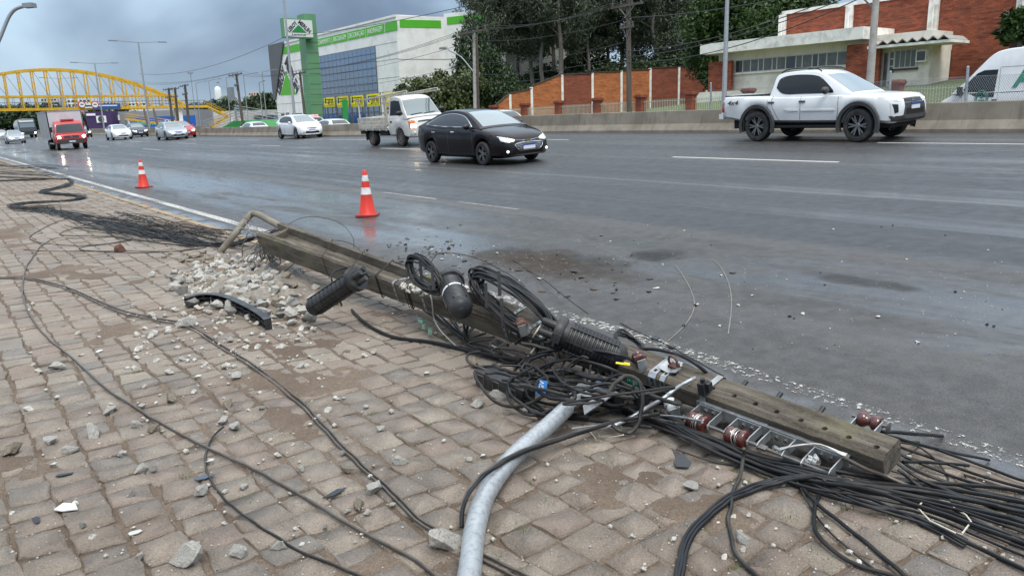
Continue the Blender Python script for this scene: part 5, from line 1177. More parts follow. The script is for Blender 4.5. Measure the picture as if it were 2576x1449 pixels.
        if detail: MB().box(B.hit('F', 0, .635)+V((.012, 0, 0)), (.01, .10, .035)).build('emblem', m_chrome, root)
        plate(B, 'F', 0, .50); plate(B, 'R', 0, .62)
    return root, B
bx_ = ground(1152, 413.5)
sedan('black sedan with chrome window line driving beside the white flatbed truck', 'car', 8.86, 18.15, m_blackp, m_lamp, m_alloy, 2, tint=mat('smoked_glass', (.016, .018, .021), .05, spec=.6, coat=.3), sc=(.985, 1, 1))
sedan('small white hatchback driving behind the flatbed truck, beside the barrier', 'car', 15.95, 48.5, m_white, m_lamp, m_alloy2, 1, hatch=True, tint=m_tint)
g = ground(418, 353.5); sedan('silver sedan with lit headlamps left of the white hatchback', 'car', g.x+.85, g.y+1.3, m_silver, m_lamp, m_alloy2, 1)
g = ground(284, 353.5); sedan('white sedan with warm headlamps beside the red truck', 'car', g.x+.85, g.y+1.3, m_white, m_lampw, m_alloy2, 1, tint=m_tint)
g = ground(330, 346.5); sedan('dark grey car behind the white sedan', 'car', g.x+.85, g.y+1.3, m_darkp, m_lampw, m_alloy2, 0, tint=m_tint)
g = ground(474, 346.5); sedan('red car half hidden behind the silver sedan', 'car', g.x-.2, g.y+1.5, m_redp, m_lampw, m_alloy2, 0, tint=m_tint)
g = ground(222, 346); sedan('dark car half hidden behind the red truck', 'car', g.x-.3, g.y+2, m_darkp, m_lampw, m_alloy2, 0, tint=m_tint)
g = ground(20, 363); sedan('dark car with glaring headlamps at the left edge of the road', 'car', g.x+.85, g.y+1.3, m_silver, m_lampb, m_alloy2, 0, tint=m_tint)
g = ground(0, 352); sedan('white car with glaring headlamps, farthest left', 'car', g.x+.5, g.y+3, m_white, m_lampb, m_alloy2, 0, tint=m_tint)

# ---- pickup
root = thing('pickup_truck', 'white double-cab pickup with grey wheel arches driving along the barrier', 'pickup', M=vframe(14.9, 11.05) @ Matrix.Diagonal((.94, 1, 1, 1)))
R = .40; fx, rx = 1.5, -1.5
top = [(2.36, .86), (2.33, 1.0), (2.2, 1.07), (1.7, 1.115), (1.15, 1.14), (.9, 1.15), (0, 1.14), (-.9, 1.16), (-1.02, 1.175), (-2.5, 1.21), (-2.74, 1.20), (-2.78, 1.0)]
plan = [(2.45, .58), (2.38, .74), (2.15, .87), (1.7, .905), (0, .905), (-1.5, .90), (-2.5, .885), (-2.80, .80)]; bot = [(-2.8, .62), (-2.3, .56), (-2.0, .50), (0, .47), (1.9, .46), (2.3, .42), (2.45, .5)]
sil = [(1.28, 1.13), (.85, 1.38), (.42, 1.62), (.12, 1.73), (-.3, 1.765), (-.7, 1.755), (-1.02, 1.70), (-1.10, 1.45), (-1.16, 1.16)]; belt = [(-3, 1.17), (0, 1.13), (2, 1.12)]
B = Body(root, top, bot, plan, (fx, rx), R, m_white, (sil, .82, .62, 1.765, 0), belt, arch=1.2)
MB().bb((-2.5, -.6, .32), (2.2, .6, .7)).build('underbody', m_under, root)
for x in (fx, rx):
    for s_ in (-1, 1):
        wheel(root, x, s_*.80, R, .26, m_alloy, 6, True, s_)
        a0 = MB(); rows = []
        for t in lin(-.32, pi+.32, 22):
            rr = (R*1.2, R*1.2+.105); c_, sn = cos(t), sin(t)
            rows.append([(x+c_*rr[0], s_*.84, R+sn*rr[0]), (x+c_*rr[0], s_*.945, R+sn*rr[0]), (x+c_*(rr[1]-.02), s_*.955, R+sn*(rr[1]-.02)), (x+c_*rr[1], s_*.90, R+sn*rr[1])])
        a0.grid(rows).build('wheel_arch', m_trim, root, 50)
S_ = smooth_t(sil, 5)
T = []
for x in lin(1.20, .40, 6):
    k_ = (interp(S_, x)-1.13)/(1.765-1.13); T.append((x, (.82-.2*k_)*.85))
B.patch('T', T, [(x, -y) for x, y in T], m_wind, 'windscreen', 2, 6, .006, .008)
dT = [(.72, 1.25), (.45, 1.47), (.2, 1.61), (-.25, 1.665), (-.7, 1.655), (-.92, 1.58), (-.97, 1.4)]; dB = [(.74, 1.205), (.45, 1.20), (.2, 1.20), (-.25, 1.205), (-.6, 1.21), (-.8, 1.25), (-.95, 1.36)]
for ax, s_ in (('S', -1), ('L', 1)):
    B.patch(ax, dT[:4], dB[:4], m_tint, 'side_window', 3, 4, .005, .008); B.patch(ax, dT[3:], dB[3:], m_tint, 'side_window', 3, 4, .005, .008); B.line(ax, dT+list(reversed(dB)), .009, m_blk, 'window_seal', 4, .004, True)
    mirror(root, .62, s_*.85, 1.26, m_trim, s_, 1.25)
    for hx in (-.02, -.98):
        B.patch(ax, [(hx+.02, 1.03), (hx-.16, 1.035)], [(hx+.02, .99), (hx-.16, .99)], m_trim, 'door_handle', 3, 1, .025, .004)
    for pts in ([(.93, 1.1), (.95, .8), (.90, .5)], [(-.16, 1.13), (-.14, .8), (-.16, .5)], [(-1.02, 1.16), (-1.03, .95), (-.80, .55), (-.7, .5)], [(-1.17, 1.19), (-1.17, .9), (-1.1, .8)]): B.line(ax, pts, .0065, m_trim, 'door_seam', 4, .0)
    B.patch(ax, [(.86, .80), (-.12, .81)], [(.86, .765), (-.12, .77)], m_white, 'side_moulding', 5, 1, .022, .004); B.patch(ax, [(-.2, .815), (-.62, .825)], [(-.2, .775), (-.5, .77)], m_white, 'side_moulding', 5, 1, .022, .004)
    MB().bb((-1.0, s_*.80-.09, .36), (1.0, s_*.80+.09, .42)).build('side_step', m_blk, root)
    MB().tube(spline([(.25, s_*.56, 1.72), (.1, s_*.575, 1.80), (-.4, s_*.58, 1.83), (-.8, s_*.575, 1.81), (-.98, s_*.56, 1.72)], 5), .018, 8).build('roof_rail', m_blk, root, 60)
    B.patch(ax, [(-2.66, 1.06), (-2.77, 1.06)], [(-2.66, .78), (-2.77, .78)], m_tail, 'tail_lamp', 2, 3, .012, .01)
    MB().box((-1.92, s_*.82, .42), (.02, .24, .3)).build('mud_flap', m_under, root)
    h = B.patch('F', [(s_*.43, .985), (s_*.62, 1.0), (s_*.80, 1.01)], [(s_*.43, .93), (s_*.62, .925), (s_*.78, .95)], m_lampoff, 'headlamp', 4, 1, .014, .02); B.patch('F', [(s_*.45, .965), (s_*.62, .975)], [(s_*.45, .945), (s_*.62, .945)], m_lamp, 'lamp_lens', 3, 1, .018, .001, parent=h)
    B.patch('F', [(s_*.50, .90), (s_*.66, .91), (s_*.82, .90)], [(s_*.44, .64), (s_*.60, .60), (s_*.80, .58)], m_white, 'bumper_corner', 4, 3, .02, .01)
    B.patch('F', [(s_*.69, .86), (s_*.80, .87)], [(s_*.68, .68), (s_*.76, .66)], m_blk, 'fog_lamp', 2, 2, .03, .01)
put = put_text('4x4', frame((-2.33, -.925, 1.03), (1, 0, 0), (0, 0, 1)), .16, m_trim, 'lettering', root, depth=.002, bold=.004, shear=.35, sx=1.5)
MB().bb((-2.70, -.78, 1.205), (-1.16, .78, 1.225)).build('bed_cover', m_blk, root)
MB().bb((-2.86, -.84, .60), (-2.72, .84, .74)).build('rear_bumper', m_white, root)
B.patch('F', [(-.42, .99), (0, 1.0), (.42, .99)], [(-.44, .90), (0, .885), (.44, .90)], m_blk, 'upper_grille', 4, 2, .01, .01)
for z in (.915, .955): B.line('F', [(-.42, z), (0, z), (.42, z)], .012, m_trim, 'grille_bar', 5, .014)
B.patch('F', [(-.46, .89), (0, .875), (.46, .89)], [(-.56, .55), (0, .52), (.56, .55)], m_trim, 'bumper', 5, 4, .03, .01); B.patch('F', [(-.40, .76), (0, .76), (.40, .76)], [(-.44, .63), (0, .62), (.44, .63)], m_blk, 'lower_grille', 4, 2, .036, .01)
B.patch('F', [(-.82, .60), (0, .58), (.82, .60)], [(-.76, .47), (0, .45), (.76, .47)], m_trim, 'skid_plate', 6, 2, .045, .02)
e = B.hit('F', 0, .945)+V((.03, 0, 0))
for k in range(3):
    th = pi/2+2*pi*k/3; c_ = e+V((0, cos(th)*.045, sin(th)*.045)); MB().prism([c_+V((0, cos(th)*a-sin(th)*b, sin(th)*a+cos(th)*b)) for a, b in ((.045, 0), (0, .027), (-.045, 0), (0, -.027))], (.008, 0, 0)).build('emblem', m_chrome, root)
plate(B, 'F', .0, .80, .40, .13, .05)
for s_ in (-1, 1): MB().tube([(1.1, s_*.1-.25, 1.235), (.86, s_*.1+.15, 1.385)], .009, 6).build('wiper', m_blk, root)

# ---- white flatbed light truck
root = thing('flatbed_truck', 'dusty white light truck with a plank-sided bed and a ladder rack', 'truck', M=vframe(12.25, 28.45))
R = .33; fx, rx = 1.15, -1.25
top = [(2.02, .78), (1.98, .98), (1.85, 1.09), (1.7, 1.14), (1.0, 1.17), (.42, 1.17), (.36, 1.0)]; plan = [(2.06, .56), (1.98, .74), (1.75, .84), (1.2, .86), (.36, .85)]; bot = [(.36, .42), (1.5, .40), (1.8, .34), (2.06, .40)]
sil = [(1.88, 1.13), (1.60, 1.45), (1.36, 1.76), (1.22, 1.88), (.9, 1.955), (.55, 1.955), (.38, 1.90)]; belt = [(.3, 1.16), (2, 1.12)]
B = Body(root, top, bot, plan, (fx,), R, m_offw, (sil, .82, .66, 1.955, 0), belt, name='cab', arch=1.16)
S_ = smooth_t(sil, 5); T = []
for x in lin(1.80, 1.32, 6): k_ = (interp(S_, x)-1.13)/(1.955-1.13); T.append((x, (.82-.16*k_)*.87))
B.patch('F', [(-.76, 1.22), (0, 1.22), (.76, 1.22)], [(-.63, 1.80), (0, 1.82), (.63, 1.80)], m_wind, 'windscreen', 4, 5, .012, .01)
for ax, s_ in (('S', -1), ('L', 1)):
    B.patch(ax, [(1.38, 1.45), (1.18, 1.78), (.8, 1.82), (.5, 1.80)], [(1.48, 1.25), (1.18, 1.24), (.8, 1.24), (.5, 1.24)], m_tint, 'side_window', 3, 4, .005, .008)
    mirror(root, 1.62, s_*.86, 1.33, m_blk, s_, 1.35)
    for pts in ([(.47, 1.8), (.47, 1.2), (.47, .5)], [(1.62, 1.15), (1.63, .9), (1.5, .78)]): B.line(ax, pts, .005, m_trim, 'door_seam', 4, -.001)
    B.patch(ax, [(.66, 1.03), (.52, 1.03)], [(.66, .96), (.52, .96)], m_blk, 'door_handle', 2, 1, .016, .004)
    h = B.patch('F', [(s_*.56, 1.0), (s_*.68, 1.03), (s_*.80, 1.0)], [(s_*.55, .73), (s_*.68, .70), (s_*.79, .74)], m_amber, 'headlamp', 3, 3, .015, .02); B.patch('F', [(s_*.57, .88), (s_*.75, .87)], [(s_*.57, .735), (s_*.75, .735)], m_lampw, 'lamp_lens', 3, 2, .022, .001, parent=h)
    MB().lathe([(0, .02), (.05, .015), (.06, 0)], B.hit('F', s_*.62, .53), Matrix.Rotation(pi/2, 3, 'Y'), 14).build('fog_lamp', m_lampoff, root, 60)
    wheel(root, fx, s_*.74, R, .19, m_steelw, 8, False, s_); wheel(root, rx, s_*.72, R*.92, .26, m_steelw, 8, False, s_)
B.line('F', [(-.8, 1.10), (0, 1.13), (.8, 1.10)], .006, m_trim, 'bonnet_seam', 5, 0); B.patch('F', [(-.4, .98), (0, .99), (.4, .98)], [(-.42, .93), (0, .93), (.42, .93)], m_trim, 'grille', 4, 1, .006, .01); plate(B, 'F', 0, .52)
for s_ in (-1, 1): MB().tube([(1.83, s_*.3-.3, 1.24), (1.79, s_*.3+.25, 1.27)], .012, 6).build('wiper', m_blk, root)
MB().bb((-2.2, -.42, .46), (1.2, .42, .62)).build('chassis', m_under, root); MB().bb((-.6, -.78, .44), (.1, -.5, .66)).build('tank', m_under, root); MB().bb((-2.25, -.86, .66), (.28, .86, .74)).build('bed_floor', m_offw, root); MB().bb((-2.3, -.8, .5), (-1.9, .8, .66)).build('rear_bumper', m_under, root)
m_plank = mat('painted_planks', (.52, .49, .42), .75, var=.2, vscale=6, dirt=(.22, .19, .15), dscale=4, damt=.6, bump=.003, bscale=25)
for k in range(3):
    z = .80+k*.155
    for s_ in (-1, 1): MB().bb((-2.27, s_*.88-.015, z-.07), (.26, s_*.88+.015, z+.07)).build('side_plank', m_plank, root)
    MB().bb((-2.30, -.86, z-.07), (-2.27, .86, z+.07)).build('tail_plank', m_plank, root)
for x in (-2.2, -1.55, -.95, -.35, .2):
    for s_ in (-1, 1): MB().bb((x-.03, s_*.90-.012, .64), (x+.03, s_*.90+.012, 1.18)).build('stake', m_plank, root)
for s_ in (-1, 1):
    for x in (.22, .10): MB().bb((x-.025, s_*.80-.03, .8), (x+.025, s_*.80+.03, 1.99)).build('rack_post', m_plank, root)
    MB().bb((-2.22, s_*.80-.025, 1.18), (-2.17, s_*.80+.025, 1.93)).build('rack_post', m_plank, root); MB().beam((-2.35, s_*.80, 1.92), (1.9, s_*.80, 2.08), .06, .06).build('rack_rail', m_plank, root)
    MB().tube([(-.6, s_*.72, 2.03), (1.9, s_*.72, 2.16), (1.92, s_*.72, 2.07)], .022, 8).build('rack_tube', m_plank, root)
for k in range(5): MB().bb((.16-.012, -.78, 1.25+k*.15), (.16+.012, .78, 1.33+k*.15)).build('headboard_slat', m_plank, root)
for s_ in (-1, 1): MB().box((-1.72, s_*.72, .42), (.02, .3, .34)).build('mud_flap', m_under, root)

# ---- red box truck
g = ground(145, 379); TX, TY = g.x+.95, g.y+2.0
root = thing('box_truck', 'red truck with a white cargo box and lit headlamps', 'truck', M=vframe(TX, TY)); R = .36; fx, rx = 2.0, -1.6
top = [(2.66, .80), (2.63, .98), (2.52, 1.08), (2.2, 1.16), (1.6, 1.18), (1.3, 1.18)]; plan = [(2.70, .80), (2.62, .96), (2.4, 1.02), (1.3, 1.02)]; bot = [(1.3, .5), (2.3, .46), (2.7, .42)]
sil = [(2.50, 1.12), (2.36, 1.5), (2.22, 1.80), (2.0, 1.98), (1.6, 2.02), (1.32, 2.0)]; belt = [(1.2, 1.16), (2.7, 1.10)]
B = Body(root, top, bot, plan, (fx,), R, m_redp, (sil, .98, .84, 2.02, 0), belt, name='cab', arch=1.15)
B.patch('F', [(-.88, 1.22), (0, 1.20), (.88, 1.22)], [(-.78, 1.78), (0, 1.80), (.78, 1.78)], m_glass, 'windscreen', 4, 5, .012, .01)
for ax, s_ in (('S', -1), ('L', 1)):
    B.patch(ax, [(2.18, 1.5), (2.05, 1.80), (1.5, 1.84)], [(2.25, 1.26), (2.05, 1.25), (1.5, 1.25)], m_tint, 'side_window', 3, 3, .005, .008); MB().box((2.42, s_*1.16, 1.45), (.12, .14, .36)).beam((2.3, s_*1.0, 1.6), (2.42, s_*1.16, 1.6), .03, .03).build('mirror', m_blk, root)
    B.patch('F', [(s_*.66, .98), (s_*.92, 1.0)], [(s_*.64, .78), (s_*.90, .80)], m_lampoff, 'headlamp', 3, 2, .014, .02); B.patch('F', [(s_*.70, .95), (s_*.88, .96)], [(s_*.69, .82), (s_*.87, .83)], m_lampb, 'lamp_lens', 2, 2, .022, .001)
    wheel(root, fx, s_*.86, R, .22, m_steelw, 8, False, s_); wheel(root, rx, s_*.80, R, .4, m_steelw, 8, False, s_)
B.patch('F', [(-.5, .97), (0, .99), (.5, .97)], [(-.44, .80), (0, .78), (.44, .80)], m_blk, 'grille', 4, 2, .012, .01); B.patch('F', [(-.95, .72), (0, .74), (.95, .72)], [(-.9, .46), (0, .44), (.9, .46)], m_trim, 'bumper', 5, 2, .02, .01); plate(B, 'F', 0, .60, .4, .13, .03)
e = B.hit('F', 0, .885)+V((.02, 0, 0)); MB().tube([e+V((0, .06*cos(t), .06*sin(t))) for t in lin(0, 2*pi, 14)[:-1]], .007, 5, close=True).build('emblem', m_chrome, root)
for k in range(3): MB().beam(e, e+V((0, .055*cos(pi/2+k*2.094), .055*sin(pi/2+k*2.094))), .01, .01).build('emblem_spoke', m_chrome, root)
m_box = mat('cargo_box_panel', (.56, .55, .57), .5, var=.08, vscale=2, dirt=(.36, .34, .33), dscale=1.2, damt=.5); m_boxs = mat('cargo_box_side', (.33, .345, .36), .4, metal=.3, var=.1, vscale=2, dirt=(.24, .24, .24), dscale=1.5, damt=.5)
MB().bb((-4.2, -1.10, .82), (1.18, 1.10, 2.74)).build('cargo_box', m_boxs, root); MB().bb((1.182, -1.08, .84), (1.20, 1.08, 2.72)).build('box_front', m_box, root)
for s_ in (-1, 1):
    for y in (-1.1, 1.1): MB().bb((1.15, y-.03, .8), (1.215, y+.03, 2.76)).build('corner_post', m_galv, root)
    MB().bb((-4.2, s_*1.1-.03, 2.70), (1.2, s_*1.1+.03, 2.77)).build('roof_edge', m_galv, root)
MB().bb((1.19, -1.07, 2.70), (1.222, 1.07, 2.768)).build('roof_edge', m_galv, root)
MB().bb((-4.0, -.5, .5), (1.3, .5, .8)).build('chassis', m_under, root); MB().bb((1.75, -.42, 2.03), (2.05, .42, 2.14)).build('roof_deflector', m_redp, root); MB().bb((-.9, -1.0, .42), (1.2, -.96, .52)).build('side_guard', m_galv, root)

# ---- grey lorry and far traffic at the left
g = ground(52, 349); root = thing('lorry', 'grey tanker lorry far left, behind the red truck', 'truck', M=vframe(g.x+1.3, g.y+3)); R = .5
top = [(2.6, 1.0), (2.5, 1.3), (2.4, 1.4), (.6, 1.4)]; plan = [(2.65, 1.0), (2.5, 1.18), (2.2, 1.22), (.6, 1.22)]; bot = [(.6, .6), (2.65, .5)]; sil = [(2.45, 1.36), (2.34, 2.2), (2.2, 2.75), (1.8, 2.95), (.7, 2.95)]
B = Body(root, top, bot, plan, (1.5,), R, m_darkp, (sil, 1.2, 1.12, 2.95, 0), [(.5, 1.38), (2.6, 1.34)], name='cab'); B.patch('F', [(-1.05, 1.65), (1.05, 1.65)], [(-1.0, 2.35), (1.0, 2.35)], m_wind, 'windscreen', 5, 3, .02, .01); B.patch('F', [(-.9, 1.4), (.9, 1.4)], [(-.85, .9), (.85, .9)], m_blk, 'grille', 4, 2, .02, .01); B.patch('F', [(-1.0, 2.5), (1.0, 2.5)], [(-.95, 2.75), (.95, 2.75)], m_silver, 'visor', 4, 1, .02, .01)
for s_ in (-1, 1):
    B.patch('F', [(s_*.8, .82), (s_*1.05, .82)], [(s_*.8, .68), (s_*1.05, .68)], m_lampw, 'headlamp', 2, 1, .02, .01); wheel(root, 1.5, s_*1.0, R, .3, m_steelw, 8, False, s_); wheel(root, -3.5, s_*.95, R, .5, m_steelw, 8, False, s_)
MB().tube([(.3, 0, 1.95), (-6.5, 0, 1.95)], 1.12, 20).build('tank', m_silver, root, 40); MB().bb((-6.5, -.6, .7), (.8, .6, 1.0)).build('chassis', m_under, root)

# ---- service-road traffic seen over the barrier (driving away)
def away(px, py, X, label, **k):
    p = on_x(px, py, X); return sedan(label, 'car', X, p.y+2.0, heading=1, rear_on=True, detail=0, lamp=m_lampoff, tint=m_glass, **k)
away(655, 315, 21.5, 'white hatchback driving away past the green bank beyond the barrier', pm=m_white, hatch=True)
away(860, 306, 20.6, 'white hatchback driving away beyond the barrier, left of the flatbed truck', pm=m_white, hatch=True)
away(1292, 288, 20.8, 'white car with a dark rear window beyond the barrier behind the black sedan', pm=m_white, hatch=True)
p = on_x(805, 312, 22.5); root, B = sedan('white van with a roof beacon beyond the barrier', 'van', 22.5, p.y+2.5, m_white, m_lampoff, heading=1, hatch=True, rear_on=True, detail=0, sc=(1.1, 1.02, 1.18), tint=m_tint); root['category'] = 'van'
MB().bb((-1.2, -.45, 1.50), (-.4, .45, 1.62)).build('roof_box', m_white, root); MB().bb((-1.75, -.12, 1.47), (-1.6, .12, 1.58)).build('beacon', m_tail_on, root)

# ---- big white van at the right, behind barrier and chain-link fence
VX = 22.0; pf = on_x(2343, 262, VX-.98)
root = thing('cargo_van', 'large white cargo van with green lettering behind the barrier and mesh fence', 'van', M=vframe(VX, 9.09, 1) @ Matrix.Diagonal((.72, 1, 1, 1))); R = .36; fx, rx = 1.75, -1.9
top = [(2.72, .75), (2.68, .95), (2.5, 1.10), (2.1, 1.26), (1.75, 1.38), (1.5, 1.42), (-3.0, 1.42), (-3.1, 1.0)]; plan = [(2.78, .62), (2.65, .82), (2.3, .94), (1.6, 1.0), (-2.6, 1.0), (-3.12, .96)]; bot = [(-3.12, .4), (2.4, .35), (2.78, .4)]
sil = [(1.95, 1.36), (1.45, 1.72), (1.02, 2.08), (.60, 2.40), (.2, 2.52), (-.6, 2.56), (-3.0, 2.56), (-3.1, 2.4)]; belt = [(-3.2, 1.4), (2, 1.36)]
B = Body(root, top, bot, plan, (fx, rx), R, m_white, (sil, .985, .86, 2.56, 0), belt)
for x in (fx, rx):
    for s_ in (-1, 1): wheel(root, x, s_*.88, R, .22, m_steelw, 8, False, s_)
MB().bb((-2.9, -.7, .25), (2.4, .7, .6)).build('underbody', m_under, root)
S_ = smooth_t(sil, 5); T = []
for x in lin(1.88, 1.0, 6): k_ = (interp(S_, x)-1.38)/(2.56-1.38); T.append((x, (.985-.125*k_)*.9))
B.patch('T', T, [(x, -y) for x, y in T], m_wind, 'windscreen', 2, 6, .006, .008)
ax = 'L'
B.patch('L', [(1.42, 1.62), (1.05, 1.90), (.80, 1.98), (.30, 1.98)], [(1.50, 1.42), (1.05, 1.24), (.80, 1.22), (.34, 1.20)], m_tint, 'side_window', 3, 4, .006, .008)
for pts in ([(.22, 2.05), (.2, 1.4), (.22, .5)], [(1.55, 1.4), (1.5, 1.0), (1.3, .7)]): B.line('L', pts, .005, m_trim, 'door_seam', 4, 0)
B.patch('L', [(.40, 1.14), (.22, 1.14)], [(.40, .98), (.22, .98)], m_blk, 'door_handle', 2, 1, .014, .004); B.line('L', [(.2, 2.04), (-1.4, 2.05), (-3.0, 2.05)], .005, m_trim, 'roof_seam', 4, .001); B.line('L', [(.1, 1.32), (-1.4, 1.34), (-3.0, 1.34)], .006, m_trim, 'body_seam', 4, .001)
MB().box((1.60, 1.08, 1.40), (.14, .16, .26)).beam((1.5, .98, 1.35), (1.6, 1.06, 1.35), .05, .05).build('mirror', m_blk, root)
m_lgreen = mat('livery_green', (.0, .20, .12), .4)
hp = B.hit('L', -.62, 1.72); put_text('Ali', frame((-.78, hp.y+.016, 1.70), (-1, 0, 0), (0, -.12, 1)), .72, m_lgreen, 'lettering', root, depth=.004, bold=.03, shear=.18, sx=1.1)
for r_a, nm in ((.24, 'badge_ring'), (.18, 'badge_ring')):
    hc = B.hit('L', .78, 1.16); MB().tube([hc+V((r_a*cos(t), .012, r_a*sin(t))) for t in lin(0, 2*pi, 26)[:-1]], .016, 5, close=True).build(nm, m_lgreen, root)
hc = B.hit('L', .78, 1.16); MB().prism([hc+V((x, .008, z)) for x, z in ((-.12, -.02), (.12, -.02), (.09, -.09), (-.09, -.09))], (0, .006, 0)).build('badge_bar', m_lgreen, root); MB().prism([hc+V((.07*cos(t), .008, .02+.07*sin(t))) for t in lin(0, pi, 8)], (0, .006, 0)).build('badge_dome', m_lgreen, root)
P_ = [B.hit('L', x, .98+.10*((.1-x)/3)**1.4 if x < .1 else .98) for x in lin(.15, -3.0, 14)]; MB().tube([p+V((0, .004, 0)) for p in P_ if p], .014, 5).build('livery_stripe', m_lgreen, root)
# ================================================================== BARRIER, FENCES, BUILDINGS BESIDE THE ROAD
m_barr, _t, bs = nodes('barrier_concrete'); N = NT(_t); P = N.co(); geo = N.n.new('ShaderNodeNewGeometry')
c = N.mix(N.rng(N.noise(P, 1.2, 6), 0.3, 0.7), (0.165, 0.14, 0.108), (0.26, 0.225, 0.18))
c = N.mix(N.rng(N.noise(N.co(sc=(2, 2.2, .25)), 3, 6, .7), 0.5, 0.75, 0, 0.6), c, (0.09, 0.075, 0.058)); c = N.mix(N.rng(N.noise(P, 30, 4, .7), .6, .75, 0, .5), c, (.08, .07, .06))
_t.links.new(c, bs.inputs['Base Color']); bs.inputs['Roughness'].default_value = .9; _t.links.new(N.bump(N.noise(P, 35, 5, .7), .006), bs.inputs['Normal'])
barr = thing('concrete_barrier', 'long low concrete barrier between carriageway and service road', 'barrier')
BH = .75
def barrier_run(root, y0, y1, X, H, step=4.0, dz=0.0):
    y = y0; q = random.Random(int(y0))
    while y < y1-.1:
        e = min(y+step, y1); pr = [(0, -.3), (0, .075), (.16, .30), (.22, H-.02), (.24, H), (.40, H), (.42, H-.02), (.48, .30), (.64, .075), (.64, -.3)]
        mb = MB(); a, b = y+.008, e-.008; jx, jz = q.uniform(-.008, .008), q.uniform(-.006, .006)
        ends = [[V((X+jx+px, yy_, road_z(BX, yy_)+dz+pz+(jz if pz > .2 else 0))) for px, pz in pr] for yy_ in (a, b)]
        mb.grid(ends, close=True).add(ends[0], [tuple(range(len(pr)))]).add(ends[1], [tuple(range(len(pr)))]); mb.build('barrier_segment', m_barr, root); y = e
barrier_run(barr, -9, 75, BX, BH)
b2 = thing('concrete_barrier', 'older taller concrete barrier running on towards the footbridge', 'barrier'); barrier_run(b2, 76.2, 260, BX+.15, BH+.18, 8.0)

def brick_mat(name, c1, c2, mort, w=.24, h=.075, dirt=.35):
    m, t_, b_ = nodes(name); N = NT(t_); P = N.co(); s_ = N.sep(P); cx = N.n.new('ShaderNodeCombineXYZ'); t_.links.new(s_[0], cx.inputs[0]); t_.links.new(s_[2], cx.inputs[1])
    br = N.n.new('ShaderNodeTexBrick'); t_.links.new(cx.outputs[0], br.inputs['Vector']); br.inputs['Color1'].default_value = (*c1, 1); br.inputs['Color2'].default_value = (*c2, 1); br.inputs['Mortar'].default_value = (*mort, 1)
    br.inputs['Scale'].default_value = 1.0; br.inputs['Brick Width'].default_value = w; br.inputs['Row Height'].default_value = h; br.inputs['Mortar Size'].default_value = .009; br.inputs['Bias'].default_value = 0.0
    c = N.mix(N.rng(N.noise(P, .7, 6), .4, .72, 0, dirt), br.outputs[0], (.035, .018, .014)); c = N.mix(N.rng(N.noise(N.co(sc=(.8, 1, 6)), 1.0, 4), .35, .7, 0, .4), c, tuple(min(1, v*1.35) for v in c2))
    t_.links.new(c, b_.inputs['Base Color']); b_.inputs['Roughness'].default_value = .85
    bn = N.n.new('ShaderNodeBump'); bn.inputs['Distance'].default_value = -.012; t_.links.new(br.outputs['Fac'], bn.inputs['Height']); t_.links.new(bn.outputs[0], b_.inputs['Normal']); return m
m_brick_o = brick_mat('orange_brick', (.32, .085, .024), (.50, .17, .055), (.20, .09, .05), .3, .12); m_brick_d = brick_mat('dark_red_brick', (.17, .040, .022), (.28, .078, .038), (.10, .045, .03), .3, .12); m_brick_h = brick_mat('hall_brick', (.15, .030, .015), (.33, .085, .036), (.11, .05, .036), .30, .11, .5)
m_cream = mat('cream_render', (.74, .70, .60), .85, var=.08, vscale=1.5, dirt=(.34, .29, .22), dscale=1.1, damt=.4); m_wcol = mat('white_painted_concrete', (.78, .76, .70), .8, var=.1, vscale=2, dirt=(.30, .27, .23), dscale=1.6, damt=.5); m_cap = mat('dark_roof_tile', (.06, .04, .032), .85, var=.3, vscale=10)
m_lawn, _t, bs = nodes('lawn'); N = NT(_t); P = N.co(); c = N.mix(N.rng(N.noise(P, 1.1, 6), .3, .7), (.085, .115, .035), (.16, .18, .07)); c = N.mix(N.rng(N.noise(P, 25, 5, .8), .4, .7, 0, .6), c, (.05, .07, .02)); _t.links.new(c, bs.inputs['Base Color']); bs.inputs['Roughness'].default_value = .95; _t.links.new(N.bump(N.noise(P, 40, 4, .8), .05), bs.inputs['Normal'])
def lawn_z(x, y): return serv0(28.4, y)+.14+.105*(x-28.4)*(1-ss(26, 60, y))*ss(28.4, 31, x)*(1-ss(62, 90, y)) if x < 46 else lawn_z(45.99, y)
sheet('lawn', [28.5, 29.4, 31, 33, 36, 39, 42, 46, 60, 90, 140], lin(-40, 100, 56), lawn_z, m_lawn); 
m_pave2 = mat('verge_paving', (.24, .22, .19), .85, var=.2, vscale=2)
sheet('store_forecourt', [28.5, 40, 60, 90, 140], lin(100, 420, 16), lambda x, y: serv_z(28.4, y)+.12, m_pave2); sheet('verge_kerb', [28.35, 28.52], lin(-40, 420, 46), lambda x, y: serv0(28.4, y)+.15, m_pave2)

# ---- fence of brick pillars and pale pickets along the lawn
m_picket = mat('pale_green_paint', (.42, .46, .36), .5, var=.08, vscale=5); FX = 29.3
fence = thing('picket_fence', 'pale metal picket fence on brick pillars along the lawn', 'fence')
pil = [41.5, 37.95, 34.4, 30.85, 27.2, 23.6, 20.0, 16.2, 12.6, 9.0, 5.4]
pil = [45.1]+pil; pk_me = MB().bb((-.011, -.011, 0), (.011, .011, 1.0)).mesh('picket', m_picket)
def fz(y): return lawn_z(FX, y)
pit = {}
for y in pil:
    z = fz(y); mb = MB().bb((-.21, -.21, -.2), (.21, .21, 1.18)); o = mb.build('pillar', m_brick_d, fence); o.location = (FX, y, z)
    cp = MB().bb((-.25, -.25, 1.182), (.25, .25, 1.25)).bb((-.29, -.29, 1.252), (.29, .29, 1.33)).bb((-.25, -.25, 1.332), (.25, .25, 1.40)); c_ = cp.build('pillar_cap', m_brick_d, o)
cnt = 0
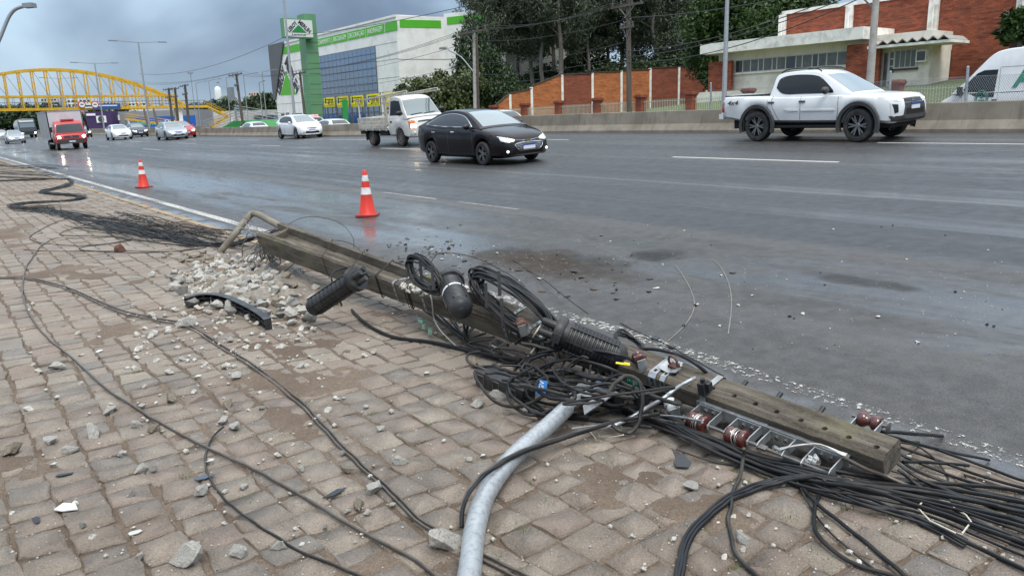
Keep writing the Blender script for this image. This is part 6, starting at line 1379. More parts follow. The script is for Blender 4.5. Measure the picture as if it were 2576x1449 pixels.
for a, b in zip(pil, pil[1:]):
    for hz in (.22, .98): MB().beam((FX, a-.2, fz(a)+hz), (FX, b+.2, fz(b)+hz), .03, .03).build('rail', m_picket, fence)
    n = 27
    for k in range(1, n):
        y = a-.21+(b-a+.42)*k/n; o = inst(pk_me, 'picket', fence, (FX, y, fz(y)+.08)); cnt += 1
MB().bb((FX-.1, pil[-1], -1), (FX+.1, pil[0], 0)).build('plinth', m_wcol, fence).location = (0, 0, fz(30)+.06)

# ---- chain-link fence on the barrier, right
m_wire = mat('galvanised_wire', (.40, .41, .42), .45, metal=.6)
cl = thing('chain_link_fence', 'galvanised chain-link fence standing behind the barrier at the right', 'fence'); CX = BX+.72
for y in (16.9, 12.8, 10.75, 8.75, 6.7, 4.6, 2.5, .4):
    z = serv_z(CX, y); MB().cyl((CX, y, z-.1), (CX, y+.06, z+1.78), .035, n=10).lathe([(.037, 0), (.037, .02), (0, .045)], (CX, y+.06, z+1.78), n=10).build('post', m_galv, cl, 40)
wire = MB(); y0, y1, zb, zt = .4, 16.9, .2, 1.55; z0 = serv_z(CX, 9); p = .055; n = int((y1-y0+zt)/p)
for k in range(-int(zt/p), int((y1-y0)/p)):
    for s_ in (1, -1):
        a = y0+k*p; 
        if s_ > 0: ya, yb, za, zb_ = a, a+(zt-zb)*.62, zb, zt
        else: ya, yb, za, zb_ = a+(zt-zb)*.62, a, zb, zt
        if min(ya, yb) < y0 or max(ya, yb) > y1: continue
        A = V((CX+.004*s_, ya, z0+za)); B_ = V((CX+.004*s_, yb, z0+zb_)); wire.tube([A, B_], .0038, 3, cap=False)
tag(wire.build('wire_mesh', m_wire, cl, fix=False), kind='stuff')
for h in (zb, zt): MB().tube([(CX, y0, z0+h), (CX, y1, z0+h)], .003, 4).build('tension_wire', m_wire, cl)

# ---- stepped brick boundary wall with white posts
wl_pts = [(1245, 0), (1282, 0), (1336, 0), (1413, 0), (1489, 0), (1562, 0), (1635, 0), (1707, 0), (1777, 0)]
def wallD(px): return 70+(px-1282)*(76-70)/(1777-1282)
WA, WB = pt(1282, 280, 70), pt(1777, 240, 76)
tops = {1245: 268, 1282: 237, 1336: 219, 1413: 188, 1489: 183, 1562: 178, 1635: 171.5, 1707: 168.5, 1777: 167}
wdir = V((WB.x-WA.x, WB.y-WA.y, 0)).normalized()
wall = thing('boundary_wall', 'stepped orange brick boundary wall with white posts behind the lawn', 'wall', M=frame((WA.x, WA.y, 0), wdir, V((0, 0, 1)).cross(wdir), V((0, 0, 1))))
WI = wall.matrix_world.inverted() if False else frame((WA.x, WA.y, 0), wdir, V((0, 0, 1)).cross(wdir), V((0, 0, 1))).inverted()
def wl_(px, py): return WI @ on_v(px, py, WA, WB)
for i in range(8):
    a, b = wl_pts[i][0], wl_pts[i+1][0]; ta = wl_(a, tops[a]); 
    if i < 3: tb = wl_(b, tops[b]+ (6 if b == 1336 else 0))
    else: tb = wl_(b, tops[a]-1.0); ta = wl_(a, tops[a]+1)
    m_ = m_brick_o if i in (0, 1, 2, 4, 5) else m_brick_d
    pr = [(ta.x, -.1, -.8), (tb.x, -.1, -.8), (tb.x, -.1, tb.z), (ta.x, -.1, ta.z)]
    MB().prism([V(p) for p in pr], (0, .2, 0)).build('brick_panel', m_, wall)
    MB().beam((ta.x, 0, ta.z+.05), (tb.x, 0, tb.z+.05), .34, .09).build('coping', m_cap, wall)
for px, _ in wl_pts[1:]:
    t = wl_(px, tops[px]); MB().bb((t.x-.11, -.16, -.8), (t.x+.11, .16, t.z-.04)).build('post', m_wcol, wall)

# ---- low white office wing and tall brick hall
AX = 42.0; HX = 44.6
def yz(px, py, X=AX): p = on_x(px, py, X); return p.y, p.z
off = thing('office_wing', 'low white office wing with brick panels and a long strip of windows', 'building')
yl, zl = yz(1808, 150); yr, zr_ = yz(2335, 205); z_base = 2.2
ztop = (yz(1786, 113)[1]+yz(2193, 71)[1])/2; zf = (yz(1786, 139)[1]+yz(2193, 101)[1])/2
MB().bb((AX, yr, z_base), (AX+5, yl, zf+.2)).build('wall', m_cream, off)
fe = yz(1786, 120)[0]; fr_ = yz(2195, 90)[0]
MB().bb((AX-1.1, fr_, zf), (AX+6, fe, ztop)).build('roof_slab', m_wcol, off)
wt, wb = (yz(1852, 154)[1]+yz(2135, 131)[1])/2, (yz(1852, 182)[1]+yz(2135, 163)[1])/2; ya, yb = yz(1852, 160)[0], yz(2136, 150)[0]
m_frame = mat('window_frame', (.55, .52, .46), .6); m_pane = mat('curtained_glass', (.10, .105, .10), .12, var=.35, vscale=3, spec=.6); m_pane2 = mat('office_glass', (.035, .042, .05), .08, spec=.7)
strip = MB().bb((AX-.06, yb, wb-.06), (AX+.02, ya, wt+.06)).build('window_strip', m_frame, off)
cuts = [0, .072, .148, .222, .272, .352, .395, .475, .565, .62, .705, .755, .825, .91, 1.0]
for i in range(len(cuts)-1):
    u, v_ = ya+(yb-ya)*cuts[i], ya+(yb-ya)*cuts[i+1]; MB().bb((AX-.075, v_+.045, wb), (AX-.06, u-.045, wt)).build('pane', m_pane2 if i in (0, 7, 10) else m_pane, strip)
MB().bb((AX-.14, yb-.1, wb-.16), (AX+.01, ya+.1, wb-.065)).build('window_sill', m_wcol, off)
bl = MB().bb((0, 0, 0), (abs(yz(1851, 200)[0]-yz(1800, 200)[0]), .25, zf-z_base-.9)); 
def brick_block(px0, px1, ztop_, name='brick_panel', X=AX, dep=.25, parent=off, m=None, zb=z_base):
    a, b = yz(px0, 190, X)[0], yz(px1, 190, X)[0]; o = MB().bb((0, -dep, 0), (a-b, .0, ztop_-zb)).build(name, m or m_brick_h, parent); o.matrix_local = frame((X-dep-.004, a, zb), (0, -1, 0), (1, 0, 0)); return o
brick_block(1793, 1850, wt+.05); brick_block(2137, 2220, wt+.32)
MB().bb((AX-.5, yr, z_base-.6), (AX+.5, yl+.6, z_base+.35)).build('plinth', mat('stained_plinth', (.45, .38, .27), .9, var=.2, vscale=2, dirt=(.2, .15, .1), dscale=2, damt=.6), off)
h1 = yz(1965, 205); MB().bb((AX-.10, h1[0]-.85, h1[1]-.75), (AX-.004, h1[0]+.05, h1[1]+.45)).bb((AX-.2, h1[0]-.95, h1[1]-.85), (AX-.004, h1[0]+.15, h1[1]-.76)).build('wall_niche', m_wcol, off)
# porch bay: door, window, air conditioner, folded-plate canopy
dy0, dz0 = yz(2222, 128); dy1, dz1 = yz(2236, 205); d_ = MB().bb((AX-.05, dy1, z_base), (AX-.004, dy0, dz0)).build('door', m_frame, off); MB().bb((AX-.06, dy1+.12, z_base+.3), (AX-.051, dy0-.12, dz0-.15)).build('door_grille', m_pane, d_)
wy0, wz0 = yz(2254, 130); wy1, wz1 = yz(2304, 167); w_ = MB().bb((AX-.07, wy1-.08, wz1-.08), (AX-.004, wy0+.08, wz0+.08)).build('window', m_frame, off)
for k in range(4): u = wy0+(wy1-wy0)*k/4; v_ = wy0+(wy1-wy0)*(k+1)/4; MB().bb((AX-.085, v_+.03, wz1), (AX-.071, u-.03, wz0)).build('pane', m_pane, w_)
MB().bb((AX-.16, wy1-.15, wz1-.18), (AX-.004, wy0+.15, wz1-.085)).build('window_sill', m_cap, off)
ay, az = yz(2317, 132); ac = MB().bb((AX-.35, ay-.45, az-.55), (AX-.004, ay+.12, az+.1)).build('air_conditioner', m_wcol, off); MB().bb((AX-.36, ay-.4, az-.48), (AX-.351, ay+.05, az+.02)).build('grille', m_pane2, ac)
for k in range(3): sy, sz = yz(2246, 132); MB().bb((AX-.03, sy-.13, sz-.42*k-.34), (AX-.004, sy+.13, sz-.42*k)).build('sign_plate', m_pane2, off)
cy0, cz0 = yz(2212, 100); cy1, cz1 = yz(2386, 103, AX-1.2); cz = (yz(2250, 103, AX-1.3)[1]+yz(2370, 104, AX-1.3)[1])/2; nf = 8; st = (cy0-cy1)/nf; can = MB()
for k in range(nf):
    u = cy0-k*st; can.prism([V((AX-1.2, u, cz)), V((AX-1.2, u-st/2, cz+.22)), V((AX-1.2, u-st, cz)), V((AX-1.2, u-st, cz-.05)), V((AX-1.2, u-st/2, cz+.16)), V((AX-1.2, u, cz-.05))], (2.4, 0, 0))
can.build('canopy', mat('fibre_cement', (.30, .28, .25), .85, var=.2, vscale=3), off); MB().bb((AX-1.15, cy1-.1, cz-.2), (AX+1.2, cy0+.1, cz-.055)).build('canopy_slab', m_wcol, off)
hall = thing('brick_hall', 'tall red brick hall with white pilasters behind the office wing', 'building')
hy0 = yz(1972, 60, HX)[0]; hz = yz(1972, 38, HX)[1]; hy1 = -14.0; hz -= 1.2; o = MB().bb((0, 0, 0), (hy0-hy1, 14, hz-1.5+1.2)).build('wall', m_brick_h, hall); o.matrix_local = frame((HX, hy0, 1.5), (0, -1, 0), (1, 0, 0))
MB().bb((HX-.12, hy1, hz+1.2), (HX+14.1, hy0+.12, hz+1.42)).build('parapet', m_wcol, hall)
for px, w_ in ((1969, .5), (2135, .45), (2345, .55), (2566, .6)):
    y = yz(px, 100, HX)[0]; MB().bb((HX-.22, y-w_/2, 1.5), (HX-.004, y+w_/2, hz+1.19)).build('pilaster', m_wcol, hall)
    MB().cyl((HX-.3, y-.05, 1.6), (HX-.3, y-.05, hz+.6), .06, n=8).build('downpipe', m_wcol, hall, 40)
py0, pz0 = yz(2340, 100, HX); py1 = yz(2397, 150, HX)[0]; dd = MB().bb((HX-.06, yz(2392, 160, HX)[0], 2.0), (HX-.004, yz(2345, 160, HX)[0], yz(2370, 128, HX)[1])).build('gate', mat('brown_gate', (.07, .045, .03), .7, var=.2, vscale=6), hall)
for k in range(9):
    a_, b_ = yz(2345, 160, HX)[0], yz(2392, 160, HX)[0]; y = a_+(b_-a_)*(k+.5)/9; MB().bb((HX-.1, y-.03, 2.0), (HX-.061, y+.03, yz(2370, 130, HX)[1])).build('gate_bar', m_cap, dd)
# low plinth ledge at the left of the office
MB().bb((40.2, yz(1800, 230, 40.2)[0]-6, 1.6), (40.5, yz(1780, 235, 40.2)[0]+1, 2.75)).build('low_wall', m_cream); o = bpy.data.objects['low_wall']; tag(o, 'stained low cream wall in front of the office wing', 'wall')

# ---- store: white cladding, green band, slanted grey end, blue glass
SX = 50.0; store = thing('store_building', 'large white store with a green band and blue glass front', 'building')
m_clad = mat('white_cladding', (.80, .79, .76), .7, var=.05, vscale=.5, dirt=(.50, .48, .45), dscale=.6, damt=.4); m_gband = mat('green_band', (.085, .42, .02), .5, var=.06, vscale=1); m_gdk = mat('grey_cladding', (.10, .105, .11), .6, var=.08, vscale=.6); m_blueg = mat('blue_curtain_glass', (.20, .28, .40), .18, metal=.4, spec=.8, var=.12, vscale=.4); m_seam = mat('cladding_joint', (.30, .30, .29), .8)  # curtain glass: sky reflection is put into its paler blue base colour
ST = 15.0; ysR, ysL = on_x(1005, 200, SX).y, on_x(690, 200, SX).y
MB().bb((SX, ysR, -.3), (SX+40, ysL, ST)).build('wall', m_clad, store); MB().bb((SX-.15, ysR-.01, ST), (SX+40, ysL+.1, ST+.3)).build('parapet', m_clad, store)
c1 = on_v(1094, 60, (SX, ysR), (SX+7, ysR-.6)); e1 = V((SX+6.8, ysR-1.5, 0)); e2 = V((SX+10.5, ysR-10.5, 0)); e3 = V((SX+40, ysR-11, 0))
def facet(a, b, z1, nm):
    MB().hexa([V((a.x, a.y, -.3)), V((b.x, b.y, -.3)), V((b.x+20, b.y+6, -.3)), V((a.x+20, a.y+6, -.3)), V((a.x, a.y, z1)), V((b.x, b.y, z1)), V((b.x+20, b.y+6, z1)), V((a.x+20, a.y+6, z1))]).build(nm, m_clad, store)
    d = (b-a).normalized(); n_ = V((d.y, -d.x, 0)); n_ = n_ if n_.x < 0 or n_.y < 0 else -n_
    A = a+d*.5+n_*.05; B_ = b-d*.5+n_*.05; MB().hexa([V((A.x, A.y, z1-1.5)), V((B_.x, B_.y, z1-1.5)), V((B_.x-n_.x*.06, B_.y-n_.y*.06, z1-1.5)), V((A.x-n_.x*.06, A.y-n_.y*.06, z1-1.5)), V((A.x, A.y, z1-.5)), V((B_.x, B_.y, z1-.5)), V((B_.x-n_.x*.06, B_.y-n_.y*.06, z1-.5)), V((A.x-n_.x*.06, A.y-n_.y*.06, z1-.5))]).build('green_band', m_gband, store)
    for z in (4.5, 7.0, 9.5): MB().beam(a+n_*.02+V((0, 0, z)), b+n_*.02+V((0, 0, z)), .05, .05).build('cladding_joint', m_seam, store)
facet(V((SX, ysR-.02, 0)), e1, ST+.15, 'corner_facet'); facet(e1, e2, ST+.55, 'corner_facet')
bands = [(692, 0), (763, None), (812, 'ACABAMENTO'), (838, 'BRICOLAGEM'), (881, 'DECORAÇÃO'), (930, 'JARDINAGEM'), (976, ''), (1003, None)]
edges_ = [700, 762, 794, 835, 876, 921, 970, 1003]; words = ['', '', 'ACABAMENTO', 'BRICOLAGEM', 'DECORAÇÃO', 'JARDINAGEM', '']
for i in range(7):
    a, b = on_x(edges_[i], 100, SX).y, on_x(edges_[i+1], 100, SX).y; bn = MB().bb((SX-.06, b+.12, ST-1.75), (SX-.004, a-.12, ST-.55)).build('green_band', m_gband, store)
    if words[i]: put_text(words[i], frame((SX-.07, (a+b)/2, ST-1.15), (0, -1, 0), (0, 0, 1)), 1.0, m_whitep, 'lettering', bn, depth=.01, sx=min(1.0, abs(a-b)*.8/(len(words[i])*.62)))
# slanted grey end panel
g0, g1 = on_x(677, 130, SX-.5).y, on_x(725, 250, SX-.5).y
MB().prism([V((SX-.3, 141.6, ST+.3)), V((SX-.3, 134.2, ST+.3)), V((SX-.3, 140.8, 5.6)), V((SX-.3, 141.6, 5.6))], (3, 0, 0)).build('grey_fin', m_gdk, store)
for z in (2.4, 4.8, 7.2, 9.6, 11.8): MB().bb((SX-.02, ysR, z-.03), (SX-.001, ysL, z+.03)).build('cladding_joint', m_seam, store)
# glass front: panes one by one in a grid
gy0, gy1 = on_x(803, 200, SX).y, on_x(950, 200, SX).y; gz1 = (on_x(803, 142, SX).z+on_x(948, 118, SX).z)/2; gz0 = 1.6
curt = MB().bb((SX-.10, gy1, gz0), (SX-.022, gy0, gz1)).build('curtain_wall', m_gdk, store); ncol, nrow = 14, 10; pm_ = {}
dy, dz_ = (gy0-gy1)/ncol, (gz1-gz0)/nrow; pane_me = MB().bb((-.02, -dy/2+.05, -dz_/2+.05), (.02, dy/2-.05, dz_/2-.05)).mesh('pane', m_blueg)
rp = random.Random(2)
for i in range(ncol):
    for j in range(nrow): inst(pane_me, 'pane', curt, (SX-.12, gy1+dy*(i+.5), gz0+dz_*(j+.5)), (0, rp.uniform(-.006, .006), rp.uniform(-.006, .006)))
# ground-floor openings
for px0, px1, z1 in ((708, 716, 3.2), (720, 728, 3.2), (735, 760, 3.0)): MB().bb((SX-.06, on_x(px1, 290, SX).y, .8), (SX-.023, on_x(px0, 290, SX).y, z1)).build('shop_opening', m_pane2, store)
# emblem on the facade: green triangle with slanted letters
def tri(parent, pts, m, nm, d): MB().prism([V(p) for p in pts], d).build(nm, m, parent)
emb = store; q = [on_x(719.7, 184, SX-.06), on_x(705.4, 240.4, SX-.06), on_x(745, 238.2, SX-.06)]; tri(store, q, m_gband, 'emblem_triangle', (.05, 0, 0))
def fit_text(txt, A, B_, nrm, m, parent, k=1.0, hk=1.0, bold=.02):
    A, B_ = V(A), V(B_); L = (B_-A).length; me = text_mesh(txt, 1.0, .01, bold); xs_ = [v.co.x for v in me.vertices]; w = max(xs_)-min(xs_); s_ = L/w
    ex_ = (B_-A).normalized(); ey_ = V(nrm).cross(ex_).normalized(); M = frame((A+B_)/2, ex_, ey_, nrm) @ Matrix.Diagonal((s_, s_*hk, 1, 1)); me.materials.append(m); me.transform(M)
    o = bpy.data.objects.new('lettering', me); COL.objects.link(o); o.parent = parent
fit_text('LEROY', on_x(699.5, 235, SX-.07), on_x(714.5, 175, SX-.07), (-1, 0, 0), m_ink, store, hk=1.25, bold=.05); fit_text('MERLIN', on_x(718.5, 152, SX-.07), on_x(749, 229, SX-.07), (-1, 0, 0), m_ink, store, hk=1.25, bold=.05)

# ---- green sign pylon with the white board
PY = 100.0
def onY(px, py, Y=PY): return on_v(px, py, (0, Y), (1, Y))
m_pgreen = mat('pylon_green', (.12, .27, .14), .5, var=.06, vscale=.6); m_pgreen2 = mat('pylon_edge_green', (.10, .30, .12), .5)
py_ = thing('sign_pylon', 'tall green pylon with a white store board in front of the glass', 'sign'); a, b = onY(772, 160), onY(808, 160); xa, xb = onY(768, 60).x+.6, onY(797, 60).x+.2; zt = onY(796, 37).z
xa, xb = 40.6, 43.0; xa = onY(769, 100).x; xb = onY(799, 100).x
MB().bb((xa, PY, .3), (xb, PY+2.2, zt)).build('shaft', m_pgreen, py_); 
for k in range(8): z = zt-3.6-k*1.35; MB().bb((xa-.02, PY-.02, z-.03), (xb+.02, PY-.001, z+.03)).build('shaft_joint', m_gdk, py_)
A, B_ = onY(711, 46, PY-1.0), onY(790, 100, PY-1.0); bx0, bx1, bz1, bz0 = A.x, B_.x, A.z, B_.z+.1
bd = MB().bb((bx0, PY-1.0, bz0), (bx1, PY-.02, bz1)).build('board', m_pgreen2, py_); m_boardw = mat('board_white', (.66, .67, .65), .4, var=.05, vscale=.5)
MB().bb((bx0+.12, PY-1.05, bz0+.15), (bx1-.1, PY-1.001, bz1-.15)).build('board_face', m_boardw, bd); cxm = (bx0+bx1)/2; wd = bx1-bx0; zz0 = bz0+.28*(bz1-bz0); zz1 = bz0+.68*(bz1-bz0)
tri(bd, [(cxm, PY-1.06, zz1), (cxm-wd*.26, PY-1.06, zz0), (cxm+wd*.26, PY-1.06, zz0)], mat('emblem_green', (.01, .22, .045), .5), 'board_triangle', (0, -.02, 0))
fit_text('LEROY', (cxm-wd*.36, PY-1.07, zz0+.1), (cxm-wd*.06, PY-1.07, zz1+.30), (0, -1, 0), m_ink, bd, hk=1.25, bold=.035); fit_text('MERLIN', (cxm+wd*.02, PY-1.07, zz1+.42), (cxm+wd*.38, PY-1.07, zz0+.1), (0, -1, 0), m_ink, bd, hk=1.25, bold=.035)
fit_text('A casa da sua casa', (cxm-wd*.25, PY-1.07, bz0+.45), (cxm+wd*.22, PY-1.07, bz0+.40), (0, -1, 0), m_ink, bd, hk=1.3, bold=0)

# ---- yellow price banners on the store fence
m_yel = mat('banner_yellow', (.80, .68, .015), .6, var=.05, vscale=1); m_yelk = mat('banner_black', (.02, .02, .015), .6); BNX = 34.0
for i, (p0, p1, t0, t1, pr_) in enumerate(((814, 843, 244, 272, '49,90'), (846, 878, 241, 272, '179,90'), (881, 916, 239, 271, '199,90'), (921, 957, 235, 270, '289,90'), (962, 1001, 231.5, 268, ''))):
    a, b = on_x(p0, (t0+t1)/2, BNX), on_x(p1, (t0+t1)/2, BNX); z1, z0 = on_x((p0+p1)/2, t0+1.5, BNX).z, on_x((p0+p1)/2, t1-1.5, BNX).z
    bn = thing('price_banner', ['yellow price banner nearest the green pylon', 'second yellow banner from the pylon, with a tool picture', 'third yellow banner from the pylon', 'fourth yellow banner from the pylon, with a blue bar', 'last yellow banner, right end of the row behind the truck rack'][i], 'banner', group='yellow price banners')
    MB().bb((BNX, b.y+.15, z0), (BNX+.02, a.y-.15, z1)).build('sheet', m_yel, bn); L = a.y-b.y-.3
    for k in range(16): y = b.y+.2+(L-.1)*k/15; MB().prism([V((BNX-.004, y, z0+.04)), V((BNX-.004, y+.06, z0+.04)), V((BNX-.004, y+.14, z0+.26)), V((BNX-.004, y+.08, z0+.26))], (.003, 0, 0)).build('stripe', m_yelk, bn)
    MB().bb((BNX-.004, b.y+.4, z1-.30), (BNX-.001, a.y-.5, z1-.20)).build('heading_bar', m_yelk, bn); MB().bb((BNX-.004, b.y+.7, z1-.58), (BNX-.001, a.y-.7, z1-.52)).build('heading_bar', m_yelk, bn)
    if pr_: put_text(pr_, frame((BNX-.006, b.y+.15+L*.38, z0+.42*(z1-z0)), (0, -1, 0), (0, 0, 1)), .85, m_yelk, 'price', bn, depth=.002, sx=.8, bold=.01)
    MB().prism([V((BNX-.004, a.y-.35-.0, z0+.45)), V((BNX-.004, a.y-.75, z0+.45)), V((BNX-.004, a.y-.65, z0+1.05)), V((BNX-.004, a.y-.45, z0+1.15))], (.003, 0, 0)).build('picture', m_yelk if i != 3 else m_plblue, bn)
    for y in (a.y-.1, b.y+.1): MB().bb((BNX+.03, y-.04, serv_z(28.4, 80)), (BNX+.11, y+.04, z1+.1)).build('frame_post', m_gdk, bn)
yard = thing('yard_fence', 'dark green mesh fence with blue barrels behind it below the banners', 'fence'); 
for y in lin(on_x(815, 290, 35).y, on_x(1003, 290, 35).y, 14): MB().bb((34.9, y-.05, .8), (35.0, y+.05, 3.4)).build('post', m_gdk, yard)
for h in (1.2, 2.2, 3.2): MB().bb((34.93, on_x(1003, 290, 35).y, h), (34.97, on_x(815, 290, 35).y, h+.05)).build('rail', m_gdk, yard)
m_barrel = mat('blue_barrel', (.015, .06, .20), .4)
for i, px in enumerate((826, 836, 846, 872, 886, 900)): p = on_x(px, 290, 37.5); o = MB().lathe([(0, 0), (.75, 0), (.8, .1), (.8, 1.5), (.7, 1.8), (.35, 1.9), (.35, 2.0), (0, 2.0)], n=16).build('water_tank', m_barrel, None, 40); o.location = (37.5+.2*(i % 2), p.y, serv_z(28.4, 90)+.12); tag(o, 'blue plastic water tank in the store yard below the banners', 'water tank', 'blue tanks in the yard')
p = on_x(868, 290, 33.4); o = MB().bb((0, -.55, 0), (.1, .55, 3.4)).build('green_totem', mat('totem_green', (.01, .33, .04), .5)); o.location = (33.4, p.y, serv_z(28.4, 80)+.1); tag(o, 'narrow bright green totem sign under the second banner', 'sign')
me = text_mesh('DA', .8, .005, .01); me.materials.append(m_whitep); t_ = bpy.data.objects.new('lettering', me); COL.objects.link(t_); t_.parent = o; t_.matrix_local = frame((-.012, .0, .75), (0, 0, 1), (0, 1, 0), (-1, 0, 0))
# ================================================================== TREES
def leaf_mat(name, a, b):
    m, t_, b_ = nodes(name); N = NT(t_); g = N.n.new('ShaderNodeNewGeometry'); r = N.mth('FRACT', N.mth('ADD', g.outputs['Random Per Island'], N.rand()))
    t_.links.new(N.mix(r, a, b), b_.inputs['Base Color']); b_.inputs['Roughness'].default_value = .5; b_.inputs['Specular IOR Level'].default_value = .35
    b_.inputs['Subsurface Weight'].default_value = 0; return m
m_leaf_e = leaf_mat('eucalyptus_leaves', (.020, .034, .016), (.085, .105, .058)); m_leaf_d = leaf_mat('dark_leaves', (.016, .032, .011), (.05, .08, .026)); m_leaf_m = leaf_mat('mango_leaves', (.014, .038, .008), (.06, .105, .022)); m_leaf_y = leaf_mat('bush_leaves', (.035, .055, .016), (.12, .14, .05))
m_bark = mat('pale_bark', (.15, .13, .115), .9, var=.35, vscale=1.5, bump=.02, bscale=12, stretch=(3, 3, .5)); m_bark_d = mat('dark_bark', (.06, .05, .04), .9, var=.3, vscale=4)
def leaves(mb, c, R_, n, ll, lw, rr, droop=.5):
    for _ in range(n):
        d = V((rr.gauss(0, 1), rr.gauss(0, 1), rr.gauss(0, 1))); d.normalize(); p = c+V((d.x*R_[0], d.y*R_[1], d.z*R_[2]))*(rr.random()**.45)
        a = V((rr.gauss(0, 1), rr.gauss(0, 1), rr.gauss(0, .6)-droop)).normalized()*ll*rr.uniform(.6, 1.3); s_ = a.cross(V((rr.gauss(0, 1), rr.gauss(0, 1), rr.gauss(0, 1)))); 
        if s_.length < 1e-4: continue
        s_ = s_.normalized()*lw*rr.uniform(.6, 1.2); k = len(mb.v); mb.v += [tuple(p-a*.5), tuple(p+s_*.5), tuple(p+a*.5), tuple(p-s_*.5)]; mb.f.append((k, k+1, k+2, k+3)); mb.m.append(0)
def euc_proto(seed, H=21, lo=.33):
    rr = random.Random(seed); tr = MB(); cr = MB(); bend = [V((rr.uniform(-.5, .5)*i*.25, rr.uniform(-.5, .5)*i*.25, H*i/6)) for i in range(7)]; tk = spline(bend, 4); tr.tube(tk, [.30*(1-.8*i/(len(tk)-1)) for i in range(len(tk))], 9)
    for k in range(17):
        f = lo+(1-lo)*(k+.5)/17; p = tk[int(f*(len(tk)-1))]; th = rr.uniform(0, 6.28); L = (1-f)*3.4+1.5; q = p+V((cos(th)*L, sin(th)*L, L*rr.uniform(.5, 1.1))); md = p.lerp(q, .5)+V((0, 0, -.2))
        tr.tube([p, md, q], [.09*(1.1-f), .06*(1.1-f)+.01, .02], 6)
        for j in range(5): leaves(cr, p.lerp(q, .35+.18*j)+V((rr.uniform(-.7, .7), rr.uniform(-.7, .7), rr.uniform(-.9, .5))), (1.0, 1.0, 1.15), 185, .44, .13, rr, 1.0)
    leaves(cr, tk[-1], (1.6, 1.6, 1.6), 400, .42, .11, rr, .9)
    return tr.mesh('trunk', m_bark, 50), cr.mesh('crown', m_leaf_e, fix=False)
def bush_proto(seed, R_, n, m, ll=.30, lw=.17, stem=True):
    rr = random.Random(seed); tr = MB(); cr = MB()
    for k in range(5):
        th = rr.uniform(0, 6.28); tr.tube([(rr.uniform(-.15, .15), rr.uniform(-.15, .15), -.3), (cos(th)*R_[0]*.25, sin(th)*R_[1]*.25, R_[2]*.7), (cos(th)*R_[0]*.5, sin(th)*R_[1]*.5, R_[2]*1.35)], [.16, .10, .03], 7)
    c0 = V((0, 0, R_[2]*1.05)); nc = 34
    for k in range(nc):
        d = V((rr.gauss(0, 1), rr.gauss(0, 1), rr.gauss(0, .9))).normalized(); f = rr.uniform(.5, .95); p = c0+V((d.x*R_[0], d.y*R_[1], d.z*R_[2]))*f; s_ = rr.uniform(.24, .40); leaves(cr, p, (R_[0]*s_, R_[1]*s_, R_[2]*s_*.85), n//nc, ll, lw, rr, .35)
    leaves(cr, c0, (R_[0]*.7, R_[1]*.7, R_[2]*.7), n//5, ll*1.2, lw*1.2, rr, .3)
    return tr.mesh('trunk', m_bark_d, 50), cr.mesh('crown', m, fix=False)
def plant(proto, p, sc, label, group, name, rz=None, cat='tree'):
    t = thing(name, label, cat, p, rz if rz is not None else rnd.uniform(0, 6.28), group); t.scale = sc if isinstance(sc, tuple) else (sc, sc, sc); inst(proto[0], 'trunk', t); inst(proto[1], 'crown', t); return t
EU = [euc_proto(s) for s in (1, 2, 3)]; BU = [bush_proto(s, (2.6, 2.6, 2.4), 5200, m_leaf_d) for s in (4, 5)]; BY = [bush_proto(s, (2.6, 2.6, 2.2), 4600, m_leaf_y, .32, .2) for s in (6, 7)]; MG = bush_proto(9, (5.0, 5.0, 5.6), 15000, m_leaf_m, .42, .17)
def where(px, D):
    k = min(range(1, 9), key=lambda j: abs(wl_pts[j][0]-px)); n_ = ['left end', 'first', 'second', 'third', 'fourth', 'fifth', 'sixth', 'seventh', 'last'][k]
    return '%s row, at the %s post' % ('back' if D > 100 else 'middle' if D > 91 else 'front', n_)
def base_at(px, D, z=None):
    p = pt(px, 270, D); return V((p.x, p.y, lawn_z(p.x, p.y)-.1 if z is None else z))
ecs = [(1413, 84, 1.15), (1340, 88, 1.0), (1367, 86, .95), (1482, 90, .9), (1395, 98, 1.1), (1305, 92, 1.05), (1240, 96, 1.0), (1265, 104, 1.15), (1440, 104, 1.1), (1530, 96, 1.0), (1590, 92, 1.05), (1645, 88, .95), (1690, 98, 1.1), (1740, 94, 1.0), (1560, 108, 1.2), (1350, 110, 1.2), (1215, 112, 1.15), (1660, 110, 1.2), (1480, 116, 1.2), (1760, 108, 1.1)]
elab = ['thickest pale eucalyptus trunk, right of a forked pair', 'left trunk of the forked eucalyptus pair', 'right trunk of the forked eucalyptus pair', 'slender straight eucalyptus between the wall posts']
for i, (px, D, s_) in enumerate(ecs): plant(EU[i % 3], base_at(px, D), s_, elab[i] if i < 4 else 'tall dark eucalyptus behind the brick wall, %s' % where(px, D), 'eucalyptus grove', 'eucalyptus_tree')
for i, (px, D, s_) in enumerate([(1300, 84, (1, 1, 1.1)), (1345, 92, 1.3), (1400, 94, 1.2), (1460, 92, 1.3), (1520, 90, 1.3), (1580, 88, 1.4), (1640, 86, 1.4), (1700, 86, 1.4), (1750, 84, 1.4), (1490, 102, 1.8), (1620, 102, 1.9), (1720, 102, 1.9), (1380, 106, 1.6)]): plant(BU[i % 2], base_at(px, D), s_, 'dark leafy undergrowth tree %s' % where(px, D), 'undergrowth behind the wall', 'undergrowth_tree')
for px, D, s_, lab in ((1205, 82, (1.1, 1.1, 2.2), 'tall dark cypress-like tree beside the twin pole'), (1245, 78, (1.0, 1.0, 1.6), 'dense dark tree right of the twin pole'), (1285, 76, (.8, .8, .75), 'low dark bush at the left end of the brick wall')): plant(BU[0], base_at(px, D), s_, lab, None, 'dense_tree')
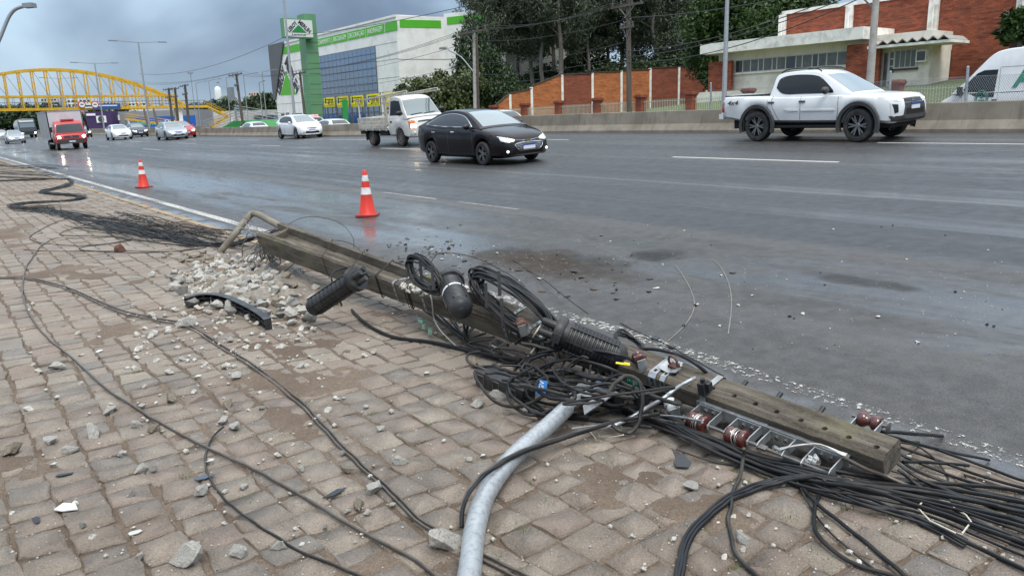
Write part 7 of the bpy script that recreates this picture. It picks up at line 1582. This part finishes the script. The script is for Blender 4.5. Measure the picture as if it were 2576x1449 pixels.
for i, (px, D, s_, lab) in enumerate(((1040, 84, (1.15, 1.15, 1.15), 'rounded bush left, in front of the white store corner'), (1085, 80, 1.25, 'broad green bush in front of the store facets'), (1130, 78, 1.2, 'olive green bush behind the flatbed truck'), (1168, 76, (1.1, 1.1, 1.3), 'tall olive bush left of the twin pole'), (1015, 90, .8, 'small bush at the foot of the store corner'))): plant(BY[i % 2], base_at(px, D, 0.6), s_, lab, None, 'leafy_bush', cat='bush')
for px, D, s_, lab in ((1870, 64, (1.0, 1.0, 1.15), 'large dense dark green tree behind the office wing'), (1800, 66, (.62, .62, .78), 'dense dark tree hanging over the end of the brick wall'), (1960, 66, (.95, .95, 1.1), 'dense tree rising above the white roof slab')): plant(MG, base_at(px, D), s_, lab, None, 'broadleaf_tree')
plant(bush_proto(12, (.8, .8, .9), 900, m_leaf_m, .5, .16), V((on_x(2562, 60, 36).x, on_x(2562, 60, 36).y, on_x(2562, 60, 36).z-1.0)), 1.0, 'palm-like leaf tuft at the upper right edge', None, 'leaf_tuft')
p = on_x(2562, 120, 36.0); tag(MB().cyl((36, p.y, 2), (36, p.y, on_x(2562, 60, 36).z), .16, n=8).build('tuft_stem', m_bark, None, 40), 'thin pale stem below the leaf tuft at the right edge', 'tree stem')

# ================================================================== FOOTBRIDGE
m_byel = mat('bridge_yellow', (.62, .36, .012), .5, var=.15, vscale=1.5, dirt=(.30, .15, .02), dscale=2, damt=.5); YB = 186.0; XC, HS, ZD, ZP = 20.6, 25.5, 5.45, 13.6
br = thing('footbridge', 'yellow steel arch footbridge crossing the road in the distance', 'footbridge')
def az(x): return ZD+.6+(ZP-ZD-.6)*(1-((x-XC)/HS)**2)
for dy in (0, 3.4):
    ar = [V((x, YB+dy, az(x))) for x in lin(XC-HS, XC+HS, 36)]; mb = MB()
    for a, b in zip(ar, ar[1:]): mb.beam(a, b, .35, .45)
    mb.build('arch_rib', m_byel, br); MB().beam((XC-HS-6, YB+dy, ZD+.2), (XC+HS+4.5, YB+dy, ZD+.2), .3, .55).build('deck_beam', m_byel, br); MB().beam((XC-HS+3, YB+dy, ZD+2.75), (XC+HS-2, YB+dy, ZD+2.75), .3, .4).build('tie_beam', m_byel, br)
    k = 0
    for x in lin(XC-HS+2.4, XC+HS-2.4, 19):
        z1 = az(x); MB().beam((x, YB+dy, ZD+.3), (x, YB+dy, max(z1, ZD+2.7)), .24, .22, V((0, 1, 0))).build('hanger', m_byel, br)
        if dy == 0:
            MB().beam((x, YB, ZD+.7), (x, YB+3.4, ZD+.7), .2, .2).build('cross_member', m_byel, br)
            if abs(x-XC) < HS-5: MB().tube([(x, YB+.2, z1), (x+2.4, YB+.2, ZD+2.7)], .035, 4).build('stay_rod', m_galv_dk, br)
    for h in (1.0, 1.6): MB().beam((XC-HS-6, YB+dy, ZD+h), (XC+HS+4.5, YB+dy, ZD+h), .06, .06).build('handrail', m_galv_dk, br)
    for x in lin(XC-HS, XC+HS+4, 40): MB().beam((x, YB+dy+.1, ZD+.4), (x, YB+dy+.1, ZD+2.6 if abs(x-XC) < HS-2 else ZD+1.6), .06, .06, V((0, 1, 0))).build('rail_post', m_galv_dk, br)
MB().bb((XC-HS-6, YB+.1, ZD+.3), (XC+HS+4.5, YB+3.3, ZD+.42)).build('deck', m_gdk, br)
for x in (XC+HS-1.5,): MB().bb((x-.6, YB+.6, -.3), (x+.6, YB+2.8, ZD-.1)).build('pier', m_wcol, br)
XS = XC+HS+4.5
def flight(x0, z0, x1, z1, y, w=2.2):
    for dy in (0, w): MB().beam((x0, y+dy, z0), (x1, y+dy, z1), .12, .35).build('stringer', m_byel, br); MB().beam((x0, y+dy, z0+1.1), (x1, y+dy, z1+1.1), .08, .08).build('handrail', m_byel, br); MB().beam((x0, y+dy, z0+.6), (x1, y+dy, z1+.6), .06, .06).build('handrail', m_byel, br)
    for k in range(9): t = (k+.5)/9; x, z = x0+(x1-x0)*t, z0+(z1-z0)*t; MB().bb((x-.18, y+.1, z-.03), (x+.18, y+w-.1, z+.03)).build('tread', m_cap, br)
flight(XS, ZD+.3, XS+4.5, ZD-2.0, YB); MB().bb((XS+4.5, YB-2.6, ZD-2.2), (XS+6.8, YB+2.2, ZD-2.05)).build('landing', m_byel, br); flight(XS+4.5, ZD-2.1, XS, .8, YB-2.5)
for x in (XS+4.7, XS+6.6): MB().bb((x-.15, YB-2.4, -.3), (x+.15, YB-2.1, ZD-2.2)).build('landing_post', m_wcol, br)
flight(XC+HS-14, ZD-2.2, XC+HS-3, ZD-4.2, YB-6, 2.0)
for x in (XC+HS-13.5, XC+HS-4): MB().bb((x-.18, YB-5.2, -.3), (x+.18, YB-4.8, ZD-2.3 if x < XC+HS-8 else ZD-4.2)).build('landing_post', m_wcol, br)
m_sgr = mat('sign_red', (.45, .02, .03), .5); m_sblue = mat('sign_blue', (.012, .07, .24), .5)
def onB(px, py): return on_v(px, py, (0, YB-.35), (1, YB-.35))
for px in (206, 239):
    c_ = onB(px, 264); s_ = thing('round_sign', 'round red-rimmed sign on the footbridge, %s' % ('left one' if px == 206 else 'right one'), 'sign', (c_.x, c_.y, c_.z), group='signs on the footbridge'); RYm = Matrix.Rotation(pi/2, 3, 'X')
    MB().lathe([(0, 0), (.75, 0), (.75, .06), (0, .06)], (0, 0, 0), RYm, 24).build('rim', m_sgr, s_); MB().lathe([(0, .065), (.56, .065), (.56, .09), (0, .09)], (0, 0, 0), RYm, 24).build('face', m_whitep, s_); MB().box((.0, -.1, .05), (.6, .02, .22)).build('symbol', m_ink, s_)
c_ = onB(222, 267); o = MB().box((0, 0, 0), (1.9, .06, .9)).build('small_sign', m_whitep); o.location = c_; tag(o, 'small white rectangular sign between the two round ones', 'sign'); MB().box((0, -.045, 0), (1.2, .02, .35)).build('symbol', m_green, o)
c_ = onB(268, 268); o = MB().box((0, 0, 0), (5.4, .08, 1.15)).build('direction_sign', m_sblue); o.location = c_; tag(o, 'long blue direction sign on the footbridge', 'sign'); MB().box((.3, -.055, .15), (3.6, .02, .22)).build('lettering_bar', m_whitep, o)

# ================================================================== POLES, LAMPS, WIRES
m_wood = mat('weathered_wood', (.10, .082, .065), .9, var=.35, vscale=3, stretch=(4, 4, .4), bump=.01, bscale=20); m_cpole = mat('pole_concrete', (.38, .36, .32), .85, var=.15, vscale=3, dirt=(.2, .17, .14), dscale=4, damt=.5); m_wirek = mat('overhead_wire', (.03, .03, .032), .6); m_lampg = mat('lamp_grey', (.28, .30, .31), .45, metal=.4)
def pole_at(px0, py0, px1, py1, X, r, m, label, arms=(), name='utility_pole', cat='utility pole', group=None, zb=None):
    b, t = on_x(px0, py0, X), on_x(px1, py1, X); t = V((X, b.y, t.z)) if name == 'street_lamp' else V((X, t.y, t.z)); z0 = zb if zb is not None else .3; d = (t-b); b2 = b+d*((z0-b.z)/d.z) if abs(d.z) > .1 else b
    root = thing(name, label, cat, group=group); MB().tube([b2, t], [r, r*.72], 12).build('pole', m, root, 50)
    for h, w in arms:
        p = b2.lerp(t, h); MB().beam(p+V((-.14, -w, 0)), p+V((-.14, w, 0)), .10, .12).build('crossarm', m_wood, root)
        for k in (-.9, -.35, .35, .9): MB().lathe([(.05, 0), (.06, .08), (.03, .1), (.055, .16), (0, .2)], p+V((-.14, w*k, .06)), n=8).build('insulator', m_galv_dk, root)
        for k in (-1, 1): MB().beam(p+V((-.15, k*w*.5, -.05)), p+V((-.15, 0, -.6)), .03, .05).build('brace', m_galv_dk, root)
    return root, b2, t
def lamp_arm(root, p, q, m=m_lampg, r=.045):
    p, q = V(p), V(q); MB().tube(spline([p, p.lerp(q, .45)+V((0, 0, .25*(q-p).length*.3)), q.lerp(p, .18)+V((0, 0, .06)), q], 5), r, 8).build('arm', m, root, 50); d = (q-p); d.z = 0; d.normalize(); MB().beam(q, q+d*.7, .28, .12).build('lamp_head', m_lampg, root)
root, b, t1583 = pole_at(1583, 290, 1580, -40, 28.5, .17, m_wood, 'weathered wooden utility pole rising above the picket fence', ((.86, 1.2), (.72, .5), (.97, 1.3)))
root, b, t = pole_at(1195, 270, 1192, 78, 27.0, .13, m_cpole, 'pale concrete pole of the twin pair left of the grove', ((.985, 1.7),)); lamp_arm(root, on_x(1196, 188, 27), on_x(1122, 121, 27)); t1197 = t
pole_at(1201, 270, 1198, 90, 27.4, .16, m_wood, 'dark wooden pole of the twin pair left of the grove')
root, b, t2200 = pole_at(2186, 240, 2206, -30, 27.0, .17, m_cpole, 'weathered concrete utility pole in front of the office wing', zb=.6); MB().beam(on_x(2200, 26, 27), on_x(2165, -10, 27), .06, .06).build('stay', m_galv_dk, root)
root, b, t755 = pole_at(768, 300, 754, 181, 30.0, .17, m_wood, 'dark wooden pole in front of the green pylon', ((.97, 1.9),)); lamp_arm(root, on_x(757, 232, 30), on_x(722, 182, 30))
root, b, t598 = pole_at(612, 322, 594, 186, 30.0, .19, m_wood, 'wooden pole with transformer left of the store', ((.98, 2.6), (.80, .8))); p = on_x(592, 232, 30); MB().bb((29.3, p.y-.2, p.z-1.1), (29.8, p.y+1.2, p.z+.6)).build('transformer', m_lampg, root); lamp_arm(root, on_x(603, 265, 30), on_x(551, 208, 30))
for px0, py0, px1, py1, w, lab in ((434, 309, 424, 222, 3.0, 'left pole of the wooden H frame by the footbridge'), (448, 309, 440, 221, 3.0, 'right pole of the wooden H frame by the footbridge'), (476, 320, 465, 213, 2.4, 'grey pole with a crossarm right of the H frame'), (370, 309, 362, 275, .2, 'dark pole in front of the blue wall'), (395, 310, 386, 275, .2, 'second dark pole in front of the blue wall')): pole_at(px0, py0, px1, py1, 30.0, .24, m_wood, lab, ((.97, w), (.80, w*.6)) if w > 1 else ())
pole_at(1822, 240, 1829, -40, BX+.32, .085, m_tube, 'galvanised lamp column on the barrier, behind the pickup', name='street_lamp', cat='street lamp', zb=1.3)
pole_at(742, 305, 713, -30, BX+.32, .10, m_tube, 'galvanised lamp column on the barrier, in front of the store sign', name='street_lamp', cat='street lamp', zb=1.2)
for px0, py0, px1, py1, lab in ((376, 318, 343, 110, 'nearest twin-headed lamp column beyond the red truck'), (262, 322, 241, 160, 'second twin-headed lamp column, by the footbridge'), (168, 325, 149, 198, 'third twin-headed lamp column, seen through the arch')):
    root, b, t = pole_at(px0, py0, px1, py1, BX+.32, .11, m_tube, lab, name='street_lamp', cat='street lamp', zb=1.1, group='twin-headed lamps')
    for s_ in (-1, 1): MB().beam(t, t+V((s_*2.1, 0, .12)), .09, .08).build('arm', m_tube, root); MB().beam(t+V((s_*2.1, 0, .12)), t+V((s_*3.0, 0, .14)), .30, .10).build('lamp_head', m_lampg, root)
for px, py, ln, lab in ((482, 183, 0, 'tall bare mast above the footbridge stairs'), (492, 210, 1, 'car-park lamp nearest the footbridge stairs'), (525, 204, 1, 'car-park lamp left of the palm'), (569, 197, 1, 'car-park lamp left of the transformer pole'), (613, 190, 1, 'car-park lamp right of the transformer pole'), (660, 182, 1, 'car-park lamp beside the grey store fin'), (650, 209, .4, 'small far lamp left of the store')):
    root, b, t = pole_at(px+11, 300, px, py, 46, .10, m_lampg, lab, name='street_lamp', cat='street lamp', zb=.5)
    if ln: MB().beam(t, t+V((1.2*ln, -2.2*ln, .25)), .09, .09).build('arm', m_lampg, root); MB().beam(t+V((1.2*ln, -2.2*ln, .25)), t+V((1.6*ln, -3.0*ln, .28)), .32, .12).build('lamp_head', m_lampg, root)
    else: MB().bb((t.x-.5, t.y-.5, t.z-.2), (t.x+.5, t.y+.5, t.z+.1)).build('lamp_cluster', m_lampg, root)
# lamp on our own side, top left corner
ld = 26; q0, q1, q2, q3 = pt(-60, 260, ld), pt(2, 92, ld), pt(30, 32, ld), pt(62, 16, ld); root = thing('street_lamp', 'curved lamp arm reaching in at the top left corner', 'street lamp'); MB().tube(spline([V((q0.x, q0.y, .1)), q0, q1, q2, q3], 6), .06, 10).build('pole', m_lampg, root, 50); MB().beam(q3, pt(86, 14, ld), .30, .14).build('lamp_head', m_lampg, root)
def wire_(A, B_, sag, label, group, r=.014, n=14):
    A, B_ = V(A), V(B_); P_ = [A.lerp(B_, t)-V((0, 0, sag*4*t*(1-t))) for t in lin(0, 1, n)]; o = MB().tube(P_, r, 4).build('overhead_wire', m_wirek, None, None, False); tag(o, label, 'wire', group)
far_l = V((29.5, 175, 11)); G = 'overhead service wires'
wire_(on_x(1180, 14, 24), on_x(720, 92, 24), .25, 'single wire rising from the store sign to the treetops', None, .02); wire_(on_x(720, 92, 24), on_x(350, 186, 24), 1.2, 'single wire sagging from the store sign to the far lamp', None, .02)
for k, dz in enumerate((0, -.25, -.5)): wire_(t1197+V((0, -1.4+k*1.2, .2)), t755+V((0, -1.6+k*1.5, .2)), .6, 'one of three high wires between the twin pole and the dark pole', G); wire_(t755+V((0, -1.6+k*1.5, .2)), t598+V((0, -2.2+k*2, .2)), .6, 'one of three high wires between the dark pole and the transformer pole', G); wire_(t1583+V((0, -1.2+k, -.8)), t1197+V((0, -1.4+k*1.2, .2)), .5, 'one of three high wires between the fence pole and the twin pole', G); wire_(t598+V((0, -2.2+k*2, .2)), V((30, 160, 9.5+k*.3)), .8, 'one of three high wires between the transformer pole and the H frame', G)
for z0, z1, k in ((3.9, 4.3, 0), (4.4, 4.7, 1), (5.2, 5.4, 2), (6.6, 6.6, 3)): wire_((28.4, t1583.y+.3, z1), (27.0, t1197.y, z0), .35, 'low wire along the grove between two poles', 'low wires'); wire_((27, t1197.y, z0), (30, t755.y, z0-.2), .5, 'low wire passing in front of the store', 'low wires')
for z0, z1, sg in ((4.6, 6.2, .5), (4.9, 6.4, .55), (4.3, 6.0, .7), (6.7, 6.5, .3)): wire_((28.4, t1583.y, z0), (27.0, t2200.y, z1), sg, 'black cable sagging across the office roof slab', 'cables before the office', .022); wire_((27.0, t2200.y, z1), (27.0, t2200.y-20, z1+.2), .2, 'black cable running right across the brick hall', 'cables before the hall', .018)

# ================================================================== FAR BACKGROUND AT THE LEFT
def block(px0, px1, py0, py1, D, dep, m, label, cat='building', win=None, name='building', wm=None):
    A, B_ = pt(px0, py1, D), pt(px1, py1, D); T_ = pt((px0+px1)/2, py0, D); ex_ = (V((B_.x, B_.y, 0))-V((A.x, A.y, 0))); L = ex_.length; M = frame((A.x, A.y, -.3), ex_, V((-ex_.y, ex_.x, 0)), None)
    root = thing(name, label, cat, M=M); H = T_.z+.3; MB().bb((0, 0, 0), (L, dep, H)).build('wall', m, root); zb = (A.z+B_.z)/2+.3
    if win:
        nc, nr = win; zl = max(zb, .5)
        for i in range(nc):
            for j in range(nr):
                x = L*(i+.5)/nc; z = zl+(H-zl)*(j+.5)/nr; MB().bb((x-L/nc*.3, -.05, z-(H-zl)/nr*.25), (x+L/nc*.3, -.001, z+(H-zl)/nr*.25)).build('window', wm or m_pane2, root)
    return root, L, H
m_purple = mat('purple_cladding', (.045, .02, .085), .6); m_grey2 = mat('grey_render', (.22, .225, .23), .8, var=.1, vscale=.3); m_bluew = mat('blue_hoarding', (.01, .09, .36), .5, var=.06, vscale=.5); m_pale = mat('pale_render', (.52, .50, .47), .85, var=.1, vscale=.2); m_pink = mat('pink_render', (.45, .30, .25), .85, var=.12, vscale=.2); m_roofr = mat('clay_roof', (.24, .10, .06), .85, var=.2, vscale=1)
r_, L, H = block(283, 500, 279, 318, 236, 12, m_grey2, 'grey showroom with a blue hoarding behind the footbridge')
MB().bb((L*.30, -.3, H*.12), (L*.98, -.02, H*.72)).build('hoarding', m_bluew, r_); put_text('Seminovos', frame((L*.46, -.32, H*.44), (1, 0, 0), (0, 0, 1)), 2.0, mat('mint_letters', (.16, .52, .30), .5), 'lettering', r_, depth=.01, bold=.02); put_text('Outlet', frame((L*.72, -.32, H*.44), (1, 0, 0), (0, 0, 1)), 2.2, m_whitep, 'lettering', r_, depth=.01, bold=.04); MB().bb((L*.05, -.3, H*.6), (L*.10, -.02, H*.85)).build('logo_panel', m_whitep, r_); MB().bb((L*.16, -.3, H*.3), (L*.29, -.02, H*.72)).build('glazing', mat('pale_blue_glass', (.12, .17, .25), .2), r_)
r_, L, H = block(220, 284, 281, 322, 232, 10, m_purple, 'dark purple shop with a round white logo sign beside the grey showroom'); MB().bb((L*.42, -.3, H*.50), (L*.80, -.02, H*.80)).build('logo_panel', m_whitep, r_); MB().lathe([(0, 0), (.95, 0), (.95, .06), (0, .06)], (L*.61, -.30, H*.65), Matrix.Rotation(pi/2, 3, 'X'), 20).build('logo_disc', m_ink, r_); MB().bb((L*.05, -.3, H*.82), (L*.4, -.02, H*.92)).build('sign_strip', m_whitep, r_)
block(-40, 60, 300, 330, 330, 10, m_grey2, 'long low grey shed at the far left', win=(6, 1)); block(-30, 22, 276, 305, 420, 12, mat('green_render', (.35, .45, .38), .8), 'pale green house at the far left', win=(4, 2)); block(30, 75, 283, 312, 400, 12, m_pale, 'pale house with a dark roof at the far left', win=(4, 2)); block(75, 130, 281, 312, 410, 12, m_pink, 'pink house far left behind the lorry', win=(5, 2)); block(150, 215, 279, 312, 420, 12, m_pink, 'pinkish house half hidden by the red truck', win=(5, 2))
block(110, 150, 248, 300, 520, 14, m_pale, 'pale apartment block seen under the arch, left', win=(5, 6)); block(175, 235, 250, 300, 520, 14, m_whitep, 'white apartment block seen under the arch, middle', win=(6, 5)); block(255, 300, 256, 300, 540, 14, m_pale, 'pale block seen under the arch, right', win=(5, 4)); block(318, 372, 258, 300, 560, 14, m_whitep, 'white low block behind the grey showroom', win=(6, 4))
r_, L, H = block(537, 690, 279, 294, 210, 6, mat('stained_parapet', (.45, .43, .40), .9, var=.25, vscale=.5, dirt=(.12, .11, .10), dscale=.4, damt=.7), 'long stained pale wall left of the store', 'wall', name='wall'); block(640, 690, 291, 306, 205, 4, m_pane2, 'dark shopfront below the stained wall', win=None)
block(560, 590, 252, 285, 480, 12, m_whitep, 'white flat-roofed block left of the palm', win=(4, 4)); block(630, 655, 232, 285, 460, 12, m_pale, 'tall pale block with a dark crown left of the store', win=(4, 5), wm=m_roofr); block(590, 660, 268, 285, 380, 10, m_roofr, 'brown roofed houses behind the stained wall', win=None); block(505, 540, 262, 285, 420, 12, m_pale, 'pale far building beside the water tower', win=(4, 2))
o = MB().lathe([(0, 0), (4.2, 0), (4.4, 1), (4.4, 9), (3.6, 11), (1.5, 12), (0, 12.2)], n=20).lathe([(2.2, -6), (2.2, 0)], n=12).build('water_tower', m_whitep, None, 50); p = pt(551, 258, 370); o.location = p; o.scale = (.36, .36, .62); tag(o, 'white cylindrical water tower on the skyline', 'water tower')
# far trees
FB = bush_proto(21, (5.5, 5.5, 3.6), 2200, m_leaf_d, .9, .55)
for i, (px, D, s_, lab) in enumerate(((15, 300, 1.5, 'dark tree at the far left edge'), (60, 310, 1.6, 'dark tree above the grey lorry'), (100, 300, 1.5, 'dark tree left of the red truck'), (128, 320, 1.6, 'dark tree touching the cargo box'), (160, 420, 1.7, 'far tree seen under the arch, left'), (240, 420, 1.7, 'far tree behind the round signs'), (300, 400, 1.6, 'far tree behind the blue direction sign'), (492, 380, 1.6, 'dark tree above the bridge stairs'), (545, 360, 1.7, 'dark tree below the water tower'), (580, 300, 1.4, 'dark tree right of the water tower'), (645, 260, 1.4, 'green tree left of the store, behind the lamp posts'), (672, 240, 1.4, 'green tree touching the grey store fin'), (605, 330, 1.3, 'dark tree behind the transformer pole'), (520, 340, 1.3, 'low dark tree right of the stairs'))): plant(FB, base_at(px, D, .3), s_, lab, None, 'far_tree')
# palm
rr = random.Random(5); tr = MB().tube([(0, 0, 0), (.2, 0, 5), (.1, 0, 9.5)], [.25, .18, .14], 8); cr = MB()
for k in range(18):
    th = 2*pi*k/18+rr.uniform(-.1, .1); up_ = rr.uniform(-.2, .9); P_ = [V((.1, 0, 9.5))+V((cos(th)*t*3.2, sin(th)*t*3.2, up_*t*2.4-2.6*t*t)) for t in lin(0, 1, 6)]
    for a, b in zip(P_, P_[1:]): s_ = V((-sin(th), cos(th), 0))*.45; cr.add([a-s_, a+s_, b+s_*.8, b-s_*.8], [(0, 1, 2, 3)])
plant((tr.mesh('trunk', m_bark_d, 50), cr.mesh('crown', m_leaf_d, fix=False)), base_at(578, 230, .4), .95, 'palm tree left of the transformer pole', None, 'palm_tree')
# green bank with a tubular ramp railing
m_gbank = mat('green_paint_bank', (.02, .24, .035), .7, var=.12, vscale=.5); GX = 30.5; gA, gB = on_x(536, 318, GX), on_x(655, 320, GX); zt_ = on_x(590, 306, GX).z
o = MB().prism([V((GX, gA.y, .5)), V((GX, gA.y-9, zt_)), V((GX, gB.y+6, zt_+.1)), V((GX, gB.y, .5))], (6, 0, 0)).build('green_bank', m_gbank); tag(o, 'bright green painted ramp wall left of the store', 'ramp')
rl_t = thing('ramp_railing', 'pale tubular railing on top of the green ramp wall', 'railing'); y0, y1 = gA.y-6, gB.y-6
for h in (.35, .7, 1.05, 1.4, 1.75): MB().tube([(GX+.3, gA.y+6, zt_-1.6+h), (GX+.3, y0-6, zt_+h), (GX+.3, gB.y+10, zt_+.4+h), (GX+.3, y1-10, zt_-1.8+h)], .05, 5).build('rail', m_galv, rl_t)
for y in lin(y0-4, gB.y+10, 10): MB().cyl((GX+.3, y, zt_-.2), (GX+.3, y, zt_+1.9), .05, n=6).build('post', m_galv, rl_t)
